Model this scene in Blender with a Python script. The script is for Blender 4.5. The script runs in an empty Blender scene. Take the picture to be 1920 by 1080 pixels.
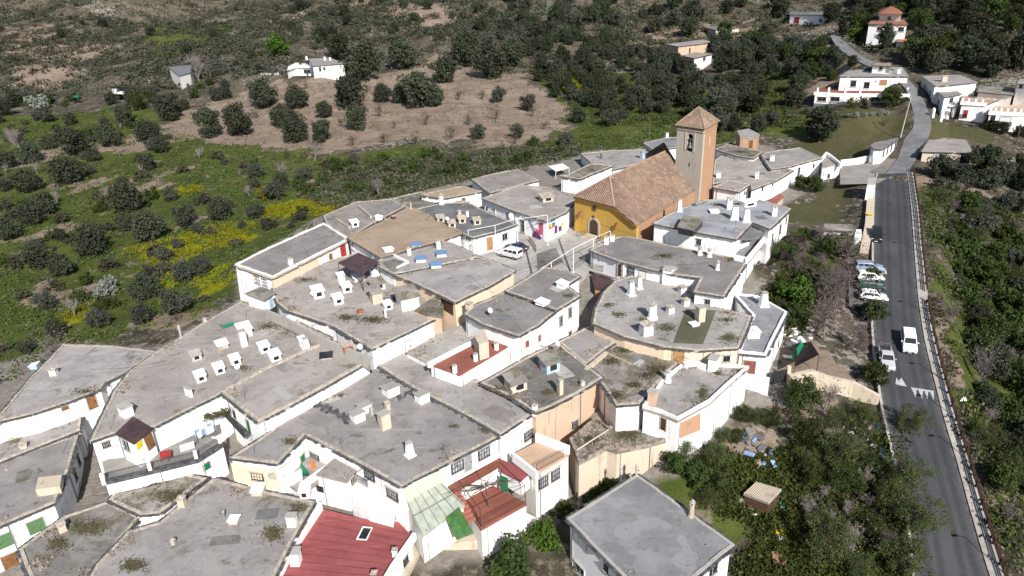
# Hillside village seen from the air. Everything is built from code.
import bpy, bmesh, math, random
import numpy as np
from mathutils import Vector, Matrix
R = math.radians
rnd = random.Random(11)
rng = np.random.default_rng(11)
scene = bpy.context.scene
COL = scene.collection

# ------------------------------------------------------------------ camera
FL, PIT, ROLL = 1330.0, R(23.5), R(1.9)
CAM = Vector((0, 0, 60))
_fw = Vector((0, math.cos(PIT), -math.sin(PIT)))
_r0 = Vector((1, 0, 0)); _u0 = Vector((0, math.sin(PIT), math.cos(PIT)))
_rt = _r0 * math.cos(ROLL) - _u0 * math.sin(ROLL)
_up = _u0 * math.cos(ROLL) + _r0 * math.sin(ROLL)
cd = bpy.data.cameras.new('camera'); cam = bpy.data.objects.new('camera', cd); COL.objects.link(cam)
cd.sensor_width = 36; cd.lens = 36 * FL / 1920; cd.clip_start = 1; cd.clip_end = 6000
m = Matrix.Identity(4)
for i, v in enumerate((_rt, _up, -_fw)):
    for k in range(3): m[k][i] = v[k]
m.translation = CAM
cam.matrix_world = m
scene.camera = cam

def ray(px, py):
    return (_fw * FL + _rt * (px - 960) + _up * (540 - py)).normalized()
def at(px, py, z):
    """point of a survey sighting at height z"""
    d = ray(px, py); t = (z - CAM.z) / d.z
    return CAM + d * t
def pix(p):
    q = Vector(p) - CAM; w = q.dot(_fw)
    return (960 + FL * q.dot(_rt) / w, 540 - FL * q.dot(_up) / w)

# ------------------------------------------------------------------ tags
def tag(o, label=None, cat=None, group=None, kind=None):
    if label: o['label'] = label
    if cat: o['category'] = cat
    if group: o['group'] = group
    if kind: o['kind'] = kind
    return o
ORG = {}
def empty(name, loc, label, cat, group=None, rz=0.0):
    o = bpy.data.objects.new(name, None); COL.objects.link(o)
    o.location = loc; o.rotation_euler = (0, 0, rz); o.empty_display_size = .3
    ORG[o.name] = Vector(loc)
    return tag(o, label, cat, group)

# ------------------------------------------------------------------ materials
MATS = {}
def _n(nt, t, **kw):
    n = nt.nodes.new(t)
    for k, v in kw.items(): setattr(n, k, v)
    return n
class NG:
    def __init__(s, name):
        s.m = bpy.data.materials.new(name); s.m.use_nodes = True
        s.nt = s.m.node_tree; s.b = s.nt.nodes['Principled BSDF']
        s.pos = s.nt.nodes.new('ShaderNodeNewGeometry').outputs['Position']
        s.oi = s.nt.nodes.new('ShaderNodeObjectInfo')
        MATS[name] = s.m
    def link(s, a, b): s.nt.links.new(a, b)
    def inp(s, sock, v):
        if hasattr(v, 'default_value') and hasattr(v, 'links'): s.link(v, sock)
        else: sock.default_value = v
    def noise(s, scale, detail=4, rough=.55, vec=None, dist=0.0):
        n = _n(s.nt, 'ShaderNodeTexNoise'); n.inputs['Scale'].default_value = scale
        n.inputs['Detail'].default_value = detail; n.inputs['Roughness'].default_value = rough
        n.inputs['Distortion'].default_value = dist
        s.link(vec or s.pos, n.inputs['Vector']); return n.outputs['Fac']
    def mapping(s, scale=(1, 1, 1), rot=(0, 0, 0), vec=None):
        n = _n(s.nt, 'ShaderNodeMapping'); n.inputs['Scale'].default_value = scale; n.inputs['Rotation'].default_value = rot
        s.link(vec or s.pos, n.inputs['Vector']); return n.outputs['Vector']
    def step(s, v, a, b, lo=0.0, hi=1.0):
        n = _n(s.nt, 'ShaderNodeMapRange'); n.interpolation_type = 'SMOOTHSTEP'
        n.inputs['From Min'].default_value = a; n.inputs['From Max'].default_value = b
        n.inputs['To Min'].default_value = lo; n.inputs['To Max'].default_value = hi
        s.link(v, n.inputs['Value']); return n.outputs['Result']
    def math(s, op, a, b=0.0):
        n = _n(s.nt, 'ShaderNodeMath', operation=op); s.inp(n.inputs[0], a); s.inp(n.inputs[1], b); return n.outputs[0]
    def mix(s, f, a, b, mode='MIX'):
        n = _n(s.nt, 'ShaderNodeMix', data_type='RGBA', blend_type=mode)
        s.inp(n.inputs['Factor'], f)
        for sock, v in ((n.inputs[6], a), (n.inputs[7], b)):
            if isinstance(v, (tuple, list)): sock.default_value = (*v[:3], 1)
            else: s.link(v, sock)
        return n.outputs[2]
    def hsv(s, col, val=None, hue=None, sat=None):
        n = _n(s.nt, 'ShaderNodeHueSaturation'); s.inp(n.inputs['Color'], col)
        if val is not None: s.inp(n.inputs['Value'], val)
        if hue is not None: s.inp(n.inputs['Hue'], hue)
        if sat is not None: s.inp(n.inputs['Saturation'], sat)
        return n.outputs[0]
    def attr(s, name):
        n = _n(s.nt, 'ShaderNodeAttribute', attribute_name=name); return n.outputs
    def bump(s, h, strength=.5, dist=.05):
        n = _n(s.nt, 'ShaderNodeBump'); n.inputs['Strength'].default_value = strength; n.inputs['Distance'].default_value = dist
        s.link(h, n.inputs['Height']); s.link(n.outputs[0], s.b.inputs['Normal'])
    def out(s, col, rough=.85, spec=.2, metal=0.0):
        s.inp(s.b.inputs['Base Color'], col if not isinstance(col, (tuple, list)) else (*col[:3], 1))
        s.inp(s.b.inputs['Roughness'], rough); s.b.inputs['Metallic'].default_value = metal
        s.b.inputs['Specular IOR Level'].default_value = spec
        return s.m

def plain(name, col, rough=.8, var=.18, scale=1.5, spec=.2, metal=0.0, bump=0.0):
    g = NG(name)
    a = g.noise(scale, 5, .6)
    c = g.mix(g.step(a, .3, .7), tuple(x * (1 - var) for x in col), tuple(min(1, x * (1 + var)) for x in col))
    c = g.hsv(c, val=g.math('ADD', g.math('MULTIPLY', g.oi.outputs['Random'], .16), .92))
    if bump: g.bump(g.noise(scale * 9, 4, .6), bump, .04)
    return g.out(c, rough, spec, metal)

def plaster(name, col, dirt=(.42, .36, .29), amount=.5):
    g = NG(name)
    streak = g.noise(1.0, 6, .6, g.mapping((1.6, 1.6, .22)))
    blot = g.noise(.55, 6, .62, dist=.6)
    fine = g.noise(7, 4, .6)
    c = g.mix(g.step(fine, .35, .7, 0, .35), col, tuple(x * .86 for x in col))
    c = g.mix(g.step(g.math('MULTIPLY', streak, g.math('ADD', blot, .45)), .5, .72, 0, amount), c, dirt)
    c = g.mix(g.step(blot, .62, .74, 0, amount * .8), c, tuple(x * .8 for x in dirt))
    c = g.hsv(c, val=g.math('ADD', g.math('MULTIPLY', g.oi.outputs['Random'], .1), .92))
    g.bump(g.noise(5, 5, .65), .35, .05)
    return g.out(c, .9, .1)

def roofing(name, a, b, moss=.0, dark=.5, speck=.35, streakang=.6, patch=1.0):
    """launa clay / cement flat roof: blotches, run marks, grit, moss"""
    g = NG(name)
    off = _n(g.nt, 'ShaderNodeVectorMath', operation='ADD')
    g.link(g.pos, off.inputs[0])
    sc = _n(g.nt, 'ShaderNodeVectorMath', operation='SCALE'); g.link(g.oi.outputs['Location'], sc.inputs[0]); sc.inputs['Scale'].default_value = 3.7
    g.link(sc.outputs[0], off.inputs[1]); v = off.outputs[0]
    big = g.noise(.16, 7, .6, v, .4); med = g.noise(.75, 6, .65, v, .8); fine = g.noise(4.5, 5, .7, v)
    grit = g.noise(16, 3, .7, v)
    st = g.noise(.5, 6, .6, g.mapping((.28, 2.2, 1), (0, 0, streakang), v), .5)
    c = g.mix(g.step(big, .32, .68), a, b)
    c = g.mix(g.step(med, .48, .72, 0, dark), c, tuple(x * .62 for x in a))
    pt = g.noise(.3, 2, .4, v, .0)
    c = g.mix(g.step(pt, .585, .6, 0, .45 * patch), c, tuple(min(1, x * 1.18) for x in b))
    c = g.mix(g.step(pt, .40, .385, 0, .4 * patch), c, tuple(x * .72 for x in a))
    c = g.mix(g.step(st, .56, .74, 0, .5), c, tuple(min(1, x * 1.32) for x in b))
    c = g.mix(g.step(fine, .56, .74, 0, speck), c, tuple(x * .5 for x in a))
    c = g.mix(g.step(fine, .28, .44, .3, 0), c, tuple(min(1, x * 1.25) for x in b))
    c = g.mix(g.step(grit, .6, .72, 0, speck), c, (.09, .085, .08))
    dirt = g.math('MULTIPLY', g.step(g.noise(.55, 5, .6, v, 1.2), .5, .68), g.step(g.noise(2.4, 5, .75, v, .6), .52, .62))
    c = g.mix(g.math('MULTIPLY', dirt, min(1, speck * 1.7)), c, (.12, .11, .095))
    crack = g.step(g.math('ABSOLUTE', g.math('SUBTRACT', g.noise(.22, 3, .5, v, 1.5), .5)), .0, .006, 1, 0)
    c = g.mix(g.math('MULTIPLY', crack, .22), c, (.16, .15, .14))
    if moss:
        mm = g.math('MULTIPLY', g.step(g.noise(.38, 6, .62, v, .5), .66 - moss * .22, .8 - moss * .22), g.step(fine, .34, .56, .25, 1))
        c = g.mix(g.math('MULTIPLY', mm, .9), c, g.mix(g.step(grit, .4, .6), (.075, .08, .035), (.14, .12, .075)))
    c = g.hsv(c, val=g.math('ADD', g.math('MULTIPLY', g.oi.outputs['Random'], .42), .8))
    g.bump(g.math('ADD', g.math('MULTIPLY', med, .8), g.math('ADD', g.math('MULTIPLY', fine, .5), g.math('MULTIPLY', grit, .3))), .6, .09)
    return g.out(c, .95, .08)

roofing('roof_grey', (.252, .235, .225), (.318, .298, .285), .4, .5, .45, patch=.7)
roofing('roof_warm', (.255, .23, .212), (.322, .295, .272), .42, .5, .45, patch=.7)
roofing('roof_dark', (0.189, 0.176, 0.162), (0.257, 0.241, 0.221), .75, .7, .65)
roofing('roof_mossy', (0.225, 0.205, 0.184), (0.302, 0.279, 0.257), 1.0, .7, .65)
roofing('roof_brown', (0.297, 0.225, 0.162), (0.369, 0.288, 0.211), .0, .35, .2, patch=.3)
roofing('roof_blue', (0.216, 0.221, 0.234), (0.288, 0.297, 0.315), .1, .35, .3)
roofing('roof_slab', (0.167, 0.167, 0.171), (0.230, 0.232, 0.239), .3, .5, .35)
roofing('roof_red', (.225, .062, .064), (.285, .09, .09), .0, .3, .2, patch=.3)
roofing('roof_terra', (.30, .125, .075), (.37, .175, .11), .0, .4, .3, patch=.3)
roofing('floor_red', (.25, .088, .066), (.315, .125, .095), .0, .4, .25, patch=.3)
roofing('floor_tan', (0.378, 0.261, 0.180), (0.423, 0.306, 0.225), .0, .3, .15, patch=.3)
roofing('floor_grey', (0.279, 0.261, 0.243), (0.342, 0.324, 0.297), .1, .4, .3)
roofing('mat_green', (.095, .095, .06), (.14, .14, .10), .0, .5, .3, patch=.3)
plaster('white', (.88, .88, .88), amount=.42)
plaster('white_old', (.82, .80, .76), amount=.7)
plaster('white_clean', (.89, .89, .90), amount=.12)
plaster('cream', (.72, .58, .44), (.5, .36, .24), .5)
plaster('peach', (.60, .435, .32), (.40, .29, .21), .7)
plaster('ochre', (.54, .33, .075), (.36, .24, .09), .55)
plaster('brick_orange', (.45, .27, .17), (.32, .23, .175), .8)
plaster('tower_plaster', (.46, .415, .36), (.30, .23, .17), .5)
plaster('stone', (.42, .33, .24), (.22, .17, .12), .9)
plaster('pale_stone', (.56, .48, .38), (.34, .27, .2), .8)
plaster('concrete', (.42, .40, .37), (.26, .24, .22), .6)
plain('tan_curb', (.42, .375, .315), .95, .3, 2.2, .05, bump=.6)
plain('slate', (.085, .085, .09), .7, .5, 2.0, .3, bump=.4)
plain('pane_light', (.30, .31, .33), .25, .5, 3, .5)
plain('glass_dark', (.02, .022, .025), .15, .3, 2, .5)
plain('wood_brown', (.20, .10, .045), .6, .3, 3)
plain('wood_dark', (.08, .045, .03), .6, .3, 3)
plain('wood_tan', (.36, .2, .09), .6, .3, 3)
plain('green_paint', (.02, .16, .07), .5, .15, 3)
plain('green_shutter', (.1, .19, .09), .5, .15, 3)
plain('green_net', (.012, .24, .12), .7, .2, 3)
plain('green_mat', (.045, .12, .035), .8, .25, 2)
plain('red_paint', (.36, .035, .035), .5, .2, 2)
plain('red_brown', (.25, .09, .07), .6, .2, 3)
plain('pergola_brown', (.075, .045, .045), .5, .3, 1, .3)
plain('iron', (.03, .03, .032), .5, .3, 4, .4)
plain('iron_grey', (.22, .22, .23), .5, .2, 4, .4, .3)
plain('white_metal', (.8, .8, .8), .4, .06, 3, .4)
plain('grey_panel', (.3, .3, .31), .6, .15, 2)
plain('blue_cap', (.16, .27, .45), .6, .15, 2)
plain('sky_blue', (.35, .48, .6), .6, .15, 2)
plain('orange', (.6, .16, .03), .6, .15, 2)
plain('yellow', (.65, .5, .03), .7, .1, 2)
plain('pink', (.62, .12, .2), .7, .1, 2)
plain('blue', (.05, .13, .5), .6, .15, 2)
plain('purple', (.11, .05, .12), .7, .2, 2)
plain('white_paint', (.78, .78, .76), .6, .1, 3)
plain('road_paint', (.38, .38, .38), .8, .4, 6)
plain('cloth_white', (.7, .72, .78), .9, .1, 3)
plain('cloth_blue', (.25, .36, .58), .9, .2, 3)
plain('shade_net', (.025, .02, .02), .9, .5, 3, .05)
plain('tyre', (.018, .018, .018), .8, .1, 3)
plain('rim', (.4, .4, .42), .3, .1, 3, .5, .6)
plain('lamp_red', (.4, .01, .01), .3, .1, 3, .5)
plain('lamp_clear', (.6, .6, .62), .2, .1, 3, .5)
plain('bronze', (.12, .15, .13), .5, .3, 5, .4, .5)
plain('bark', (.095, .075, .06), .95, .4, 4, .05)
plain('bark_grey', (.235, .205, .195), .95, .35, 3, .05)
plain('bark_lilac', (.20, .155, .155), .95, .3, 3, .05)
plain('rubble_mix', (.24, .2, .165), .95, .6, 1.7, .05)
plain('rust', (.26, .13, .1), .8, .35, 2)
plain('rail_brown', (.06, .036, .028), .7, .3, 2)
plain('dish_white', (.75, .75, .74), .5, .1, 3)
plain('plastic_sheet', (.36, .40, .33), .35, .15, 1.2, .4)
plain('tarp_white', (.78, .8, .84), .5, .05, 1)
for nm, c in (('paint_white', (.8, .81, .82)), ('paint_silver', (.42, .43, .46)), ('paint_black', (.015, .016, .018)), ('paint_navy', (.03, .04, .08)),
              ('paint_green', (.02, .055, .045)), ('paint_steel', (.25, .3, .4))):
    mm = plain(nm, c, .25, .04, 1, .5); mm.node_tree.nodes['Principled BSDF'].inputs['Coat Weight'].default_value = .5

def foliage(name, a, b, tr=.25, c3=None):
    k_ = .82 if name != 'flower_yellow' else 1.05
    a = tuple(x * k_ for x in a); b = tuple(x * k_ for x in b)
    g = NG(name)
    cl = g.noise(1.1, 3, .5); fn = g.noise(6, 2, .5)
    c = g.mix(g.step(cl, .35, .65), a, b)
    c = g.mix(g.step(fn, .4, .75, 0, .55), c, c3 or tuple(x * 1.28 for x in b))
    c = g.hsv(c, val=g.math('ADD', g.math('MULTIPLY', g.oi.outputs['Random'], .5), .75),
              hue=g.math('ADD', g.math('MULTIPLY', g.oi.outputs['Random'], .035), .482))
    g.out(c, .75, .15)
    t = _n(g.nt, 'ShaderNodeBsdfTranslucent'); g.link(c, t.inputs['Color'])
    mx = _n(g.nt, 'ShaderNodeMixShader'); mx.inputs[0].default_value = tr
    g.link(g.b.outputs[0], mx.inputs[1]); g.link(t.outputs[0], mx.inputs[2])
    g.link(mx.outputs[0], g.nt.nodes['Material Output'].inputs[0])
    return g.m
foliage('leaf_olive', (.046, .057, .034), (.086, .098, .062), .28)
foliage('leaf_grey_olive', (.055, .064, .045), (.098, .108, .08), .22)
foliage('leaf_green', (.034, .054, .015), (.07, .10, .026), .28)
foliage('leaf_bright', (.055, .10, .016), (.10, .17, .025), .3)
foliage('leaf_dark', (.032, .044, .024), (.06, .074, .042), .26)
foliage('leaf_yellowish', (.12, .11, .02), (.17, .15, .03), .25)
foliage('leaf_scrub', (.048, .048, .032), (.085, .08, .053), .15)
foliage('leaf_dry', (.10, .085, .058), (.16, .135, .095), .15)
foliage('leaf_pale', (.2, .23, .19), (.32, .35, .3), .2)
foliage('flower_yellow', (.20, .215, .012), (.34, .335, .015), .3)
foliage('leaf_airy', (.058, .082, .026), (.115, .14, .05), .3)
foliage('leaf_grass', (.065, .095, .02), (.115, .15, .035), .3)
foliage('leaf_moss', (.085, .085, .035), (.13, .12, .06), .2)
foliage('leaf_twig', (.13, .10, .09), (.19, .155, .145), .1)

# ------------------------------------------------------------------ mesh builder
class MB:
    def __init__(s): s.v = []; s.f = []; s.mi = []; s.mats = []; s.cur = 0
    def mat(s, name):
        if name not in s.mats: s.mats.append(name)
        s.cur = s.mats.index(name); return s
    def face(s, pts):
        n = len(s.v); s.v.extend([tuple(p) for p in pts]); s.f.append(tuple(range(n, n + len(pts)))); s.mi.append(s.cur)
    def solid(s, ring0, ring1, cap0=True, cap1=True):
        n = len(s.v); k = len(ring0)
        s.v.extend([tuple(p) for p in ring0]); s.v.extend([tuple(p) for p in ring1])
        for i in range(k):
            j = (i + 1) % k
            s.f.append((n + i, n + j, n + k + j, n + k + i)); s.mi.append(s.cur)
        if cap0: s.f.append(tuple(n + k - 1 - i for i in range(k))); s.mi.append(s.cur)
        if cap1: s.f.append(tuple(n + k + i for i in range(k))); s.mi.append(s.cur)
    def prism(s, poly, z0, z1, **kw):
        s.solid([(p[0], p[1], z0 if not callable(z0) else z0(p)) for p in poly], [(p[0], p[1], z1 if not callable(z1) else z1(p)) for p in poly], **kw)
    def box(s, c, size, t=None, n=None, up=None):
        """oriented box: c centre, size along t, n, up"""
        t = Vector(t or (1, 0, 0)).normalized(); up = Vector(up or (0, 0, 1)).normalized()
        n = Vector(n).normalized() if n is not None else up.cross(t).normalized()
        c = Vector(c); a, b, h = t * size[0] / 2, n * size[1] / 2, up * size[2] / 2
        r0 = [c - a - b - h, c + a - b - h, c + a + b - h, c - a + b - h]
        r1 = [p + 2 * h for p in r0]
        s.solid(r0, r1)
    def zbox(s, x, y, z0, z1, sx, sy, rz=0.0, taper=1.0):
        cc, ss = math.cos(rz), math.sin(rz)
        def rg(k, z): return [(x + (a * sx * cc - b * sy * ss) * k / 2, y + (a * sx * ss + b * sy * cc) * k / 2, z) for a, b in ((-1, -1), (1, -1), (1, 1), (-1, 1))]
        s.solid(rg(1, z0), rg(taper, z1))
    def tube(s, p0, p1, r0, r1=None, k=6):
        p0, p1 = Vector(p0), Vector(p1); r1 = r0 if r1 is None else r1
        d = (p1 - p0); 
        if d.length < 1e-6: return
        d.normalize(); a = d.orthogonal().normalized(); b = d.cross(a)
        rg = lambda p, r: [p + a * (r * math.cos(2 * math.pi * i / k)) + b * (r * math.sin(2 * math.pi * i / k)) for i in range(k)]
        s.solid(rg(p0, r0), rg(p1, r1))
    def build(s, name, parent=None, mat=None, smooth=False):
        me = bpy.data.meshes.new(name)
        org = Vector((0, 0, 0))
        if parent is not None: org = ORG.get(parent.name, org)
        me.from_pydata([(v[0] - org.x, v[1] - org.y, v[2] - org.z) for v in s.v], [], s.f)
        for mn in (s.mats or [mat]): me.materials.append(MATS[mn])
        if s.mats and len(s.mats) > 1: me.polygons.foreach_set('material_index', s.mi)
        if smooth: me.polygons.foreach_set('use_smooth', [True] * len(s.f))
        bm = bmesh.new(); bm.from_mesh(me); bmesh.ops.recalc_face_normals(bm, faces=bm.faces); bm.to_mesh(me); bm.free()
        me.update()
        o = bpy.data.objects.new(name, me); COL.objects.link(o)
        if parent is not None:
            o.parent = parent; ORG[o.name] = org
        return o
def mb(mat): return MB().mat(mat)

def np_mesh(name, V, Fq, mats, mi=None, smooth=False):
    V = np.asarray(V, np.float32); Fq = np.asarray(Fq, np.int32); k = Fq.shape[1]
    me = bpy.data.meshes.new(name)
    me.vertices.add(len(V)); me.vertices.foreach_set('co', V.ravel())
    me.loops.add(Fq.size); me.loops.foreach_set('vertex_index', Fq.ravel())
    me.polygons.add(len(Fq)); me.polygons.foreach_set('loop_start', np.arange(0, Fq.size, k, dtype=np.int32))
    for mn in mats: me.materials.append(MATS[mn])
    if mi is not None: me.polygons.foreach_set('material_index', np.asarray(mi, np.int32))
    if smooth: me.polygons.foreach_set('use_smooth', np.ones(len(Fq), bool))
    me.update(calc_edges=True); me.validate()
    return me
def link(name, me, parent=None):
    o = bpy.data.objects.new(name, me); COL.objects.link(o)
    if parent is not None: o.parent = parent
    return o

def ccw(poly):
    a = sum(poly[i][0] * poly[(i + 1) % len(poly)][1] - poly[(i + 1) % len(poly)][0] * poly[i][1] for i in range(len(poly)))
    return list(poly) if a > 0 else list(reversed(poly))
def offset(poly, d):
    """inset (d>0) of a ccw polygon, mitred"""
    n = len(poly); out = []
    for i in range(n):
        p0, p1, p2 = [Vector((q[0], q[1])) for q in (poly[i - 1], poly[i], poly[(i + 1) % n])]
        e1 = (p1 - p0).normalized(); e2 = (p2 - p1).normalized()
        n1 = Vector((-e1.y, e1.x)); n2 = Vector((-e2.y, e2.x))
        bis = n1 + n2
        if bis.length < .2: bis = n1
        bis.normalize(); k = d / max(.35, bis.dot(n1))
        z = poly[i][2] if len(poly[i]) > 2 else 0
        out.append(Vector((p1.x + bis.x * k, p1.y + bis.y * k, z)))
    return out
def inside(poly, X, Y):
    X = np.asarray(X); Y = np.asarray(Y); r = np.zeros(X.shape, bool); n = len(poly)
    for i in range(n):
        x0, y0 = poly[i][0], poly[i][1]; x1, y1 = poly[(i + 1) % n][0], poly[(i + 1) % n][1]
        c = ((y0 > Y) != (y1 > Y)) & (X < (x1 - x0) * (Y - y0) / (y1 - y0 + 1e-12) + x0)
        r ^= c
    return r
# ------------------------------------------------------------------ terrain heights from sightings (x, y of the survey, height)
CP = [
 # village ground
 (905,480,15.7),(1000,470,15.7),(1090,440,15.7),(1150,460,15.6),(1050,530,15.2),(1100,560,13.4),(1040,620,12.6),(980,690,11.5),(880,640,13.5),
 (700,560,14.3),(780,470,15.5),(640,520,13.6),(560,620,13),(450,660,12),(640,740,11),(780,800,10),(900,830,9.5),(560,860,9.6),(420,900,8.6),
 (330,890,8.8),(150,900,8.3),(60,1060,7.5),(250,780,10.8),(130,780,9),(60,790,8),(30,900,8),(300,1040,8),(560,1000,8),(700,1010,7.5),
 (850,1030,5.6),(930,1040,5.0),(1030,985,5.2),(1080,950,5.0),(1110,900,6.2),(1200,890,7.2),(1264,885,8.8),(1330,820,9.2),(1397,765,9.8),(1060,1060,4.2),(1230,1010,4),(1000,1075,4.2),
 (1434,705,10.5),(1480,725,10.2),(1420,640,11),(1300,720,11.5),(1180,720,11.8),(1150,800,10.8),(1230,810,10.6),(1250,600,13.5),(1380,600,12.5),(1430,548,13.8),(1478,432,16.2),(1490,500,15),
 (1360,420,16.5),(1250,440,16.2),(1330,380,16.8),(1400,370,16.4),(1460,350,16.4),(1536,342,16.6),(1490,347,16.2),(1560,395,15.2),(1600,360,15.6),(1530,440,14.8),(1600,440,14.6),
 (1150,300,17),(1000,340,16.8),(900,350,16.6),(760,370,16),(640,400,15.5),(1300,260,18),(1400,270,18),
 # left side
 (452,564,12.8),(430,590,12.3),(300,610,10.6),(120,650,8.8),(0,720,8),(0,620,8.2),(180,560,10),(350,520,11.4),(520,420,13),(590,390,14),(0,500,9.5),(120,420,11.5),(300,400,12.6),
 (440,340,14.2),(200,330,13.8),(0,380,12),(650,340,15.5),(560,350,14.6),(0,270,15.5),(150,250,16.5),(330,270,16),
 # soil slope
 (600,298,16.6),(450,268,17.2),(760,285,17),(900,278,17.2),(1050,255,17.8),(400,215,19),(600,215,20.5),(800,215,20.5),(1000,205,20.5),(500,165,24),(650,160,25),(850,150,25),(600,142,28.5),
 (900,95,31),(700,110,30),
 (200,180,21),(330,155,25),(100,190,19.5),(0,200,18.5),(0,150,23),(230,100,29),(100,100,29),(400,90,31),(0,60,35),(300,40,38),(600,80,33),(600,30,42),(900,40,39),(0,5,46),(450,4,48),(900,4,48),
 # right back
 (1100,200,20),(1250,180,20.5),(1150,130,24.5),(1300,110,27),(1300,60,33),(1150,50,35),(1450,150,24),(1450,220,20.5),(1450,70,32),(1350,8,43),(1150,5,45),(1600,5,44),
 (1615,205,25.3),(1560,130,29),(1660,95,33),(1500,50,35.5),(1660,40,39),(1800,5,45),(1900,3,46),(1800,120,31.5),(1900,60,38),(1780,80,35),
 (1600,280,17.8),(1550,260,18.5),(1650,240,21),(1800,240,21.5),(1890,250,21),(1775,300,17.6),(1860,290,18),(1900,200,25),
 # right of the road
 (1760,380,15),(1740,460,13.5),(1770,560,10.5),(1790,650,7.5),(1820,760,5.2),(1850,860,3),(1890,1000,1),(1880,420,13),(1900,600,6.5),(1850,520,9.5),(1910,760,3.2),(1915,350,15.5),(1850,660,5.6),
 # garden between village and road
 (1550,560,12.6),(1520,640,11),(1600,640,10.4),(1600,720,8.8),(1500,760,8.8),(1400,850,7),(1500,850,6.6),(1600,850,6),(1400,950,4.6),(1500,950,4.6),(1600,950,4.4),(1650,900,5),(1680,1000,3.6),(1560,1060,3),(1400,1060,3),(1640,1080,2.6),
]
WP = [(-120,35,4),(-60,30,4),(0,30,2),(40,30,1),(90,30,-2),(160,40,-8),(-200,80,6),(-260,140,8),(160,110,-4),(240,160,4),(-350,250,18),(330,260,22),(-420,420,48),(430,420,45),
      (-300,620,85),(0,620,84),(300,620,82),(-600,700,110),(600,700,105),(0,850,125),(-450,950,150),(450,950,145),(0,1250,190),(-800,1200,190),(800,1200,190),(-900,500,70),(900,500,70),(-800,100,10),(800,100,5),(-700,-50,0),(700,-50,-10),(0,-60,0)]
_P = np.array([tuple(at(*c)) for c in CP] + WP, float)
def _phi(r): return r
_d = np.hypot(_P[:, None, 0] - _P[None, :, 0], _P[:, None, 1] - _P[None, :, 1])
_N = len(_P)
_A = np.zeros((_N + 3, _N + 3)); _A[:_N, :_N] = _phi(_d) - np.eye(_N) * 1.2
_A[:_N, _N] = 1; _A[:_N, _N + 1] = _P[:, 0] / 100; _A[:_N, _N + 2] = _P[:, 1] / 100; _A[_N:, :_N] = _A[:_N, _N:].T
_W = np.linalg.solve(_A, np.concatenate([_P[:, 2], [0, 0, 0]]))
def H0(X, Y):
    X = np.asarray(X, float); Y = np.asarray(Y, float); out = np.empty(X.shape); xf, yf, of = X.ravel(), Y.ravel(), out.reshape(-1)
    for s in range(0, len(xf), 20000):
        a, b = xf[s:s + 20000], yf[s:s + 20000]
        of[s:s + 20000] = _phi(np.hypot(a[:, None] - _P[None, :, 0], b[:, None] - _P[None, :, 1])) @ _W[:_N] + _W[_N] + _W[_N + 1] * a / 100 + _W[_N + 2] * b / 100
    return out

# ------------------------------------------------------------------ roads: pairs of edge sightings with a height
ROAD_ROWS = [(1646,326,1700,324,17.7),(1642,345,1703,342,17.3),(1639,400,1709,400,16.7),(1638,458,1713,455,15.6),(1638,505,1717,505,14.3),(1638,555,1721,555,12.8),(1637,600,1727,600,11.6),(1640,645,1735,645,10.4),
             (1652,740,1758,740,8.3),(1664,800,1774,800,7.2),(1678,860,1792,860,6),(1701,955,1818,955,4.5),(1716,1080,1855,1080,3),(1735,1180,1892,1180,2),(1760,1330,1960,1330,.8)]
LANE_ROWS = [(1660,326,1700,324,17.75),(1682,298,1716,300,18.2),(1696,262,1735,268,20),(1712,238,1746,240,22.2),(1712,210,1742,212,24.6),(1704,182,1728,180,27),(1692,160,1712,158,29),(1655,138,1680,136,31),
             (1600,110,1622,106,33.5),(1570,88,1590,84,35.5),(1556,66,1573,64,37.5)]
def rows_world(rows, dz=0):
    return [(at(a, b, z + dz), at(c, d, z + dz)) for a, b, c, d, z in rows]
_road = rows_world(ROAD_ROWS); _lane = rows_world(LANE_ROWS)
def _center(rw): return [((a + b) / 2, (a - b).length / 2) for a, b in rw]
def smooth_rows(rw, n=6):
    out = []
    for i in range(len(rw) - 1):
        p = [rw[max(0, i - 1)], rw[i], rw[i + 1], rw[min(len(rw) - 1, i + 2)]]
        for k in range(n):
            t = k / n
            f = lambda q: .5 * ((2 * q[1]) + (q[2] - q[0]) * t + (2 * q[0] - 5 * q[1] + 4 * q[2] - q[3]) * t * t + (3 * q[1] - q[0] - 3 * q[2] + q[3]) * t ** 3)
            out.append((f([r[0] for r in p]), f([r[1] for r in p])))
    out.append(rw[-1]); return out
ROAD = smooth_rows(_road); LANE = smooth_rows(_lane)
def _corr(X, Y, Z, rw, extraL, extraR, fade, drop):
    best = np.full(X.shape, 1e9); bz = np.zeros(X.shape)
    for i in range(0, len(rw) - 1, 2):
        j = min(i + 2, len(rw) - 1)
        a, b = rw[i]; c, d = rw[j]
        p = (a + b) / 2; q = (c + d) / 2
        ex, ey = q.x - p.x, q.y - p.y; L2 = ex * ex + ey * ey + 1e-9
        t = np.clip(((X - p.x) * ex + (Y - p.y) * ey) / L2, 0, 1)
        dx, dy = X - (p.x + t * ex), Y - (p.y + t * ey)
        hw = ((a - b).length / 2) * (1 - t) + ((c - d).length / 2) * t
        rx, ry = (b - a).x, (b - a).y
        side = np.where(dx * rx + dy * ry > 0, extraR, extraL)
        dd = np.hypot(dx, dy) - hw - side
        zz = p.z * (1 - t) + q.z * t
        m = dd < best; best[m] = dd[m]; bz[m] = zz[m]
    w = 1 - np.clip(best / fade, 0, 1); w = w * w * (3 - 2 * w)
    return Z * (1 - w) + (bz - drop) * w
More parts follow.
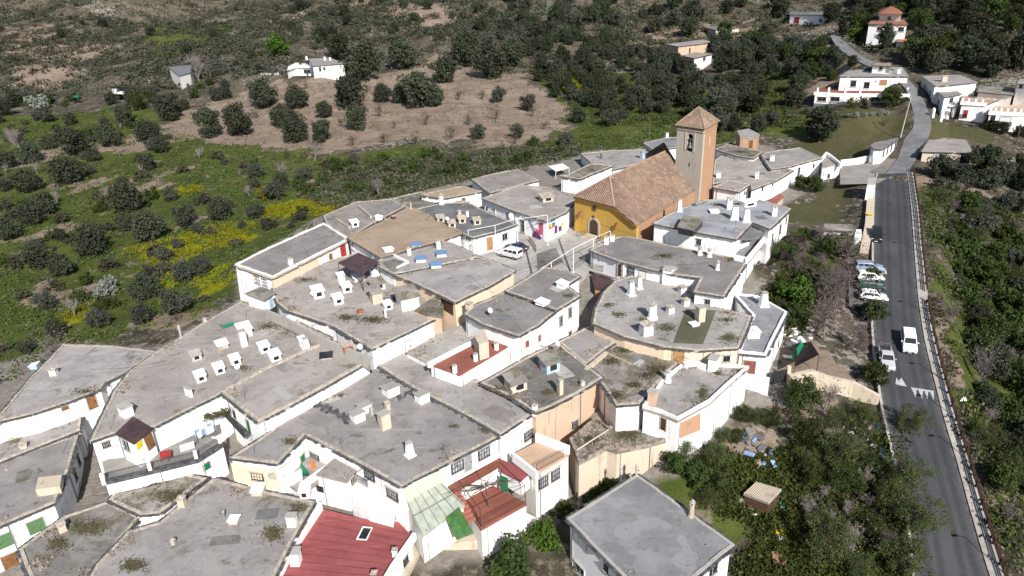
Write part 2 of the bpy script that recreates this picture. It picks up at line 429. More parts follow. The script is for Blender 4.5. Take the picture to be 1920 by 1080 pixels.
PLAZA = [at(x, y, 16) for x, y in ((850,490),(880,430),(905,392),(1000,385),(1040,392),(1062,372),(1082,372),(1085,420),(1200,440),(1200,470),(1110,475),(1104,505),(1080,530),(955,560))]
def H(X, Y):
    X = np.asarray(X, float); Y = np.asarray(Y, float); Z = H0(X, Y)
    Z = Z + .35 * np.sin(X * .31 + 1.3 * np.sin(Y * .17)) * np.sin(Y * .27 + .8) * np.clip((Y - 150) / 60, 0, 1)
    Z = _corr(X, Y, Z, ROAD, 1.5, 2.8, 5.0, .25)
    Z = _corr(X, Y, Z, LANE, .6, .6, 4.0, .2)
    ins = inside(PLAZA, X, Y); Z = np.where(ins, np.minimum(Z, 15.75), Z)
    return Z
def hz(x, y): return float(H(np.array([x]), np.array([y]))[0])
_T = np.concatenate([np.arange(40, 300, 1.0), np.arange(300, 900, 3.0)])
def ground(px, py):
    d = ray(px, py)
    X = CAM.x + d.x * _T; Y = CAM.y + d.y * _T; Z = CAM.z + d.z * _T
    below = np.nonzero(Z < H(X, Y))[0]
    if len(below) == 0: return None
    i = below[0]; lo, hi = _T[max(0, i - 1)], _T[i]
    tt = np.linspace(lo, hi, 12); hh = H(CAM.x + d.x * tt, CAM.y + d.y * tt)
    k = np.nonzero(CAM.z + d.z * tt < hh)[0]; t = tt[k[0]] if len(k) else hi
    return Vector((CAM.x + d.x * t, CAM.y + d.y * t, CAM.z + d.z * t))

def axis(lo, dense0, dense1, hi, st, grow):
    mid = list(np.arange(dense0, dense1 + .01, st)); a = [];  x, s = dense0, st
    while x > lo: s *= grow; x -= s; a.append(x)
    b = []; x, s = dense1, st
    while x < hi: s *= grow; x += s; b.append(x)
    return np.array(a[::-1] + mid + b)
GX = axis(-1100, -125, 135, 1100, 1.3, 1.045); GY = axis(-80, 42, 260, 1700, 1.3, 1.04)
XX, YY = np.meshgrid(GX, GY); ZZ = H(XX, YY)
# rough ground on the wild slopes
def vnoise(X, Y, s, seed):
    r = np.random.default_rng(seed); g = r.random((256, 256))
    x, y = X / s, Y / s; xi, yi = np.floor(x).astype(int), np.floor(y).astype(int); fx, fy = x - xi, y - yi
    fx = fx * fx * (3 - 2 * fx); fy = fy * fy * (3 - 2 * fy)
    G = lambda a, b: g[a % 256, b % 256]
    return (G(xi, yi) * (1 - fx) + G(xi + 1, yi) * fx) * (1 - fy) + (G(xi, yi + 1) * (1 - fx) + G(xi + 1, yi + 1) * fx) * fy
WILD = np.clip((YY - 240) / 120, 0, 1)
ZZ = ZZ + WILD * ((vnoise(XX, YY, 34, 3) - .5) * 9 + (vnoise(XX, YY, 13, 4) - .5) * 3.5 + (vnoise(XX, YY, 5, 5) - .5) * 1.0)

# zones of ground cover, each a polygon on the ground
def gp(pts): return [ground(x, y) or at(x, y, 45) for x, y in pts]
ZN = {
 'soil': [gp(p) for p in (
   [(300,235),(360,208),(480,165),(560,150),(660,150),(760,130),(860,105),(960,130),(990,165),(1010,190),(1055,215),(1068,255),(1040,262),(940,268),(820,262),(740,275),(640,290),(600,300),(560,282),(470,285),(400,268)],
   [(70,345),(130,330),(190,325),(180,350),(100,372)],[(240,640),(330,590),(430,568),(440,590),(340,635)],[(30,560),(160,520),(230,530),(215,575),(100,590)],
   [(1480,140),(1600,120),(1610,150),(1490,165)],
   [(1725,330),(1920,360),(1920,400),(1720,372)],[(1735,545),(1775,560),(1800,640),(1800,760),(1830,860),(1870,960),(1850,960),(1800,800),(1765,680)],[(1320,40),(1480,45),(1520,75),(1330,70)],
   [(1440,640),(1560,640),(1640,720),(1560,740),(1440,735)],[(1360,780),(1480,790),(1490,920),(1380,900)],[(200,262),(330,240),(330,262),(200,285)],[(0,302),(140,276),(150,285),(0,318)],[(150,350),(300,332),(305,339),(170,360)],[(20,60),(130,42),(185,105),(130,165),(30,170)],[(470,35),(560,25),(580,60),(500,90)],[(640,12),(760,8),(900,22),(860,38),(700,34)],[(0,455),(120,440),(160,452),(0,475)],[(560,330),(640,322),(640,330),(560,340)],[(300,448),(360,412),(372,418),(318,456)],
   [(1180,55),(1300,50),(1290,80),(1180,85)])],
 'grass': [gp(p) for p in (
   [(300,235),(400,268),(560,285),(640,300),(880,275),(1060,265),(1100,215),(1180,200),(1420,250),(1400,300),(1100,290),(900,345),(640,400),(450,520),(440,570),(250,640),(0,720),(-300,900),(-500,700),(-450,420),(-300,280),(0,225),(200,200),(310,235)],
   [(250,105),(300,60),(430,42),(420,70),(320,105)],[(990,120),(1500,120),(1500,240),(1080,230)],
   [(1730,350),(1920,400),(1920,1080),(1880,1080),(1810,760),(1780,600),(1740,480)],[(1290,880),(1330,830),(1400,870),(1480,930),(1620,960),(1620,1080),(1380,1080),(1370,1000)],[(1430,560),(1500,480),(1560,500),(1500,640),(1440,620)])],
 'dry': [gp(p) for p in ([(1480,440),(1500,375),(1560,345),(1600,350),(1625,360),(1620,440)],[(1540,300),(1480,260),(1520,205),(1700,205),(1695,260),(1640,290)],[(1740,225),(1920,235),(1920,300),(1745,300)])],
 'flower': [gp(p) for p in (
   [(240,470),(300,455),(400,425),(475,418),(470,455),(380,470),(330,490),(325,540),(290,540),(285,490)],[(485,395),(560,375),(640,370),(640,395),(560,405),(490,412)],
   [(360,520),(440,490),(440,540),(380,550)],[(120,590),(200,560),(190,575),(120,605)],[(1050,152),(1100,150),(1100,168),(1050,172)],[(1190,150),(1230,148),(1230,165),(1190,168)],
   [(270,362),(380,350),(370,362),(280,375)],[(1790,545),(1800,545),(1815,580),(1800,575)])],
 'village': [gp(p) for p in ([(-60,700),(120,640),(300,650),(450,560),(440,500),(600,405),(890,335),(1080,285),(1250,270),(1400,265),(1560,300),(1540,345),(1470,385),(1440,432),(1405,500),(1440,600),(1470,740),(1400,760),(1260,890),(1080,960),(1020,1000),(900,1060),(-60,1200)],
   [(1575,345),(1575,308),(1628,304),(1680,296),(1706,322),(1645,345)],[(1480,725),(1380,745),(1390,775),(1490,760)])],
}
def zone(polys, X, Y):
    r = np.zeros(X.shape, bool)
    for p in polys: r |= inside(p, X, Y)
    return r
jx = XX + (vnoise(XX, YY, 16, 28) - .5) * 16 + (vnoise(XX, YY, 6, 8) - .5) * 8 + (vnoise(XX, YY, 2.5, 9) - .5) * 3; jy = YY + (vnoise(XX, YY, 16, 38) - .5) * 18 + (vnoise(XX, YY, 6, 18) - .5) * 9 + (vnoise(XX, YY, 2.5, 19) - .5) * 3
zcol = np.zeros((XX.size, 4), np.float32)
zcol[:, 0] = zone(ZN['soil'], jx, jy).ravel(); zcol[:, 1] = zone(ZN['grass'], jx, jy).ravel(); kx, ky = XX + (vnoise(XX, YY, 4, 8) - .5) * 5, YY + (vnoise(XX, YY, 4, 18) - .5) * 5; zcol[:, 2] = zone(ZN['flower'], kx, ky).ravel(); zcol[:, 3] = zone(ZN['village'], XX, YY).ravel()
_dry = zone(ZN['dry'], jx, jy).ravel(); _dry = _dry.astype(np.float32)

g = NG('ground')
za = g.attr('zone'); zc = _n(g.nt, 'ShaderNodeSeparateColor'); g.link(za['Color'], zc.inputs[0])
n0 = g.noise(.035, 6, .6); n1 = g.noise(.16, 7, .65, None, .4); n2 = g.noise(.9, 6, .65); n3 = g.noise(4.5, 5, .7); n4 = g.noise(14, 3, .7)
def zfac(v, k=.5): return g.step(g.math('ADD', v, g.math('MULTIPLY', g.math('SUBTRACT', n1, .5), 1.3)), .32, .68)
scrub = g.mix(g.step(n1, .38, .62), (.06, .056, .038), (.14, .12, .09))  # scrub tones, with the hill's cloud shade put into the colour
scrub = g.mix(g.step(n2, .5, .66), scrub, (.25, .215, .175))
scrub = g.mix(g.step(n3, .56, .7, 0, .8), scrub, (.045, .05, .025))
scrub = g.mix(g.step(g.math('MULTIPLY', n0, n2), .30, .36, 0, .9), scrub, (.36, .33, .295))
soil = g.mix(g.step(n1, .35, .65), (.26, .20, .155), (.35, .28, .225))
soil = g.mix(g.step(n2, .5, .7, 0, .7), soil, (.22, .165, .12))
soil = g.mix(g.step(n3, .6, .72, 0, .6), soil, (.11, .085, .05))
ridges = g.noise(.5, 5, .6, g.mapping((.12, 1.3, 1.6), (0, 0, .08)), 1.2)
soil = g.mix(g.step(ridges, .52, .62, 0, .45), soil, (.17, .12, .08))
grass = g.mix(g.step(n1, .38, .6), (.07, .098, .022), (.115, .14, .035))
grass = g.mix(g.step(n2, .5, .68, 0, .8), grass, (.11, .10, .05))
grass = g.mix(g.step(n3, .52, .66, 0, .7), grass, (.03, .045, .012))
grass = g.mix(g.step(g.noise(.33, 6, .6, None, .6), .58, .66, 0, .85), grass, (.25, .21, .15))
flow = g.mix(g.step(n3, .30, .52), (.10, .125, .014), (.30, .29, .012))
flow = g.mix(g.step(n2, .36, .52, .8, 0), flow, (.07, .10, .015))
vill = g.mix(g.step(n2, .4, .65), (.27, .245, .215), (.36, .33, .295))
vill = g.mix(g.step(n1, .55, .7, 0, .6), vill, (.2, .175, .135))
vill = g.mix(g.step(n3, .6, .72, 0, .4), vill, (.12, .11, .08))
c = g.mix(zfac(zc.outputs[1]), scrub, grass)
c = g.mix(zfac(zc.outputs[0]), c, soil)
c = g.mix(zfac(zc.outputs[2]), c, flow)
c = g.mix(zfac(g.attr('dry_grass')['Fac']), c, g.mix(g.step(n2, .4, .62), g.mix(g.step(n1, .4, .6), (.085, .09, .036), (.125, .11, .06)), g.mix(g.step(n3, .45, .6), (.07, .085, .03), (.16, .13, .09))))
c = g.mix(za['Alpha'], c, vill)
g.bump(g.math('ADD', n2, g.math('ADD', g.math('MULTIPLY', n3, .6), g.math('MULTIPLY', n4, .3))), .9, .35)
c = g.hsv(c, val=.84)
g.out(c, .95, .05)

ny, nx = XX.shape
idx = np.arange(nx * ny).reshape(ny, nx)
Fq = np.stack([idx[:-1, :-1].ravel(), idx[:-1, 1:].ravel(), idx[1:, 1:].ravel(), idx[1:, :-1].ravel()], 1)
me = np_mesh('ground', np.stack([XX.ravel(), YY.ravel(), ZZ.ravel()], 1), Fq, ['ground'], smooth=True)
ca = me.attributes.new('zone', 'FLOAT_COLOR', 'POINT'); ca.data.foreach_set('color', zcol.ravel())
da = me.attributes.new('dry_grass', 'FLOAT', 'POINT'); da.data.foreach_set('value', _dry)
tag(link('ground', me), kind='structure')

# rebuild a fast lookup of the finished sheet, so that things stand on it
def hs(x, y):
    i = int(np.clip(np.searchsorted(GX, x) - 1, 0, nx - 2)); j = int(np.clip(np.searchsorted(GY, y) - 1, 0, ny - 2))
    fx = (x - GX[i]) / (GX[i + 1] - GX[i]); fy = (y - GY[j]) / (GY[j + 1] - GY[j])
    return float((ZZ[j, i] * (1 - fx) + ZZ[j, i + 1] * fx) * (1 - fy) + (ZZ[j + 1, i] * (1 - fx) + ZZ[j + 1, i + 1] * fx) * fy)

# ------------------------------------------------------------------ road surfaces
g = NG('asphalt')
n1 = g.noise(.12, 5, .6); n2 = g.noise(1.2, 5, .65); n3 = g.noise(9, 4, .7)
lane = g.noise(.35, 4, .55, g.mapping((1.0, .06, .06), (0, 0, -.12)))
c = g.mix(g.step(n1, .35, .65), (.052, .054, .061), (.073, .075, .082))
c = g.mix(g.step(lane, .5, .68, 0, .7), c, (.048, .05, .056))
c = g.mix(g.step(n2, .55, .75, 0, .4), c, (.09, .088, .085))
c = g.mix(g.step(n3, .6, .72, 0, .4), c, (.04, .04, .042))
ac = g.attr('across')['Fac']
for mid in (.2, .37, .66, .83):
    c = g.mix(g.math('MULTIPLY', g.step(g.math('ABSOLUTE', g.math('SUBTRACT', ac, mid)), .02, .075, .55, 0), g.step(n2, .3, .6, .4, 1)), c, (.03, .031, .034))
c = g.mix(g.math('MULTIPLY', g.step(g.math('ABSOLUTE', g.math('SUBTRACT', ac, .5)), .42, .5), g.step(n2, .4, .6)), c, (.14, .125, .105))
g.bump(n3, .4, .02); g.out(c, .85, .2)
roofing('paving', (.30, .285, .265), (.37, .355, .33), .1, .4, .3)
roofing('lane_grey', (.15, .15, .158), (.2, .2, .205), .1, .4, .3)
roofing('pale_concrete', (.27, .25, .23), (.33, .31, .285), .25, .4, .3)

def strip(name, rows, lift, mat, lo=0.0, hi=1.0, thick=.0):
    b = mb(mat); L = []
    for a, c in rows:
        p = a.lerp(c, lo); q = a.lerp(c, hi); L.append([Vector((p.x, p.y, p.z + lift)), Vector((q.x, q.y, q.z + lift))])
    for i in range(len(L) - 1):
        b.face([L[i][0], L[i][1], L[i + 1][1], L[i + 1][0]])
        if thick:
            for s in (0, 1):
                dn = Vector((0, 0, thick)); b.face([L[i][s], L[i + 1][s], L[i + 1][s] - dn, L[i][s] - dn])
    return b
ro = strip('road', ROAD, 0, 'asphalt').build('road'); tag(ro, kind='structure')
aa = ro.data.attributes.new('across', 'FLOAT', 'POINT'); aa.data.foreach_set('value', np.tile(np.array([0, 1, 1, 0], np.float32), len(ro.data.vertices) // 4))
tag(strip('lane', LANE, .004, 'lane_grey', thick=.8).build('village_street'), kind='structure')
# parking bay beside the road
pk = mb('asphalt')
for q in ([(1592,492,14.55),(1641,486,14.75),(1641,575,12.2),(1592,575,12.3)],):
    pk.face([at(*p) + Vector((0, 0, .012)) for p in q])
tag(pk.build('parking_bay'), kind='structure')
# kerbed pavement on the valley side
SIDE = [(b, b + (b - a).normalized() * 1.5) for a, b in ROAD]
sw = strip('pavement', SIDE, .14, 'pale_concrete', thick=.9)
tag(sw.build('pavement'), kind='structure')
kl = [(a - (b - a).normalized() * .3, a) for a, b in ROAD]
tag(strip('kerb', kl, .12, 'concrete', thick=.6).build('kerb'), kind='structure')
fp = mb('pale_concrete')
for q in ([(1575,346),(1575,312),(1628,306),(1668,301),(1684,322),(1646,344)],):
    fp.face([at(x, y, 17.45 + .01 * i) for i, (x, y) in enumerate(q)])
tag(fp.build('forecourt'), kind='structure')
pz = mb('paving'); pz.prism([(p.x, p.y) for p in ccw(PLAZA)], 15.0, 16.0)
tag(pz.build('plaza'), kind='structure')
pz = mb('slate')
for q in ([(984,468),(987,467),(1003,528),(999,529)],[(1046,449),(1049,448),(1071,508),(1067,509)],[(1003,500),(1045,488),(1046,490),(1004,502)]): pz.face([at(x, y, 16.006) for x, y in q])
tag(pz.build('paving_bands'), kind='structure')
pz = mb('roof_dark'); pz.face([at(x, y, 16.004) for x, y in ((1006,476),(1042,464),(1056,492),(1008,512))]); tag(pz.build('dark_paving'), kind='structure')  # darker stretch of paving between the bands
# white give-way teeth painted on the road
tm = mb('white_paint')
def road_quad(pts, z): tm.face([at(x, y, z) for x, y in pts])
for q, z in (([(1679,721),(1700,725),(1690,708)],8.81),([(1679,721),(1688,722.5),(1681,707)],8.815),([(1708,726),(1751,733),(1751,735.5),(1709,728)],8.63),([(1709,727),(1719,729),(1717,745)],8.58),([(1721,729),(1731,731),(1729,748)],8.55),([(1733,731),(1741,732),(1739,749)],8.53),([(1742,732),(1751,733.5),(1751,751)],8.5)):
    tm.face([at(x, y, z) for x, y in q])
TEETH = tm
from mathutils.bvhtree import BVHTree
def bvh_of(rows):
    V = []; Fs = []
    for a, b in rows: V += [a, b]
    for i in range(len(rows) - 1): Fs.append((2 * i, 2 * i + 1, 2 * i + 3, 2 * i + 2))
    return BVHTree.FromPolygons(V, Fs)
ROADB = bvh_of(ROAD); LANEB = bvh_of(LANE); SIDEB = bvh_of(SIDE)
def on(bvh, px, py, dz=0):
    h = bvh.ray_cast(CAM, ray(px, py))
    p = h[0] if h[0] is not None else ground(px, py)
    return p + Vector((0, 0, dz))
road_marks = mb('road_paint')
for q in ([(1679,721),(1700,725),(1690,708)],[(1679,721),(1688,722.5),(1681,707)],[(1708,726),(1751,733),(1751,736),(1709,729)],[(1708,726),(1719,729),(1717,745)],[(1721,729),(1731,731),(1729,748)],[(1733,731),(1741,732),(1739,749)],[(1742,732),(1751,733.5),(1751,751)],
          [(1652,508),(1656,508),(1657,514),(1653,514)],[(1658,507),(1662,507),(1663,514),(1659,514)]):
    road_marks.face([on(ROADB, x, y, .012) for x, y in q])
tag(road_marks.build('road_markings'), kind='structure')

HOUSES = {}
_k = [0]
class House: pass
def lift(top, foot, z=None):
    """height of a wall top sighted at `top` standing on the ground (or level z) sighted at `foot`"""
    P = ground(*foot) if z is None else at(*foot, z); d = ray(*top); return CAM.z + d.z * P.xy.length / d.xy.length
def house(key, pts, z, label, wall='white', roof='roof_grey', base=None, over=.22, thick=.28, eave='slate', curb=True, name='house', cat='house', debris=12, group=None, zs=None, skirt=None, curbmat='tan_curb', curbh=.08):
    """pts: outline of the roof as sighted, at height z. zs: optional height per corner (sloping roof)"""
    _k[0] += 1; z = z + (_k[0] % 9) * .004
    h = House(); h.z = z
    poly = [at(x, y, (zs[i] if zs else z)) for i, (x, y) in enumerate(pts)]
    a = sum(poly[i].x * poly[(i + 1) % len(poly)].y - poly[(i + 1) % len(poly)].x * poly[i].y for i in range(len(poly)))
    if a < 0: poly.reverse()
    h.poly = poly
    h.wallp = offset(poly, over)
    if base is None: base = min(min(hs(p.x, p.y) for p in poly), z - 2) - 1.2
    h.base = base
    cx = sum(p.x for p in poly) / len(poly); cy = sum(p.y for p in poly) / len(poly)
    h.root = empty(name, (cx, cy, base), label, cat, group)
    h.c = Vector((cx, cy, z))
    zf = (lambda p: p[2]) if zs else (lambda p: z)
    w = mb(wall); w.solid([(p.x, p.y, base) for p in h.wallp], [(p.x, p.y, zf(p) - thick * .6) for p in h.wallp]); h.wall = w.build('wall', h.root)
    rr = random.Random(sum(map(ord, key)) * 7)
    opoly = poly
    if not zs and eave:      # hand built edges: never quite straight or level
        dp = []
        for i in range(len(poly)):
            p, q = poly[i], poly[(i + 1) % len(poly)]; e_ = q - p; k = max(1, int(e_.length / 2.2)); nn = Vector((-e_.y, e_.x, 0)).normalized()
            for s in range(k):
                v = p.lerp(q, s / k)
                if s: v = v + nn * rr.uniform(-.045, .045)
                dp.append(Vector((v.x, v.y, z + rr.uniform(-.035, .015))))
        poly = dp; zf = lambda p: p[2]
    r = mb(roof); n = len(poly)
    r.solid([(p.x, p.y, zf(p) - thick) for p in poly], [(p.x, p.y, zf(p)) for p in poly]); h.roof = r.build('roof', h.root)
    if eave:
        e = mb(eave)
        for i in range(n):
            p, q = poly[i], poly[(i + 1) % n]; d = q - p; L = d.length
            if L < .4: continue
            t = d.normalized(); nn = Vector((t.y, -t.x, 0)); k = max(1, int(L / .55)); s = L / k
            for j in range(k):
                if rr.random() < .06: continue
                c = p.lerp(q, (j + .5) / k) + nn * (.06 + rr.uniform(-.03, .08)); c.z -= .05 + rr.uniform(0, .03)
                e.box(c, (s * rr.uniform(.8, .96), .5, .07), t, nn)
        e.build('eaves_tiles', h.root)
    if curb:
        cb = mb(curbmat)
        ins = offset(poly, .02); inn = offset(poly, .34)
        for i in range(n):
            j = (i + 1) % n
            A, B, C, D = ins[i], ins[j], inn[j], inn[i]
            L = (B - A).length; k = max(1, int(L / 1.1))
            for s in range(k):
                u, v = s / k, (s + 1) / k
                a0, b0, c0, d0 = A.lerp(B, u), A.lerp(B, v), D.lerp(C, v), D.lerp(C, u)
                hh = curbh + rr.uniform(-.04, .05)
                ring = [Vector((p.x + rr.uniform(-.02, .02), p.y + rr.uniform(-.02, .02), p.z - .03)) for p in (a0, b0, c0, d0)]
                cb.solid(ring, [p + Vector((0, 0, hh + .034)) for p in ring])
        cb.build('roof_edge', h.root)
    if debris:
        d = mb('rubble_mix'); dn = 0
        big = offset(poly, .9)
        cl = [(rr.randrange(n), rr.random()) for _ in range(3)]
        for s in range(debris * 3):
            i, t0 = cl[rr.randrange(3)]
            t = min(1, max(0, t0 + rr.gauss(0, .25))); p = big[i].lerp(big[(i + 1) % n], t)
            x = p.x + rr.gauss(0, .5); y = p.y + rr.gauss(0, .5)
            if not inside(poly, np.array([x]), np.array([y]))[0]: continue
            if zs: continue
            sz = rr.uniform(.1, .32)
            d.zbox(x, y, z + .003, z + .003 + sz * rr.uniform(.3, .6), sz, sz * rr.uniform(.5, 1), rr.uniform(0, 3), rr.uniform(.5, .9)); dn += 1
        if dn: tag(d.build('roof_stones', h.root), kind='stuff')
    HOUSES[key] = h
    return h

def wall_hit(h, px, py):
    d = ray(px, py); best = None; n = len(h.wallp)
    for i in range(n):
        p, q = h.wallp[i], h.wallp[(i + 1) % n]
        e = Vector((q.x - p.x, q.y - p.y, 0)); L = e.length
        if L < .3: continue
        t = e / L; nn = Vector((t.y, -t.x, 0))
        dn = d.dot(nn)
        if dn > -1e-4: continue
        s = (Vector((p.x, p.y, 0)) - CAM).dot(nn) / dn
        P = CAM + d * s; u = (P - p).dot(t)
        if -.15 <= u <= L + .15 and h.base - .5 < P.z < h.z + .6:
            if best is None or s < best[0]: best = (s, P, t, nn)
    return best
def window(h, px, py, w, hh, kind='window', col=None, bars=True):
    b = wall_hit(h, px, py)
    if not b:
        print('NOWALL', h.root['label'], px, py); return
    _, P, t, n = b; up = Vector((0, 0, 1))
    root = h.root
    if kind in ('window', 'grille', 'bigwin'):
        f = mb('white_metal' if kind != 'grille' else 'iron')
        for s in (-1, 1):
            f.box(P + t * (s * w / 2) + n * .03, (.09, .12, hh + .09), t, n); f.box(P + up * (s * hh / 2) + n * .03, (w + .09, .13, .09), t, n)
        if kind != 'grille': f.box(P + n * .035, (.05, .08, hh), t, n)
        fr = f.build('window', root)
        gl = mb('glass_dark' if kind != 'grille' else 'pane_light'); gl.box(P + n * .012, (w - .04, .024, hh - .04), t, n); gl.build('pane', fr)
        si = mb('concrete'); si.box(P - up * (hh / 2 + .1) + n * .09, (w + .3, .22, .07), t, n)
        si.build('sill', fr); li = mb('concrete'); li.box(P + up * (hh / 2 + .13) + n * .1, (w + .34, .26, .06), t, n); li.build('lintel', fr)
        if bars:
            g = mb('iron')
            for k in range(5): g.box(P + t * ((k - 2) * w / 4.4) + n * .13, (.035, .035, hh + .06), t, n)
            for k in (-1, 0, 1): g.box(P + up * (k * hh * .42) + n * .13, (w + .1, .03, .035), t, n)
            g.build('grille', fr)
    elif kind == 'shutter':
        f = mb('concrete')
        for s in (-1, 1): f.box(P + t * (s * w / 2) + n * .03, (.09, .13, hh + .1), t, n)
        f.box(P + up * (hh / 2) + n * .03, (w + .1, .14, .09), t, n); fr = f.build('window', root)
        s = mb(col or 'green_shutter')
        k = max(4, int(hh / .14))
        for i in range(k): s.box(P + up * ((i + .5) / k - .5) * hh + n * .035, (w - .06, .05, hh / k * .84), t, n)
        s.build('shutter', fr)
    elif kind == 'door':
        f = mb('concrete')
        for s in (-1, 1): f.box(P + t * (s * w / 2) + n * .03, (.1, .14, hh + .1), t, n)
        f.box(P + up * (hh / 2 + .03) + n * .03, (w + .1, .15, .1), t, n)
        d = mb(col or 'wood_brown'); d.box(P + n * .02, (w - .08, .06, hh), t, n)
        for i in range(-1, 2): d.box(P + t * (i * w * .27) + n * .055, (w * .2, .03, hh * .85), t, n)
        dr = d.build('door', root); f.build('door_frame', dr)
        hd = mb('iron'); hd.box(P + t * (w * .36) + n * .1, (.06, .08, .16), t, n); hd.build('handle', dr)
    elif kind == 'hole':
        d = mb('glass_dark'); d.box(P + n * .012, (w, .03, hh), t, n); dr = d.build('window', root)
    elif kind == 'balcony':
        d = mb('white'); d.box(P + n * .5 - up * .1, (w, 1.0, .16), t, n); bl = d.build('balcony', root)
        g = mb('iron')
        k = max(6, int(w / .18))
        for i in range(k + 1): g.box(P + t * (i / k - .5) * w + n * .97 + up * .5, (.035, .035, 1.0), t, n)
        g.box(P + n * .97 + up * 1.0, (w, .05, .05), t, n)
        for s in (-1, 1): g.box(P + t * (s * w / 2) + n * .5 + up * 1.0, (.05, 1.0, .05), t, n)
        g.build('railing', bl)

# ------------------------------------------------------------------ things that grow out of a roof
def _roofdir(h):
    p, q = max(((h.poly[i], h.poly[(i + 1) % len(h.poly)]) for i in range(len(h.poly))), key=lambda e: (e[1] - e[0]).length)
    d = q - p; return math.atan2(d.y, d.x)
def chimney(h, px, py, w=.7, hh=1.5, mat='white', kind='cap', z=None, d=None, rz=None):
    """(px,py) sights its foot on the roof"""
    p = at(px, py, h.z if z is None else z); rz = _roofdir(h) if rz is None else rz; d = d or w
    z = p.z; s = mb(mat)
    if kind == 'round':
        s.tube((p.x, p.y, z - .1), (p.x, p.y, z + hh), w * .5, w * .42, 14)
        s.tube((p.x, p.y, z - .1), (p.x, p.y, z + .18), w * .62, w * .62, 14)
        o = s.build('chimney', h.root)
        c = mb('concrete')
        for k in range(4):
            a = k * math.pi / 2; c.box((p.x + math.cos(a) * w * .36, p.y + math.sin(a) * w * .36, z + hh + .16), (.12, .16, .34))
        c.tube((p.x, p.y, z + hh + .33), (p.x, p.y, z + hh + .4), w * .56, w * .5, 12); c.tube((p.x, p.y, z + hh + .4), (p.x, p.y, z + hh + .62), .16, .1, 8); c.build('chimney_cap', o)
    elif kind == 'taper':
        s.zbox(p.x, p.y, z - .1, z + hh, w, d, rz, .66); s.zbox(p.x, p.y, z - .1, z + .12, w * 1.25, d * 1.25, rz)
        o = s.build('chimney', h.root); c = mb('concrete'); c.zbox(p.x, p.y, z + hh + .18, z + hh + .24, w * .8, d * .8, rz)
        for a, b in ((-1, -1), (1, -1), (1, 1), (-1, 1)): c.zbox(p.x + a * w * .22, p.y + b * d * .22, z + hh, z + hh + .19, .12, .12, rz)
        c.build('chimney_cap', o)
    elif kind == 'block':
        s.zbox(p.x, p.y, z - .1, z + hh, w, d, rz); o = s.build('chimney', h.root)
        c = mb('concrete'); c.zbox(p.x, p.y, z + hh, z + hh + .1, w * 1.2, d * 1.2, rz); c.build('chimney_cap', o)
    else:
        s.zbox(p.x, p.y, z - .1, z + hh * .78, w, d, rz, .94)
        cc, ss = math.cos(rz), math.sin(rz)
        for a, b in ((-1, -1), (1, -1), (1, 1), (-1, 1)):
            s.zbox(p.x + (a * w * .36 * cc - b * d * .36 * ss), p.y + (a * w * .36 * ss + b * d * .36 * cc), z + hh * .78, z + hh, .17, .17, rz)
        o = s.build('chimney', h.root)
        c = mb('tan_curb'); c.zbox(p.x, p.y, z + hh, z + hh + .08, w * 1.18, d * 1.18, rz); c.zbox(p.x, p.y, z + hh + .08, z + hh + .22, .26, .22, rz + .4, .7); c.build('chimney_cap', o)
    return o
def skylight(h, px, py, w=1.1, hh=.95, mat='white_clean', rz=None, tilt=.25, cap='white', z=None, d=None, win=True):
    """white lantern box with a window on its sunny side"""
    p = at(px, py, h.z if z is None else z); rz = _roofdir(h) if rz is None else rz; z = p.z; d = d or w
    cc, ss = math.cos(rz), math.sin(rz)
    X = Vector((cc, ss, 0)); Y = Vector((-ss, cc, 0))
    if Y.y > 0: Y = -Y; X = -X
    b = mb(mat); c = Vector((p.x, p.y, z)); up = Vector((0, 0, 1))
    r0 = [c + X * (a * w / 2) + Y * (q * d / 2) for a, q in ((-1, 1), (1, 1), (1, -1), (-1, -1))]
    r1 = [q + up * (hh * (1 - (tilt if i < 2 else 0))) for i, q in enumerate(r0)]
    b.solid(r0, r1); o = b.build('skylight', h.root)
    if cap:
        k = mb(cap); u = [q + (q - c - up * hh * .9).normalized() * .0 for q in r1]
        ctr = sum(u, Vector()) / 4; ex = [ctr + (q - ctr) * 1.22 + up * .004 for q in u]
        k.solid(ex, [q + up * .08 for q in ex]); k.build('skylight_roof', o)
    if win:
        g = mb('glass_dark'); g.box(c + Y * (d / 2 + .015) + up * hh * .42, (w * .55, .03, hh * .42), X, Y); g.build('pane', o)
        f = mb('white_metal')
        for s in (-1, 1): f.box(c + Y * (d / 2 + .03) + up * hh * .42 + X * (s * w * .29), (.07, .07, hh * .48), X, Y)
        f.build('skylight_frame', o)
    return o
def dish(h, px, py, r=.42, z=None, hgt=.9, mat='dish_white'):
    p = at(px, py, h.z if z is None else z)
    b = mb('iron_grey'); b.tube(p, p + Vector((0, 0, hgt)), .03); o = b.build('satellite_dish', h.root)
    d = mb(mat); ax = Vector((.55, -.62, .5)).normalized(); a = ax.orthogonal().normalized(); q = ax.cross(a); c = p + Vector((0, 0, hgt)) + ax * .12
    prev = None
    for i, (rr, dd) in enumerate(((.05, 0), (.5, .03), (.8, .09), (1, .16))):
        ring = [c + ax * (dd * r * 2) + (a * math.cos(k * math.pi / 7) + q * math.sin(k * math.pi / 7)) * r * rr for k in range(14)]
        if prev: d.solid(prev, ring, cap0=(i == 1), cap1=False)
        prev = ring
    d.tube(c + ax * .05, c + ax * (r * 1.1), .02); d.tube(c + ax * (r * 1.05), c + ax * (r * 1.25), .06); d.build('dish', o)
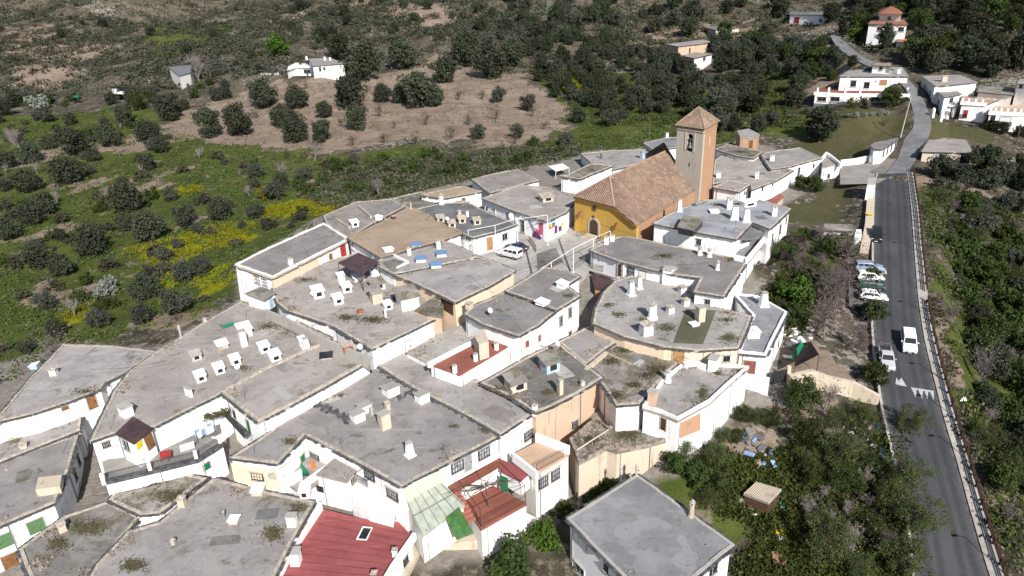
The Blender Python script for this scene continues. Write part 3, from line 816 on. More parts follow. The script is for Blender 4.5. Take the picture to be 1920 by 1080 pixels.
def aerial(h, px, py, hgt=2.2, z=None):
    p = at(px, py, h.z if z is None else z)
    b = mb('iron_grey'); b.tube(p, p + Vector((0, 0, hgt)), .025, .02, 5)
    a = rnd.uniform(0, 3); u = Vector((math.cos(a), math.sin(a), 0)); v = Vector((-u.y, u.x, 0)); t = p + Vector((0, 0, hgt - .15))
    b.tube(t - u * .55, t + u * .6, .018, None, 4)
    for k in range(6):
        c = t + u * (-.45 + k * .19); b.tube(c - v * .26, c + v * .26, .012, None, 4)
    b.build('antenna', h.root)
def railing(pts, name, parent, mat='iron', hgt=.95, step=.16, posts=True):
    b = mb(mat); up = Vector((0, 0, 1))
    for i in range(len(pts) - 1):
        p, q = Vector(pts[i]), Vector(pts[i + 1]); L = (q - p).length; k = max(1, int(L / step))
        b.tube(p + up * hgt, q + up * hgt, .03, None, 4); b.tube(p + up * .1, q + up * .1, .02, None, 4)
        for j in range(k + 1):
            c = p.lerp(q, j / k); b.tube(c + up * .1, c + up * hgt, .014, None, 4)
        if posts:
            for c in (p, q): b.tube(c, c + up * (hgt + .05), .035, None, 5)
    return b.build(name, parent)
def slab(h, name, pts, z0, z1, mat, pz=None):
    """flat piece sighted at height pz (default its top)"""
    b = mb(mat); b.prism(ccw([tuple(at(x, y, pz or z1))[:2] for x, y in pts]), z0, z1); return b.build(name, h.root)
def parapet(h, pts, z0, z1, t=.25, mat='white', name='parapet'):
    """low wall along sighted line of its top edge"""
    b = mb(mat); P = [at(x, y, z1) for x, y in pts]
    for i in range(len(P) - 1):
        p, q = P[i], P[i + 1]; d = (q - p); L = d.length; u = d.normalized(); n = Vector((-u.y, u.x, 0))
        b.box(((p + q) / 2).xy.to_3d() + Vector((0, 0, (z0 + z1) / 2 + .003 * i)), (L + t * .5, t, z1 - z0), u, n)
    return b.build(name, h.root)

def moss(h, spots, z=None):
    """weeds rooted in the roof clay: low tufts, uncountable"""
    r = np.random.default_rng(len(spots) * 31 + int(spots[0][0])); V = []; org = ORG[h.root.name]
    for px, py, rx, ry in spots:
        n = int(rx * ry * .75) + 24
        a = r.uniform(0, 6.283, n); q = np.abs(r.normal(0, .5, n)); X = px + rx * q * np.cos(a); Y = py + ry * q * np.sin(a)
        for x, y in zip(X, Y):
            p = at(x, y, h.z if z is None else z)
            if not inside(h.poly, np.array([p.x]), np.array([p.y]))[0]: continue
            V.append((p.x - org.x, p.y - org.y, p.z - org.z))
    C = np.array(V); n = len(C); k = 3
    C = np.repeat(C, k, 0); P = C + r.normal(size=C.shape) * np.array([.13, .13, .0]); P[:, 2] = C[:, 2] + r.uniform(.01, .13, len(C))
    nn = r.normal(size=C.shape) * .5 + np.array([0, 0, 1]); nn /= np.linalg.norm(nn, axis=1)[:, None]
    a = np.cross(nn, r.normal(size=C.shape)); a /= np.linalg.norm(a, axis=1)[:, None] + 1e-9; b = np.cross(nn, a); q = r.uniform(.05, .12, len(C))[:, None]
    VV = np.stack([P - a * q, P - b * q * .6, P + a * q, P + b * q * .6], 1).reshape(-1, 3)
    o = link('roof_weeds', np_mesh('roof_weeds', VV, np.arange(len(VV)).reshape(-1, 4), ['leaf_moss', 'leaf_moss', 'leaf_dry'], r.integers(0, 3, len(C))), h.root); tag(o, kind='stuff')
# ================================================================== THE VILLAGE
# --- nearest house, alone below the cliff
h = house('near', [(1062,972),(1194,889),(1378,1022),(1228,1142)], 9.8, 'detached white house with a smooth grey roof below the rock wall', wall='white_clean', roof='roof_slab', curbmat='concrete', over=.3, debris=4)
window(h, 1093, 1018, 1.25, .95, 'shutter', 'white_paint'); window(h, 1088, 1068, 1.5, 1.1, 'window'); window(h, 1138, 1064, .7, 1.0, 'window')
window(h, 1336, 1068, 1.3, 1.2, 'window')
chimney(h, 1296, 968, .55, 1.5, 'pale_stone', 'round'); chimney(h, 1193, 893, .3, .9, 'concrete', 'round'); chimney(h, 1164, 901, .3, .9, 'slate', 'round')

# --- big grey roof in the centre front (A) and its neighbour (B)
A = [(430,858),(484,825),(586,752),(640,720),(700,682),(773,728),(840,762),(893,790),(936,817),(752,912),(706,886),(639,850),(572,815),(521,870)]
h = house('A', A, 14.3, 'broad stepped grey roofed house above the vine terrace', roof='roof_grey', over=.12, debris=30)
for x, y, w, hh in ((700,893,1.1,1.0),): pass
window(h, 692, 900, 1.9, 1.3, 'balcony'); window(h, 693, 890, 1.5, 1.1, 'grille'); window(h, 736, 926, 1.6, 1.15, 'grille')
window(h, 857, 874, 1.5, 1.25, 'grille'); window(h, 877, 868, 1.0, 2.1, 'door', 'grey_panel'); window(h, 907, 849, 1.5, 1.25, 'grille')
window(h, 590, 855, 1.5, .8, 'grille'); window(h, 568, 866, .9, 1.9, 'door', 'green_paint')
window(h, 679, 957, .8, 1.6, 'door', 'red_brown'); window(h, 697, 952, .6, .25, 'hole'); window(h, 738, 969, .6, .5, 'hole')
chimney(h, 722, 802, 1.15, 1.9, 'pale_stone', 'block', d=.95); chimney(h, 769, 854, .8, 1.5, 'white', 'taper')
skylight(h, 671, 787, 1.3, .9, 'white', tilt=-.2, win=False, cap='concrete'); skylight(h, 684, 770, 1.3, .8, 'white', tilt=-.2, win=False, cap='concrete')
skylight(h, 733, 738, 1.6, .9, 'white', tilt=-.3, win=False, cap='concrete'); skylight(h, 792, 752, 1.3, 1.0, 'white', tilt=-.2, win=False, cap='concrete')
chimney(h, 727, 768, .55, 1.0, 'pale_stone', 'cap'); chimney(h, 697, 778, .3, .9, 'concrete', 'block'); aerial(h, 843, 868, 2.2); aerial(h, 643, 850, 1.8)
# slate ridges across it
b = mb('slate'); rr = random.Random(5)
for line in ([(700,685),(736,706),(775,728)],[(805,745),(850,768),(893,790)],[(586,754),(625,774),(655,790)],[(773,732),(745,750)]):
    for i in range(len(line) - 1):
        p, q = at(*line[i], 14.3), at(*line[i + 1], 14.3); n = int((q - p).length / .35)
        for s in range(n * 2):
            c = p.lerp(q, (s + rr.random()) / (n * 2)); b.zbox(c.x + rr.gauss(0, .3), c.y + rr.gauss(0, .3), 14.3, 14.39 + rr.uniform(0, .12) + s * .0004, rr.uniform(.3, .6), rr.uniform(.25, .45), rr.uniform(0, 3))
b.build('ridge_tiles', h.root)
# cream wing of A to the left
if 0: h = house('A2', [(432,866),(521,876),(556,886),(575,905),(540,925),(437,905)], 12.3, 'cream wing with barred windows under the broad grey roof', wall='cream', roof='pale_concrete', over=.05, eave=None, curb=False, debris=0)
h2 = HOUSES['A']
b = mb('cream')
def wallface(h, mat, pts, name='wall_panel', push=.04, zz=None):
    """a differently painted stretch of wall: sighted corners thrown on the wall plane"""
    P = []
    pl = None
    mx_, my_ = sum(p[0] for p in pts) / len(pts), sum(p[1] for p in pts) / len(pts)
    pl = wall_hit(h, mx_, my_)
    if pl is None: print('NOFACE', h.root['label'], pts); return
    _, P0, t, n = pl
    for x, y in pts:
        d = ray(x, y); s = (P0 - CAM).dot(n) / d.dot(n); P.append(CAM + d * s + n * push)
    b = mb(mat); b.solid([p - n * .03 for p in P], P); return b.build(name, h.root)
wallface(HOUSES['A'], 'cream', [(755,920),(827,880),(829,915),(760,945)])
wallface(HOUSES['A'], 'cream', [(433,868),(518,882),(528,920),(440,902)])
window(HOUSES['A'], 483, 893, 1.4, .9, 'grille'); window(HOUSES['A'], 511, 893, .8, .8, 'shutter', 'concrete')
# courtyard beside the cream wing
h = house('yard', [(528,900),(566,862),(600,846),(640,868),(598,905),(566,926)], 11.4, 'small walled courtyard with green awning between cream wing and flat box room', wall='white', roof='floor_grey', over=.05, eave=None, curb=False, debris=0, name='courtyard', cat='courtyard')
parapet(h, [(535,897),(564,880),(566,905)], 11.4, 12.6, .22); parapet(h, [(565,905),(600,880),(612,873)], 11.4, 12.3, .22)
b = mb('green_net'); b.solid([at(563,868,13.2), at(578,886,13.2), at(580,892,11.6), at(564,893,11.7)], [p + Vector((0, 0, .05)) for p in (at(563,868,13.2), at(578,886,13.2), at(580,892,11.6), at(564,893,11.7))]); b.build('awning', h.root)
o = mb('orange'); p = at(587,877,11.4); o.zbox(p.x, p.y, 11.4, 12.1, .5, .5, .3, .85); o.build('orange_barrel')
bpy.data.objects['orange_barrel']['label'] = 'orange plastic barrel beside the green awning'; bpy.data.objects['orange_barrel']['category'] = 'barrel'
h = house('boxroom', [(592,889),(632,855),(672,878),(650,903)], 13.0, 'small flat roofed box room set against the broad grey roof', wall='white_old', roof='roof_warm', over=.1, eave=None, curb=False, debris=3, base=9)
window(h, 600, 917, .9, .8, 'hole'); window(h, 660, 901, .7, .8, 'window')
h = house('porch', [(655,925),(690,905),(738,945),(735,962),(690,950)], 11.2, 'low white porch block between the box room and red roof', wall='white', roof='white', over=.05, eave=None, curb=False, debris=0, base=8)

h = house('B', [(700,680),(738,655),(800,682),(905,718),(960,745),(1004,772),(938,815),(893,788),(840,760),(773,726)], 14.5, 'plain grey roofed house along the slate ridge', roof='roof_grey', over=.12, debris=10)
window(h, 972, 829, .9, 1.9, 'door', 'white_metal'); window(h, 990, 815, 1.3, 1.2, 'grille')
chimney(h, 1003, 778, .5, 1.3, 'white_clean', 'block')

# --- terrace house M with the vine pergola
h = house('M', [(864,938),(926,911),(988,944),(902,992)], 9.2, 'white terrace house with red floor and bare vine', wall='white_old', roof='floor_red', over=.06, eave=None, curb=False, debris=0, curbmat='white')
railing([at(862,934,9.2), at(902,988,9.2), at(985,943,9.2)], 'railing', h.root, 'wood_dark')
# upper gallery against the big wall
slab(h, 'gallery_floor', [(840,912),(934,859),(945,869),(851,924)], 11.1, 11.3, 'floor_red'); slab(h, 'under_gallery', [(838,910),(932,858),(942,867),(849,921)], 8.5, 11.08, 'white', 11.3); railing([at(852,925,11.3), at(936,878,11.3)], 'gallery_railing', h.root, 'red_brown', 1.0)
slab(h, 'red_lean_to', [(934,858),(994,886),(976,902),(938,882)], 11.2, 11.36, 'roof_red')
b = mb('white'); p0, p1, p2 = at(938,884,11.2), at(976,902,11.2), at(990,887,11.2)
b.prism(ccw([(p.x, p.y) for p in (at(940,880,11.2), at(976,901,11.2), at(993,887,11.2), at(938,862,11.2))]), 9.2, 11.19); b.build('side_wall', h.root)
d = mb('green_paint'); q = at(946,912,9.8); d.box((q.x, q.y - .1, 10.2), (.9, .1, 1.9), (.8, -.55, 0)); d.build('door', h.root)
st = mb('floor_red')
for k in range(7):
    p = at(855 + k * 4.5, 925 + k * 8, 11.1 - k * .27); st.zbox(p.x, p.y, p.z - .3, p.z, 1.1, .34, .5)
st.build('steps', h.root)
pg = mb('wood_dark')
for x, y in ((862,934),(902,988),(985,943),(938,898)):
    p = at(x, y, 9.2); pg.tube(p, p + Vector((0, 0, 2.3)), .05, None, 5)
c4 = [at(x, y, 9.2) + Vector((0, 0, 2.3)) for x, y in ((862,934),(902,988),(985,943),(938,898))]
for i in range(4): pg.tube(c4[i], c4[(i + 1) % 4], .04, None, 5)
pg.build('pergola', h.root)
h = house('M2', [(963,851),(1005,829),(1067,852),(1004,889)], 11.6, 'white block with tan roof terrace and two tall windows', wall='white_old', roof='floor_tan', over=.05, eave=None, curb=False, debris=0)
parapet(h, [(1006,813),(1066,836)], 11.55, 12.7, .3); parapet(h, [(963,850),(1006,884)], 11.6, 12.7, .3)
railing([at(1006,884,11.65), at(1056,857,11.65)], 'railing', h.root, 'wood_dark')
window(h, 1018, 903, 1.3, 1.4, 'grille'); window(h, 1041, 889, 1.2, 1.4, 'grille')
# glasshouse roof and green mesh over the retaining wall
h = house('glass', [(760,933),(829,905),(871,946),(790,1006)], 11.2,  'lean-to with pale translucent sheet roof beside the vine terrace', wall='white_old', roof='plastic_sheet', over=.1, eave=None, curb=False, debris=0, name='lean_to', cat='lean-to', zs=[12.2, 12.2, 10.9, 10.6], base=7)
b = mb('iron_grey')
for k in range(6):
    p, q = at(761 + k * 13.4, 934 - k * 5.2, 12.25), at(792 + k * 15.4, 1004 - k * 11.4, 10.68 + k * .05); b.tube(p, q, .05, None, 4)
p, q = at(775, 968, 11.5), at(850, 926, 11.6); b.tube(p, q, .06, None, 4)
b.build('roof_bars', h.root)
b = mb('green_mat'); P = [at(836,972,10.95), at(861,952,11.05), at(888,1000,9.4), at(856,1013,9.2)]; b.solid(P, [p + Vector((0, 0, .06)) for p in P])
m_ = b.build('mesh_cover'); tag(m_, 'green mesh cover laid over the lean-to corner', 'cover')
# retaining wall of rock and old masonry under these houses
def free_wall(pts, z0, z1, t, mat, label, name='retaining_wall', cat='wall', zs=None, capm=None):
    P = [at(x, y, zs[i] if zs else z1) for i, (x, y) in enumerate(pts)]
    root = empty(name, (P[0].x, P[0].y, z0), label, cat)
    b = mb(mat)
    for i in range(len(P) - 1):
        p, q = P[i], P[i + 1]; u = (q - p).xy.to_3d(); L = u.length; u.normalize(); n = Vector((-u.y, u.x, 0)) * t / 2
        k = max(1, int(L / 1.5))
        for s in range(k):
            a, c = p.lerp(q, s / k), p.lerp(q, (s + 1) / k); jz = rnd.uniform(-.06, .06) if mat in ('stone', 'pale_stone') else 0
            ring = lambda zA, zB: [Vector((a.x - n.x, a.y - n.y, zA)), Vector((c.x - n.x, c.y - n.y, zB)), Vector((c.x + n.x, c.y + n.y, zB)), Vector((a.x + n.x, a.y + n.y, zA))]
            b.solid(ring(z0, z0), ring(a.z + jz, c.z + jz))
    b.build('wall_body', root)
    if capm:
        b = mb(capm)
        for i in range(len(P) - 1):
            p, q = P[i], P[i + 1]; u = (q - p); L = u.length; u.normalize()
            b.box((p + q) / 2 + Vector((0, 0, .05)), (L, t * 1.25, .1), u)
        b.build('coping', root)
    return root
free_wall([(740,1090),(782,1018),(820,1012),(893,1003),(905,995)], 2.5, 6.6, 1.6, 'pale_stone', 'stained rock and masonry retaining wall below the lean-to')
free_wall([(905,1000),(968,958),(1008,978)], 3.5, 6.6, .8, 'white_old', 'flaking white retaining wall below the red terrace')

# --- red metal roof bottom centre (J)
h = house('J', [(602,953),(681,973),(747,979),(773,1004),(727,1073),(690,1125),(500,1125),(545,1050)], 9.3, 'house with a red painted roof and one roof window', wall='white', roof='roof_red', over=.1, eave=None, curb=False, debris=0)
p = [at(694,989,9.36), at(698,988,9.36)]
b = mb('white_metal'); q = [at(x, y, 9.34) for x, y in ((680,988),(699,990),(688,1014),(668,1012))]; b.solid(q, [v + Vector((0, 0, .1)) for v in q]); o = b.build('roof_window', h.root)
b = mb('glass_dark'); q = [at(x, y, 9.45) for x, y in ((682,990),(696,991.5),(686,1011),(672,1009.5))]; b.solid(q, [v + Vector((0, 0, .03)) for v in q]); b.build('pane', o)
b = mb('roof_red')
for k in range(9):
    p, q = at(602 - k * 10, 968 + k * 14, 9.3), at(768 - k * 6, 1003 + k * 11.5, 9.3)
    b.box((p + q) / 2 + Vector((0, 0, .04)), ((q - p).length - .6, .12, .06), q - p)
b.build('roof_seams', h.root)
parapet(h, [(598,942),(552,1010),(500,1090)], 9.3, 10.4, .5); chimney(h, 556, 1056, .9, 1.5, 'white', 'block'); parapet(h, [(776,1000),(735,1060),(712,1100)], 9.0, 9.8, .4)
chimney(h, 741, 1042, .45, .8, 'white', 'cap'); chimney(h, 703, 1086, .5, .8, 'red_brown', 'cap'); window(h, 760, 1050, .8, 1.0, 'grille')

# --- the two grey roofs bottom left (I)
h = house('I3', [(402,896),(470,915),(590,941),(548,1015),(500,1110),(150,1115),(180,1060),(238,998),(300,978)], 11.0, 'wide grey roof with pale run marks along the lower edge of the village', roof='roof_grey', over=.15, debris=40)
chimney(h, 549, 984, .9, 1.2, 'white_old', 'block', d=.7); chimney(h, 528, 905, .8, 1.0, 'pale_stone', 'block'); skylight(h, 485, 924, 1.1, .7, 'pale_stone', win=False); skylight(h, 574, 930, 1.0, 1.2, 'white_old')
chimney(h, 343, 948, .7, 1.0, 'pale_stone', 'cap'); skylight(h, 440, 978, .9, .4, 'pale_stone', tilt=0, win=False); chimney(h, 326, 1020, .35, .5, 'concrete', 'cap'); chimney(h, 421, 970, .2, .7, 'iron_grey', 'block')
h = house('I2', [(204,937),(242,895),(322,885),(388,897),(300,962),(262,965)], 11.35, 'mossy grey roof below the white balcony terrace', roof='roof_mossy', over=.15, debris=14)
h = house('I1', [(36,1030),(120,968),(204,940),(262,968),(236,1000),(150,1112),(70,1120)], 10.6, 'weathered grey roof at the village corner with a stone edge', roof='roof_dark', over=.15, debris=40)
chimney(h, 118, 995, .7, .9, 'pale_stone', 'cap')

# --- dark shaded house bottom left (G) and (H), (E)
h = house('G', [(-40,880),(0,868),(60,845),(148,814),(128,882),(104,942),(0,986),(-60,1010)], 12.5, 'house with green shutters and a shaded wall on the alley', roof='roof_grey', over=.25, debris=8)
window(h, 68, 986, 1.5, 1.6, 'shutter', 'green_shutter'); window(h, 8, 1014, 1.5, 1.6, 'shutter', 'green_shutter'); window(h, 20, 1052, 1.4, 1.8, 'door', 'wood_brown')
for x, y in ((146,864),(140,892),(151,920)): window(h, x, y, .8, 1.1, 'window')
slab(h, 'roof_box', [(72,895),(116,890),(112,912),(66,918)], 12.5, 13.4, 'pale_stone'); aerial(h, 64, 905, 1.8); chimney(h, 46, 842, .7, .7, 'pale_stone', 'cap')
h = house('H', [(-60,850),(0,800),(40,783),(156,770),(150,806),(60,842),(0,866),(-50,885)], 12.75, 'low grey roofed house tucked under the white wall with a brown door', roof='roof_grey', over=.1, debris=10)
chimney(h, 78, 800, .7, 1.2, 'white', 'cap'); chimney(h, 122, 775, .6, 1.0, 'white', 'block'); parapet(h, [(15,822),(150,775)], 12.7, 13.1, .25, 'tan_curb')
h = house('E', [(-60,820),(0,777),(58,708),(118,646),(210,648),(296,658),(240,696),(198,716),(190,728),(130,752),(60,776),(0,790)], 15.5, 'large pale roofed house at the edge of the fields with a brown door', roof='roof_grey', over=.2, debris=16)
window(h, 172, 753, 1.1, 2.0, 'door', 'wood_brown'); window(h, 122, 765, .8, .6, 'shutter', 'wood_brown'); chimney(h, 102, 702, .8, .8, 'white_old', 'cap')
skylight(h, 66, 690, .9, .6, 'sky_blue', win=False); window(h, 200, 735, .6, 1.2, 'hole') if False else None

# --- long roof with white lanterns (D), penthouse and balcony terrace (F)
h = house('D', [(168,828),(192,778),(213,735),(242,697),(297,657),(370,612),(450,566),(488,578),(560,605),(622,634),(590,650),(500,690),(430,728),(402,744),(345,772),(290,800),(214,812)], 16.0, 'long grey roof scattered with white lantern boxes', roof='roof_warm', over=.15, debris=60)
for x, y, w in ((377,713,1.1),(412,698,1.1),(442,682,1.1),(496,658,1.2),(516,674,1.25)): skylight(h, x, y, w, 1.1, rz=.62)
skylight(h, 368, 673, 1.2, 1.0, 'pale_stone', rz=.62, cap='pale_concrete'); skylight(h, 417, 651, 1.3, .8, 'pale_stone', rz=.62, win=False); skylight(h, 460, 628, 1.6, 1.5, 'white_old', rz=.62, win=False)
chimney(h, 458, 648, .8, 2.2, 'white_old', 'block', rz=.62); chimney(h, 575, 655, .8, 1.5, 'white', 'taper', rz=.62); skylight(h, 568, 648, .8, 1.2, 'white', rz=.62); chimney(h, 340, 634, .35, 1.4, 'concrete', 'round')
chimney(h, 238, 778, 1.3, 1.2, 'white', 'block', d=1.1); chimney(h, 384, 604, .4, .6, 'tan_curb', 'block'); skylight(h, 548, 604, 1.7, .6, 'pale_stone', rz=-.4, win=False, tilt=0); aerial(h, 462, 596, 2); dish(h, 444, 692, .35, hgt=.3)
b = mb('green_net'); p = at(428,612,16.02); b.box((p.x, p.y, 16.25), (1.6, .8, .08), (.8, .5, .1)); b.build('loose_sheet', h.root)
window(h, 199, 833, .7, .6, 'grille'); chimney(h, 355, 742, 1.2, 1.0, 'white_clean', 'block', d=.3)
slab(h, 'hut', [(463,550),(489,540),(514,548),(495,559)], 15.9, 18.1, 'white', 18.1) ; slab(h, 'hut_roof', [(459,550),(489,537),(518,547),(495,562)], 18.1, 18.25, 'roof_mossy', 18.25)
p, q = at(495,559,18.1), at(514,548,18.1); e_ = (q - p).xy.to_3d().normalized(); n_ = Vector((e_.y, -e_.x, 0)); c_ = p.lerp(q, .55); d = mb('sky_blue'); d.box((c_.x + n_.x * .03, c_.y + n_.y * .03, 17.0), (.85, .08, 1.9), e_, n_); d.build('hut_door', h.root)
h = house('F', [(190,862),(228,858),(300,846),(370,812),(418,830),(368,862),(286,882),(200,903)], 13.1, 'white terrace with red table, washing line and black railings', wall='white', roof='floor_grey', over=.05, eave=None, curb=False, debris=0, name='terrace', cat='terrace')
railing([at(200,902,13.1), at(285,881,13.1), at(368,861,13.1), at(416,832,13.1)], 'railing', h.root, 'iron', 1.0)
slab(h, 'railing_curb', [(196,898),(286,877),(368,857),(416,827),(418,833),(369,864),(287,884),(198,905)], 13.0, 13.32, 'slate')
for x, y in ((195,905),(283,884),(369,862),(414,833)):
    b = mb('white'); p = at(x, y, 13.1); b.zbox(p.x, p.y, 12.9, 14.25, .35, .35, .4); b.build('railing_pillar', h.root)
window(h, 387, 874, .95, .95, 'shutter', 'green_paint')
h = house('F2', [(216,812),(249,781),(286,803),(250,830)], 16.45, 'penthouse shed with dark sheet roof and timber side', wall='white', roof='pergola_brown', over=.1, eave=None, curb=False, debris=0, name='roof_shed', cat='shed', base=13)
wallface(h, 'wood_brown', [(268,821),(283,810),(292,835),(279,846)]); wallface(h, 'yellow', [(255,832),(266,824),(268,836),(258,845)]); window(h, 238, 834, 1.2, 1.2, 'window')

# --- house C with the dark slate eaves
h = house('C', [(417,738),(428,728),(500,690),(566,660),(596,648),(625,640),(697,674),(653,700),(560,752),(484,791)], 16.25, 'grey roofed house outlined by dark slate eaves', roof='roof_warm', over=.3, debris=10, curbh=.22)
window(h, 467, 800, .9, 1.9, 'door', 'green_paint'); window(h, 441, 776, .7, 1.1, 'window'); skylight(h, 612, 669, 1.4, .25, 'concrete', rz=.2, tilt=0, cap='glass_dark', win=False)
slab(h, 'walkway', [(418,776),(430,768),(472,812),(458,820)], 12.9, 13.1, 'slate'); railing([at(418,777,13.1), at(458,821,13.1)], 'walkway_railing', h.root, 'iron', 1.0)

# --- DD: roof with the brown pergola
h = house('DD', [(519,567),(511,546),(513,529),(566,506),(605,490),(660,478),(715,502),(770,526),(828,592),(762,624),(697,655),(625,611),(536,581)], 17.3, 'broad brownish roof with the dark pergola and many lanterns', roof='roof_warm', over=.15, debris=70)
window(h, 819, 620, .6, .6, 'hole'); window(h, 765, 650, 1.0, 1.8, 'door', 'white_metal')
for x, y, w, hh in ((597,556,1.5,1.5),(650,546,1.3,1.2),(634,568,1.3,1.2),(727,578,1.1,1.0)): skylight(h, x, y, w, hh, rz=.5)
skylight(h, 708,540,1.9,1.3,'white_old',rz=.5,cap='roof_dark'); skylight(h, 706,566,1.5,2.2,'pale_stone',rz=.5,cap='roof_dark',win=False); skylight(h, 765,575,2.6,2.6,'white',rz=.45,cap='roof_dark',win=False); skylight(h, 640,526,1.0,1.2,'white',rz=.5,win=False); skylight(h,703,518,1.2,1.4,'white',rz=.5,win=False); skylight(h, 672,524,1.6,.8,'white',rz=.5,win=False)
dish(h, 587, 557, .45, hgt=.6); chimney(h, 652, 654, 1.3, .7, 'red_brown', 'cap'); chimney(h, 723, 594, .25, 1.2, 'white', 'block'); aerial(h, 488, 556, 2.4, z=18.3); aerial(h, 664, 640, 2.0); aerial(h, 690, 660, 1.8)
parapet(h, [(498,580),(540,598),(620,640),(696,672)], 16.2, 17.75, .35, 'concrete'); dish(h, 675, 662, .4, z=16.3)
b = mb('pergola_brown'); P = [at(x, y, 20.0) for x, y in ((634,494),(672,475),(711,492),(678,516))]; b.solid(P, [p + Vector((0, 0, .12)) for p in P]); 
for p in P: b.tube((p.x, p.y, 17.3), (p.x, p.y, 20.0), .07, None, 4)
for i in range(4): b.tube(P[i] - Vector((0, 0, 1.6)), P[(i + 1) % 4] - Vector((0, 0, 1.6)), .04, None, 4)
pb = empty('pergola', (P[0].x, P[0].y, 17.3), 'dark brown pergola canopy standing on the brownish roof', 'pergola'); b.build('canopy_frame', pb)
b = mb('red_brown'); p = at(676, 586, 17.3); b.zbox(p.x, p.y, 17.3, 17.75, 1.0, .7, .5, .8); tag(b.build('red_basin'), 'red plastic basin lying among lantern boxes', 'basin')

# --- EE: house at field edge, cream eaves
h = house('EE', [(441,497),(500,467),(560,440),(607,419),(654,449),(600,476),(511,521)], 19.2, 'cream walled house standing over the flower field', wall='cream', roof='roof_grey', over=.2, eave='tan_curb', debris=14, base=11.2, curbmat='white_old', curbh=.2)
wallface(h, 'white', [(443,502),(509,527),(512,560),(452,566)]); wallface(h, 'white', [(596,486),(652,456),(655,482),(602,503)])
window(h, 483, 524, 1.4, 1.2, 'window'); window(h, 497, 529, 1.2, 1.1, 'window'); window(h, 643, 470, 1.5, 2.2, 'door', 'red_paint'); window(h, 620, 485, .9, 1.8, 'door', 'wood_brown'); window(h, 611, 490, .5, .6, 'hole')
chimney(h, 545, 496, .7, 1.0, 'white', 'block'); 
# --- FF: low roofs at the back left
h = house('FF1', [(606,404),(640,390),(666,379),(735,373),(758,388),(700,418),(653,447),(612,421)], 18.8, 'old stone edged roofs next to the yellow flowers', wall='white_old', roof='roof_warm', over=.15, debris=40)
skylight(h, 665, 424, 1.3, 1.1, 'white', rz=.5); skylight(h, 711, 412, 1.0, .8, 'white_old', win=False); parapet(h, [(630,409),(655,425)], 18.8, 19.2, .4, 'tan_curb'); parapet(h, [(672,385),(695,404)], 18.8, 19.3, .4, 'tan_curb')
h = house('FF2', [(735,373),(760,366),(790,360),(828,372),(880,378),(830,384),(780,395),(758,388)], 18.5, 'ruined low roof heaped with rubble and planks', wall='stone', roof='roof_mossy', over=.1, debris=60)
h = house('FF3', [(788,365),(830,356),(868,349),(904,359),(832,372)], 19.7, 'small white house with a brown flat roof and a wooden hatch', roof='roof_brown', over=.15, debris=3)
window(h, 869, 375, .9, 1.0, 'shutter', 'wood_brown')
# --- Y: tan roof and Z: dark grey roof with lanterns
h = house('Y', [(652,447),(715,416),(762,390),(782,392),(830,418),(866,438),(828,451),(772,466),(714,483)], 19.6, 'house under a wide tan brown roof', roof='roof_brown', over=.2, debris=3, curbmat='roof_brown', curbh=.06)
window(h, 662, 462, .8, .9, 'window', bars=False); chimney(h, 738, 410, .7, .5, 'wood_dark', 'cap'); chimney(h, 771, 392, .3, .8, 'pale_stone', 'round'); skylight(h, 728, 470, 1.4, .35, 'white', tilt=0, win=False, rz=.4)
h = house('Z', [(780,392),(829,381),(876,380),(920,400),(969,421),(926,436),(886,446),(866,438)], 19.45, 'dark grey roofed house with four lanterns facing the white plaza poles', roof='roof_slab', over=.2, debris=6)
for x, y in ((826,415),(847,425),(866,417),(894,420)): skylight(h, x, y, 1.3, 1.1, 'pale_stone', rz=.25, cap='tan_curb')
dish(h, 838, 417, .42, hgt=.6); chimney(h, 876, 406, .45, 1.0, 'white', 'block'); chimney(h, 828, 383, .9, 1.7, 'white', 'round'); chimney(h, 861, 403, .6, .8, 'pale_stone', 'cap'); dish(h, 957, 414, .6, hgt=.8)
window(h, 918, 457, 1.3, 2.4, 'door', 'wood_tan'); window(h, 946, 444, 1.3, 1.2, 'window'); window(h, 884, 466, .8, 1.2, 'shutter', 'white_paint'); window(h, 878, 446, 1.4, .8, 'hole')
# --- AA: roof with blue caps
h = house('AA1', [(716,485),(772,467),(828,452),(845,455),(900,481),(820,498),(737,514),(700,495)], 19.3, 'grey roof with four blue capped vents', roof='roof_grey', over=.15, debris=10)
for x, y in ((781,463),(790,489),(828,479),(818,500)):
    skylight(h, x, y, 1.5, .5, 'white_old', rz=.1, cap='blue_cap', tilt=0, win=False)
chimney(h, 767, 478, .55, 1.2, 'white', 'cap'); chimney(h, 822, 466, .55, 1.4, 'white', 'cap'); slab(h, 'roof_patch', [(716,492),(740,485),(764,492),(738,512)], 19.31, 19.36, 'roof_dark')
parapet(h, [(735,475),(764,490),(745,500)], 19.3, 19.6, .3)
h = house('AA2', [(737,515),(820,499),(900,482),(938,495),(966,508),(920,535),(853,567),(815,548),(770,527)], 19.15, 'plain grey roof at the edge of the plaza with a cream wall', wall='cream', roof='roof_grey', over=.2, debris=12)
wallface(h, 'wood_dark', [(827,556),(850,570),(850,592),(828,578)])
h = house('shed1', [(778,580),(815,556),(832,572),(828,594),(800,590)], 17.9, 'little pinkish rooftop shed with an arched side beside the tall white lantern', wall='peach', roof='roof_mossy', over=.05, eave=None, curb=False, debris=3, base=15, name='roof_shed', cat='shed')
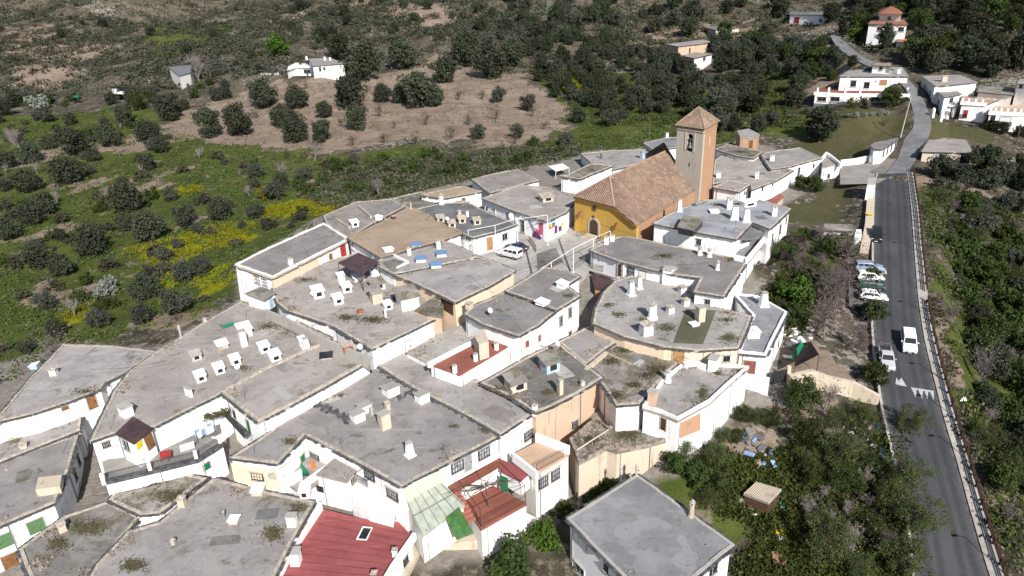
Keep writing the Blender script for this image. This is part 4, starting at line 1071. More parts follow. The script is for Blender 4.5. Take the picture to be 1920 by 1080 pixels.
# --- yard between DD and BB, red terrace CC
h = house('yard2', [(762,660),(830,622),(880,600),(905,618),(888,640),(806,682)], 15.3, 'shaded grey yard strewn with bins behind the red terrace', wall='white_old', roof='floor_grey', over=.05, eave=None, curb=False, debris=30, name='courtyard', cat='courtyard')
h = house('CC', [(806,682),(890,640),(925,618),(972,637),(862,702)], 16.3, 'white walled roof terrace with a bright red floor and clothes lines', roof='floor_red', over=.06, eave=None, curb=False, debris=0, name='terrace', cat='terrace')
parapet(h, [(803,680),(888,637)], 16.2, 16.9, .3, 'white'); pass
for x, y in ((853,699),(892,677),(931,656)): chimney(h, x, y, .4, 1.0, 'white_clean', 'block')
slab(h, 'stair_head', [(888,628),(908,618),(916,640),(898,646)], 16.3, 18.6, 'pale_stone', 18.6)
# --- BB: white houses with the curved front on the alley
h = house('BB1', [(889,572),(920,560),(948,546),(996,562),(1043,582),(1010,610),(972,630),(935,618),(905,608),(870,588)], 18.4, 'white house with small red framed windows above the alley', roof='roof_grey', over=.15, debris=16)
for x, y in ((988,645),(1011,634)): window(h, x, y, .7, 1.0, 'shutter', 'red_brown')
window(h, 952, 670, 1.1, 1.3, 'shutter', 'white_paint'); chimney(h, 880, 578, .8, .8, 'pale_stone', 'cap'); aerial(h, 924, 600, 2.4); dish(h, 918, 594, .4, z=18.4)
h = house('BB2', [(948,546),(985,523),(1020,501),(1056,506),(1088,519),(1062,535),(1088,555),(1043,582),(996,562)], 18.7, 'white house with two tall windows on the corner of the plaza', roof='roof_grey', over=.15, debris=10)
window(h, 1051, 602, .9, 1.5, 'window'); window(h, 1068, 586, .9, 1.5, 'window'); window(h, 1068, 628, .8, 1.2, 'window'); window(h, 1050, 641, .9, .9, 'hole')
skylight(h, 1055, 538, 1.3, .8, 'white', win=False); skylight(h, 1017, 570, 1.4, .5, 'white', win=False)
# --- N: peach house
h = house('N', [(901,718),(945,694),(990,668),(1046,642),(1098,684),(1130,708),(1085,736),(1036,761),(1004,774),(955,742)], 15.2, 'peach walled house with a mossy roof and two stair boxes', wall='peach', roof='roof_dark', over=.3, debris=50)
window(h, 1078, 757, 1.1, 1.3, 'shutter', 'peach'); window(h, 1036, 780, 1.1, 1.3, 'shutter', 'peach'); window(h, 1078, 795, .9, 1.0, 'grille')
skylight(h, 967, 728, 2.0, 1.6, 'pale_stone', rz=.5, cap='roof_dark'); dish(h, 962, 735, .6, hgt=.7); skylight(h, 1030, 693, 1.9, 1.8, 'sky_blue', rz=.5, cap='roof_dark'); dish(h, 1044, 668, .35, hgt=1.8)
chimney(h, 1050, 738, .7, 1.9, 'pale_stone', 'block', d=.5); chimney(h, 1092, 722, .4, .5, 'white', 'cap'); aerial(h, 1032, 665, 2.2); aerial(h, 1018, 668, 1.6)
b = mb('lamp_red'); p = at(1016, 692, 15.2); b.tube(p, p + Vector((0, 0, 1.0)), .33, .3, 10); tag(b.build('gas_bottle'), 'red gas bottle beside the pale blue stair box', 'bottle')
h = house('N2', [(1047,641),(1110,609),(1168,633),(1135,654),(1098,683)], 15.3, 'bare grey roof at the foot of the curved street', roof='roof_grey', over=.1, debris=22)
# --- O, P, Q: old roofs towards the garden
h = house('O', [(1136,655),(1176,634),(1224,653),(1271,681),(1237,714),(1199,757),(1154,760),(1130,722),(1099,686)], 15.0, 'overgrown old roof full of moss and stones', wall='white_old', roof='roof_mossy', over=.15, debris=90)
parapet(h, [(1100,690),(1136,660)], 14.9, 15.4, .5, 'pale_stone'); parapet(h, [(1136,660),(1180,680)], 14.9, 15.2, .3, 'stone'); chimney(h, 1252, 715, .7, 1.2, 'white_old', 'round')
h = house('P', [(1286,678),(1322,683),(1405,690),(1368,722),(1330,757),(1271,789),(1240,776),(1204,765),(1240,716)], 14.7, 'house with a rounded white parapet and a tall white garden wall', wall='white', roof='roof_grey', over=.12, debris=30, eave=None, curbmat='white_old', curbh=.35)
wallface(h, 'brick_orange', [(1274,794),(1313,774),(1313,806),(1274,822)]); window(h, 1343, 797, 1.7, 1.5, 'shutter', 'white_paint'); window(h, 1244, 795, .8, 1.6, 'door', 'wood_dark')
chimney(h, 1223, 757, .9, 1.7, 'peach', 'block'); chimney(h, 1337, 692, 1.4, 1.7, 'white', 'block', d=1.0); parapet(h, [(1284,680),(1300,675),(1322,684)], 14.6, 15.5, .3, 'white')
window(h, 1376, 770, .9, 2.0, 'shutter', 'white_paint')
h = house('Q', [(1067,826),(1117,784),(1141,803),(1204,770),(1240,778),(1265,822),(1210,838),(1156,848),(1138,842),(1085,870)], 11.3, 'roofless ruin with weedy floor and crumbling masonry walls', wall='pale_stone', roof='roof_mossy', over=.06, eave=None, curb=True, debris=120, name='ruin', cat='ruin', curbmat='rubble_mix', curbh=.3)
b = mb('pale_stone'); b.tube(at(1078,846,11.5), at(1140,806,11.5), .1, .08, 6); tag(b.build('timber_beam'), 'fallen pale timber beam lying in the roofless ruin', 'beam')
# --- R: big curved roof, T, S, U
h = house('R', [(1154,526),(1190,515),(1222,506),(1243,522),(1300,546),(1346,577),(1409,592),(1398,622),(1385,653),(1310,657),(1245,651),(1170,631),(1111,606),(1116,580),(1132,548)], 16.9, 'curved grey roof with a green patch and stubby white chimneys', wall='cream', roof='roof_grey', over=.2, debris=40)
slab(h, 'green_patch', [(1286,579),(1343,582),(1318,645),(1262,643)], 16.89, 16.94, 'mat_green')
chimney(h, 1183, 553, .95, 2.0, 'white', 'taper'); chimney(h, 1198, 541, .8, 1.8, 'white', 'taper'); chimney(h, 1223, 597, 1.25, 1.9, 'white', 'round'); chimney(h, 1211, 626, 1.4, 1.5, 'white', 'cap'); chimney(h, 1256, 586, .9, .9, 'white', 'cap'); chimney(h, 1285, 572, .9, .9, 'white', 'cap'); chimney(h, 1279, 549, 1.0, 1.0, 'white', 'cap'); chimney(h, 1312, 602, 1.0, 2.1, 'pale_stone', 'block'); skylight(h, 1301, 610, 1.0, .25, 'white_old', win=False, tilt=0)
window(h, 1272, 668, 1.5, 1.6, 'door', 'wood_tan'); window(h, 1362, 672, .9, .9, 'window')
h = house('T', [(1105,469),(1138,452),(1166,442),(1202,448),(1290,467),(1401,489),(1395,500),(1358,556),(1300,547),(1313,521),(1266,515),(1220,505),(1160,490)], 18.8, 'long grey roof above the white balcony beside the plaza steps', roof='roof_grey', over=.2, debris=40)
window(h, 1163, 507, .95, 2.0, 'door', 'wood_dark'); window(h, 1183, 509, 1.2, 1.3, 'grille'); window(h, 1205, 514, 1.2, 1.1, 'shutter', 'white_paint'); window(h, 1327, 566, .7, .7, 'window')
chimney(h, 1345, 506, .55, 1.0, 'white', 'round'); chimney(h, 1312, 478, .7, .9, 'white', 'round'); chimney(h, 1330, 481, .7, .9, 'white', 'round'); chimney(h, 1137, 458, .6, 1.3, 'white', 'block'); chimney(h, 1148, 452, .6, 1.0, 'white', 'block')
chimney(h, 1252, 531, 1.6, 2.4, 'white', 'block', z=16.9, d=1.3)
slab(h, 'balcony', [(1106,497),(1165,513),(1225,524),(1220,533),(1160,522),(1103,505)], 15.6, 15.8, 'concrete'); railing([at(1104,503,15.8), at(1158,518,15.8), at(1200,528,15.8)], 'balcony_railing', h.root, 'iron', 1.0)
h = house('porch2', [(1108,515),(1160,524),(1152,546),(1115,540)], 15.2, 'orange doorway with dark brown interior under the white balcony', wall='brick_orange', roof='pergola_brown', over=.1, eave=None, curb=False, debris=0, base=12.5)  # brown top stands in for the dark interior beneath the balcony
h = house('S', [(1374,551),(1400,554),(1422,557),(1476,587),(1455,628),(1437,667),(1384,662),(1398,622),(1411,593)], 15.6, 'blue grey roofed house with a white parapet at the village edge', wall='white', roof='roof_blue', over=.15, debris=6, curbmat='white', curbh=.25)
window(h, 1405, 688, 1.5, 1.9, 'shutter', 'red_brown'); chimney(h, 1431, 573, 1.1, 1.9, 'white_clean', 'taper'); skylight(h, 1409, 630, 1.6, .9, 'white_clean', win=False, tilt=0); window(h, 1458, 645, .8, 1.0, 'window')
h = house('U1', [(1224,419),(1246,406),(1270,393),(1322,375),(1420,374),(1483,391),(1464,410),(1443,430),(1411,417),(1397,432),(1382,449),(1300,434)], 21.4, 'tall white house with long white chimneys beside the church', roof='roof_blue', over=.2, debris=20)
window(h, 1311, 454, .8, 1.0, 'window'); window(h, 1462, 430, .9, 1.6, 'window'); window(h, 1473, 413, .7, 1.1, 'window'); window(h, 1447, 446, .7, 1.4, 'window')
chimney(h, 1274, 396, .8, 2.0, 'white_clean', 'taper'); chimney(h, 1367, 391, .9, 1.9, 'white', 'cap'); chimney(h, 1377, 411, 1.3, 2.2, 'white_clean', 'taper', d=.9); chimney(h, 1399, 416, 1.1, 2.2, 'white_clean', 'taper', d=.9); chimney(h, 1451, 404, .8, 1.6, 'white_clean', 'cap'); skylight(h, 1402, 386, 2.6, 1.0, 'white_old', win=True, tilt=0, d=1.4, rz=.4); skylight(h, 1339, 398, 1.4, .3, 'white_old', win=False, tilt=0)
slab(h, 'stair_head', [(1272,427),(1300,433),(1318,414),(1284,408)], 21.4, 22.4, 'glass_dark', 22.4); slab(h, 'stair_roof', [(1270,424),(1300,431),(1321,409),(1282,403)], 22.4, 22.6, 'roof_mossy', 22.6)
h = house('U2', [(1378,455),(1412,420),(1446,430),(1400,484),(1376,478)], 18.7, 'roof deck with railing and red band on the tall white house', wall='white', roof='roof_slab', over=.05, eave=None, curb=False, debris=0, name='house', cat='house')
parapet(h, [(1400,484),(1446,428)], 18.7, 19.7, .3, 'white'); parapet(h, [(1397,482),(1378,478)], 18.7, 19.7, .3, 'white')
wallface(h, 'red_brown', [(1403,487),(1443,441),(1443,446),(1403,494)], 'red_band')
for x, y in ((1412,505),(1430,480),(1424,524),(1436,500)): window(h, x, y, 1.0, 1.9, 'window')
window(h, 1418, 515, 2.6, .3, 'balcony'); window(h, 1434, 492, 2.4, .3, 'balcony'); slab(h, 'canopy', [(1382,446),(1412,421),(1436,428),(1424,444),(1400,450)], 20.6, 20.7, 'roof_slab', 20.7)
b = mb('white_clean'); p = at(1393, 462, 18.75); b.box((p.x, p.y, 19.1), (2.4, .8, .7), (.75, .66, 0)); b.build('planter_box', h.root)
# --- X: house with the murals
h = house('X', [(904,372),(940,359),(975,346),(1030,352),(1080,375),(1062,398),(1024,415),(960,394)], 20.0, 'white house painted with colourful murals on the plaza', wall='white_clean', roof='roof_warm', over=.2, debris=6)
window(h, 981, 424, 1.0, 2.2, 'window'); window(h, 927, 397, .9, 1.1, 'window', bars=False); window(h, 913, 391, .5, .8, 'hole'); window(h, 982, 446, .9, 1.4, 'window'); window(h, 954, 405, .9, .9, 'window')
skylight(h, 1024, 376, 2.2, 1.2, 'pale_stone', rz=.35, cap='tan_curb')
mur = MB()
def mural(mat, pts): wallface(HOUSES['X'], mat, pts, 'mural', .05)
mural('pink', [(1010,418),(1018,417),(1017,440),(1011,440)]); mural('pink', [(1004,427),(1012,433),(1012,440),(1005,433)])
mural('purple', [(1000,432),(1006,434),(1016,446),(1013,452),(1003,452),(998,444)]); mural('grey_panel', [(990,412),(994,412),(1004,432),(1001,437)])
for i, c in enumerate(('orange', 'yellow', 'green_net', 'blue')): mural(c, [(1029 + i * 3, 421 - i * 1.5), (1031.6 + i * 3, 419.7 - i * 1.5), (1031.6 + i * 3, 426 - i * 1.5), (1029 + i * 3, 427.5 - i * 1.5)])
mural('red_paint', [(1029,428),(1041,422),(1041,424),(1029,431)]); mural('purple', [(1040,424),(1045,421),(1045,436),(1039,439)]); mural('yellow', [(1051,419),(1056,416),(1056,422),(1051,424)]); mural('purple', [(1047,425),(1053,423),(1053,432),(1047,435)]); mural('blue', [(1029,417),(1041,411),(1041,413),(1029,419)])
h = house('GG', [(884,336),(925,326),(969,317),(1012,338),(977,346),(940,357),(918,362)], 19.0, 'pale old roof at the back of the village above the orchard', wall='white_old', roof='roof_warm', over=.15, debris=30)
h = house('HH1', [(1050,330),(1062,329),(1107,307),(1149,311),(1087,336)], 20.2, 'small white house with a weedy roof behind the church', roof='roof_mossy', over=.12, debris=20)
h = house('HH2', [(1088,288),(1140,283),(1201,280),(1240,283),(1226,300),(1150,318),(1108,305)], 19.4, 'grey roof spread behind the church ridge', roof='roof_grey', over=.12, debris=10)
chimney(h, 1127, 297, .45, 1.4, 'slate', 'round'); chimney(h, 1204, 297, .9, 1.7, 'sky_blue', 'cap')
h = house('HH3', [(1206,268),(1250,258),(1300,256),(1300,272),(1225,282)], 20.3, 'dark back roof at the far side of the church', roof='roof_slab', over=.12, debris=6); chimney(h, 1250, 258, .7, 1.2, 'white', 'cap')
b = mb('tarp_white'); P = [at(x, y, 18.6) for x, y in ((1028,312),(1055,307),(1067,315),(1042,322))]; b.solid(P, [p + Vector((0, 0, .08)) for p in P])
for p in P: b.tube((p.x, p.y, 15.5), (p.x, p.y, 18.6), .06, None, 4)
tag(b.build('canopy'), 'white awning canopy near the rubble behind the mural house', 'canopy')
# --- houses right of the church
h = house('V1', [(1338,351),(1352,344),(1366,339),(1407,346),(1386,360)], 20.0, 'small white house just right of the bell tower', roof='roof_grey', over=.12, debris=6, eave='slate'); window(h, 1396, 362, .5, .9, 'hole')
h = house('V2', [(1340,300),(1360,288),(1420,296),(1487,320),(1457,338),(1409,356),(1407,346),(1366,339),(1336,345)], 19.8, 'cluttered grey roof with a white garden wall right of the tower', roof='roof_warm', over=.15, debris=60)
for x, y in ((1429,352),(1448,343)): window(h, x, y, .6, 1.1, 'window')
chimney(h, 1419, 334, .7, 1.4, 'white', 'cap'); chimney(h, 1347, 333, .9, 1.2, 'white', 'block')
h = house('V5', [(1340,280),(1365,270),(1430,285),(1413,297),(1380,292)], 20.6, 'low weedy roof between the tower and brick hut', roof='roof_mossy', over=.12, debris=30)
h = house('V3', [(1425,288),(1460,282),(1500,277),(1541,296),(1483,312),(1445,318)], 20.3, 'white farmhouse with an orange tree at its front', roof='roof_grey', over=.15, debris=4)
window(h, 1497, 322, .9, 1.8, 'window'); window(h, 1525, 311, .6, .8, 'window'); chimney(h, 1447, 301, 1.0, 1.2, 'white', 'block')
h = house('V4', [(1541,297),(1547,288),(1556,288),(1577,307),(1542,314)], 19.6, 'white annexe with rounded wall and lean-to end', roof='roof_warm', over=.1, eave=None, curb=False, debris=3); window(h, 1553, 330, .8, .9, 'window'); parapet(h, [(1541,296),(1550,285),(1556,289),(1577,306)], 19.2, 20.3, .4)
h = house('hut', [(1382,245),(1404,241),(1425,252),(1421,258),(1388,257)], 23.0, 'small brick hut with a grey top behind the tower', wall='brick_orange', roof='roof_grey', over=.1, eave=None, curb=False, debris=0, name='hut', cat='hut'); window(h, 1408, 270, 1.0, 2.0, 'door', 'wood_brown')
h = house('V6', [(1438,377),(1462,362),(1470,368),(1450,386)], 17.6, 'narrow red tiled porch below the cluttered roof', wall='pale_stone', roof='floor_red', over=.1, eave=None, curb=False, debris=0)

moss(HOUSES['O'], [(1172,656,24,8),(1145,678,22,10),(1230,692,30,13),(1152,742,24,10),(1212,704,22,8),(1190,722,20,8)])
moss(HOUSES['R'], [(1160,590,22,7),(1140,572,16,6),(1250,615,24,11),(1368,634,26,12),(1362,600,22,7),(1205,600,14,6)])
moss(HOUSES['P'], [(1318,738,14,20),(1392,698,18,7),(1345,700,12,6)])
moss(HOUSES['I2'], [(330,932,44,20),(285,905,30,8)])
moss(HOUSES['A'], [(545,828,22,9),(912,806,16,9),(850,800,10,4),(640,742,12,5)])
moss(HOUSES['D'], [(560,622,44,12),(500,612,30,10),(610,640,20,8),(455,690,30,6)])
moss(HOUSES['DD'], [(700,600,50,10),(740,562,30,8),(650,596,30,8),(570,525,30,6)])
moss(HOUSES['I3'], [(512,1000,26,20),(562,952,26,12),(250,1060,30,14)])
moss(HOUSES['I1'], [(165,990,40,16),(110,1020,24,14)])
moss(HOUSES['T'], [(1245,480,28,8),(1370,488,16,5),(1285,462,16,4)])
moss(HOUSES['N'], [(955,745,20,8),(1030,735,18,7),(930,728,16,6)])
moss(HOUSES['Q'], [(1105,825,30,16),(1180,815,30,12),(1225,805,20,9)])
moss(HOUSES['U1'], [(1300,384,20,5),(1345,384,14,4)])
moss(HOUSES['FF2'], [(800,375,30,6)]); moss(HOUSES['HH1'], [(1110,320,22,5)]); moss(HOUSES['V5'], [(1390,285,24,5)]); moss(HOUSES['BB2'], [(1065,555,16,6)]); moss(HOUSES['E'], [(160,735,30,6)])

# patched stretches of roof, and rain pipes down the corners
rp = random.Random(77)
for key_ in ('A','B','C','D','DD','E','G','H','I1','I3','R','T','U1','X','AA1','AA2','BB1','BB2','N','P','O','EE','FF1','V2','HH2','GG','V3','N2'):
    h = HOUSES[key_]; q = offset(h.poly, 1.6); zt = h.z
    for k in range(rp.choice((1, 2, 2, 3))):
        i = rp.randrange(len(q)); p = q[i].lerp(q[(i + rp.randrange(1, len(q))) % len(q)], rp.uniform(.2, .8)); sx_, sy_ = rp.uniform(1.0, 3.6), rp.uniform(.7, 2.2); a_ = _roofdir(h) + rp.uniform(-.15, .15)
        ca_, sa_ = math.cos(a_), math.sin(a_)
        cs_ = [(p.x + (u * sx_ * ca_ - v * sy_ * sa_) / 2 + rp.uniform(-.12, .12), p.y + (u * sx_ * sa_ + v * sy_ * ca_) / 2 + rp.uniform(-.12, .12)) for u, v in ((-1, -1), (.2, -1.1), (1, -.9), (1.05, .3), (.9, 1), (-.3, 1.08), (-1, .9))]
        if not all(inside(h.poly, np.array([x]), np.array([y]))[0] for x, y in cs_): continue
        b = mb(rp.choice(('roof_warm', 'roof_dark', 'roof_slab', 'roof_grey', 'concrete'))); b.prism(cs_, zt - .06, zt + .012 + .003 * k); b.build('roof_patch', h.root)
for key_, h in list(HOUSES.items()):
    n = len(h.wallp); made = 0
    for i in rp.sample(range(n), n):
        p, q = h.wallp[i], h.wallp[(i + 1) % n]; e_ = (q - p).xy.to_3d(); L_ = e_.length
        if L_ < 3: continue
        e_.normalize(); nn = Vector((e_.y, -e_.x, 0)); c_ = (p + q) / 2
        if nn.dot(c_.xy.to_3d()) > -10: continue
        s_ = p + e_ * rp.uniform(.35, .7) + nn * .08
        b = mb('iron_grey' if rp.random() < .6 else 'concrete'); b.tube((s_.x, s_.y, h.base), (s_.x, s_.y, h.z - .25), .055, None, 6); b.build('drainpipe', h.root); made += 1
        if made >= 2: break
# ================================================================== CHURCH
g = NG('tiles')      # clay barrel tiles: courses follow the slope through a stored direction
ta = g.attr('slope')  # x along eave (m), y down slope (m)
sx = _n(g.nt, 'ShaderNodeSeparateXYZ'); g.link(ta['Vector'], sx.inputs[0])
rows = g.math('PINGPONG', sx.outputs[0], .2); crs = g.math('FRACT', g.math('MULTIPLY', sx.outputs[1], 2.2))
n1 = g.noise(.3, 6, .6, None, .5); n2 = g.noise(1.1, 5, .65, g.mapping((.7, .7, 1.4))); n3 = g.noise(2.6, 4, .8)
c = g.mix(g.step(n1, .38, .64), (.20, .138, .105), (.275, .19, .145))
c = g.mix(g.step(n2, .52, .64, 0, .7), c, (.36, .27, .20))
c = g.mix(g.step(n3, .58, .68, 0, .8), c, (.47, .40, .32))
c = g.mix(g.step(n3, .3, .42, .75, 0), c, (.17, .115, .09))
c = g.mix(g.step(rows, .0, .09, .5, 0), c, (.06, .04, .03))
g.bump(g.math('ADD', g.math('MULTIPLY', rows, 5.0), g.math('MULTIPLY', crs, .3)), 1.0, .12)
g.out(c, .9, .1)
def tile_face(name, pts, parent, eave=None, thick=.16):
    """sloping tiled plane; pts ring, first edge is the eave"""
    P = [Vector(p) for p in pts]
    u = (P[1] - P[0]).normalized(); n = (P[1] - P[0]).cross(P[2] - P[0]).normalized()
    if n.z < 0: n = -n
    v = n.cross(u)
    if v.z > 0: v = -v
    org = ORG[parent.name]
    # really corrugated sheet: strips along the slope
    bm = bmesh.new()
    L = [(p - P[0]).dot(u) for p in P]; a, b = min(L), max(L)
    fbot = bm.faces.new([bm.verts.new(p - n * thick - org) for p in P])
    ftop = bm.faces.new([bm.verts.new(p - org) for p in P])
    step = .4; k = int((b - a) / (step / 2))
    for i in range(1, k):
        co = P[0] + u * (a + i * step / 2) - org
        fs = [f for f in bm.faces if f is not fbot and f.is_valid]
        geom = set(); 
        for f in fs: geom.add(f); geom.update(f.edges); geom.update(f.verts)
        geom -= set(fbot.verts) | set(fbot.edges)
        bmesh.ops.bisect_plane(bm, geom=list(geom), plane_co=co, plane_no=u, dist=1e-4)
    for vv in bm.verts:
        if vv in fbot.verts: continue
        s = ((vv.co + org - P[0]).dot(u) - a) / (step / 2)
        if abs(s - round(s)) < .03 and int(round(s)) % 2 == 1: vv.co += n * .11
    me = bpy.data.meshes.new(name); bm.to_mesh(me); bm.free(); me.materials.append(MATS['tiles'])
    at_ = me.attributes.new('slope', 'FLOAT_VECTOR', 'POINT'); d = np.empty(len(me.vertices) * 3)
    co = np.empty(len(me.vertices) * 3); me.vertices.foreach_get('co', co); co = co.reshape(-1, 3)
    rel = co + np.array(org) - np.array(P[0]); d = np.stack([rel @ np.array(u), rel @ np.array(v), np.zeros(len(rel))], 1)
    at_.data.foreach_set('vector', d.astype(np.float32).ravel())
    o = link(name, me, parent); ORG[o.name] = org
    return o
ZE, ZR = 22.9, 27.0
eL, eM = at(1075, 368, ZE), at(1152, 388, ZE)          # eave of the front hip
fd = (eM - eL).xy.to_3d().normalized(); fn = Vector((fd.y, -fd.x, 0))
d = ray(1194, 423); s = (eM - CAM).dot(fn) / d.dot(fn); eR = CAM + d * s     # low corner of the right slope
r0 = at(1143, 331, ZR); r1 = at(1247, 284, ZR)
back = (r1 - r0).xy.to_3d()
ebR = at(1314, 350, eR.z)
dR = (ebR - eR)
eLb = eL + back * 1.1
ch = empty('church', (eL.x, eL.y, 14.5), 'ochre fronted church with brown clay tile roof', 'church')
inn = fn * -.35
w = mb('ochre')
F0 = [eL + inn, eM + inn, eR + inn + fd * -.3]
front = [Vector((p.x, p.y, 14.5)) for p in (F0[0], F0[1], F0[2])]
ring = [front[0], front[2], Vector((F0[2].x, F0[2].y, eR.z - .25)), Vector((F0[1].x, F0[1].y, ZE - .2)), Vector((F0[0].x, F0[0].y, ZE - .2))]
w.solid(ring, [p + fn * -.5 for p in ring]); w.build('facade', ch)
w = mb('brick_orange')
sideR = [eR + inn + fd * -.3, ebR + fd * -.3]
p0, p1 = sideR; nrm = Vector((dR.y, -dR.x, 0)).normalized()
w.box(((p0 + p1) / 2).xy.to_3d() + nrm * -.3 + Vector((0, 0, (14.5 + eR.z - .2) / 2)), (dR.xy.length - .9, .5, eR.z - .2 - 14.5), dR.xy.to_3d())
w.build('side_wall', ch)
w = mb('peach'); q0, q1 = eL + inn + fd * .3, eLb + fd * .3
w.box(((q0 + q1) / 2).xy.to_3d() + Vector((0, 0, (14.5 + ZE - .2) / 2)) + fn * -.5, ((q1 - q0).xy.length - .8, .5, ZE - .2 - 14.5), (q1 - q0).xy.to_3d()); w.build('back_wall', ch)
tile_face('roof_right', [eR + fn * .1, ebR, r1, r0, eM + fn * .1], ch)
tile_face('roof_front', [eL + fn * .1, eM + fn * .1, r0], ch)
tile_face('roof_left', [eLb, eL + fn * .1, r0, r1 + back * .05], ch)
rg = mb('roof_brown')
for a, b in ((r0, r1), (r0, eM), (r0, eL)):
    n_ = int((b - a).length / .45)
    for i in range(n_): rg.tube(a.lerp(b, i / n_) + Vector((0, 0, .06)), a.lerp(b, (i + .95) / n_) + Vector((0, 0, .03)), .17, .14, 6)
rg.build('ridge_tiles', ch)
ev = mb('wood_brown'); ev.box((eL + eM) / 2 + fn * -.05 + Vector((0, 0, -.24)), ((eM - eL).length, .5, .12), fd); ev.box((eR + eM) / 2 + fn * -.05 + Vector((0, 0, -.3)), ((eM - eR).length, .5, .12), (eR - eM).normalized(), None, fn.cross((eR - eM).normalized()) * -1); ev.build('eaves', ch)
# door, oculus, cross, flags
def facade(px, py, off=.02):
    d = ray(px, py); q = F0[0]; s = (q - CAM).dot(fn) / d.dot(fn); return CAM + d * s + fn * off
up = Vector((0, 0, 1))
pd = facade(1114, 433)
D = mb('pale_stone'); Wd, Hd = 2.0, 3.1
def arch(mbld, c, w, h, depth, n, t, off):
    pts = [c + t * (-w / 2), c + t * (w / 2), c + t * (w / 2) + up * (h - w / 2)] + [c + up * (h - w / 2) + t * (w / 2 * math.cos(a)) + up * (w / 2 * math.sin(a)) for a in [math.pi * i / 10 for i in range(1, 10)]] + [c + t * (-w / 2) + up * (h - w / 2)]
    mbld.solid([p + n * off for p in pts], [p + n * (off + depth) for p in pts])
base_c = Vector((pd.x, pd.y, 16.3))
arch(D, base_c, Wd + .9, Hd + .45, .1, fn, fd, .0); o = D.build('door_surround', ch)
D = mb('wood_dark'); arch(D, base_c, Wd, Hd, .1, fn, fd, .04); o = D.build('door', ch)
D = mb('iron'); D.box(base_c + fn * .17 + up * 1.3 + fd * .2, (.1, .08, .3), fd, fn); D.build('handle', o)
oc = facade(1115, 390); D = mb('wood_brown'); D.tube(oc - fn * .02, oc + fn * .12, .55, .55, 16); o = D.build('oculus', ch); D = mb('glass_dark'); D.tube(oc, oc + fn * .14, .4, .4, 16); D.build('pane', o)
cr = facade(1113, 409, .1); D = mb('iron'); D.box(cr, (.12, .1, 1.2), fd, fn); D.box(cr + up * .2, (.7, .1, .12), fd, fn); D.build('cross', ch)
for (x, y), lab in (((1089, 402), 'furled red banner on the church front nearer the mural house'), ((1157, 424), 'furled red banner on the church front nearer the long white house')):
    p = facade(x, y, .2); D = mb('red_brown'); D.tube(p + fn * .2 + up * .9 + fd * .4, p + fn * .5 - up * 1.0 - fd * .4, .07, .05); D.box(p + fn * .4, (.35, .15, 1.7), (fd + up * .0), fn, (up + fd * .35)); tag(D.build('furled_banner'), lab, 'banner')
# low garden wall and steps with pots in front
D = mb('pale_stone')
for k in range(4): D.box(base_c + fn * (1.7 - k * .35) + up * (-.25 + k * .09), (3.4 - k * .4, .4, .2 + .18 * k), fd, fn)
D.build('entrance_steps', ch)
railing([base_c + fn * 2.0 + fd * -2.4 - up * .3, base_c + fn * .4 + fd * -2.0 - up * .3], 'handrail', ch); railing([base_c + fn * 2.0 + fd * 2.4 - up * .3, base_c + fn * .4 + fd * 2.0 - up * .3], 'handrail', ch)
for q, col in (((1095,444),'leaf_green'),):
    pass
# ------------------------------------------------ bell tower
tz = 32.6
tA, tB, tC = at(1270, 236, tz), at(1320, 243, tz), at(1345, 229, tz)
tD = tA + (tC - tB)
# keep the plan square
tw = empty('bell_tower', (tB.x, tB.y, 14.5), 'square bell tower with a pyramid tile roof and one bell', 'tower')
w = mb('tower_plaster'); u1 = (tA - tB).xy.to_3d(); u2 = (tC - tB).xy.to_3d()
ctr = (tA + tC) / 2
def face_wall(p, q, mat, name, openings=()):
    """wall between two corners, split round an opening (centre, w, z0, z1)"""
    b = mb(mat); e = (q - p).xy.to_3d(); L = e.length; e.normalize(); n = Vector((e.y, -e.x, 0))
    if n.dot(p - ctr) < 0: n = -n
    cen = lambda s0, s1, z0, z1: b.box((p.x + e.x * (s0 + s1) / 2 - n.x * .25, p.y + e.y * (s0 + s1) / 2 - n.y * .25, (z0 + z1) / 2), (s1 - s0, .5, z1 - z0), e, n)
    if not openings: cen(.5 if name == 'tower_side' else 0, L, 14.5, tz)
    else:
        c, w_, z0, z1 = openings[0]
        cen(0, c - w_ / 2, 14.5, tz); cen(c + w_ / 2, L, 14.5, tz); cen(c - w_ / 2, c + w_ / 2, 14.5, z0)
        # arched head
        k = 10; zc = z1 - w_ / 2
        for i in range(k):
            s0, s1 = c - w_ / 2 + w_ * i / k, c - w_ / 2 + w_ * (i + 1) / k; m_ = (s0 + s1) / 2 - c
            cen(s0, s1, zc + math.sqrt(max(0, (w_ / 2) ** 2 - m_ * m_)), tz)
    return b.build(name, tw), e, n, L
_, e1, n1_, L1 = face_wall(tA, tB, 'tower_plaster', 'tower_front', [(u1.length * .52, u1.length * .2, tz - 4.7, tz - 1.15)])
face_wall(tB, tC, 'brick_orange', 'tower_side'); face_wall(tC, tD, 'brick_orange', 'tower_side'); face_wall(tD, tA, 'tower_plaster', 'tower_side')
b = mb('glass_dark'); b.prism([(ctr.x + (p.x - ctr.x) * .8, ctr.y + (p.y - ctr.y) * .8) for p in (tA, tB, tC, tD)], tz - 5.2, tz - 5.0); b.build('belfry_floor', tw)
pb = tA + e1 * (L1 * .52) - n1_ * .1
bl = mb('bronze'); prof = [(0, .46), (.12, .43), (.4, .32), (.75, .25), (.9, .16), (1.0, .05)]
for i in range(len(prof) - 1): bl.tube((pb.x, pb.y, tz - 3.9 + prof[i][0] * 1.15), (pb.x, pb.y, tz - 3.9 + prof[i + 1][0] * 1.15), prof[i][1], prof[i + 1][1], 14)
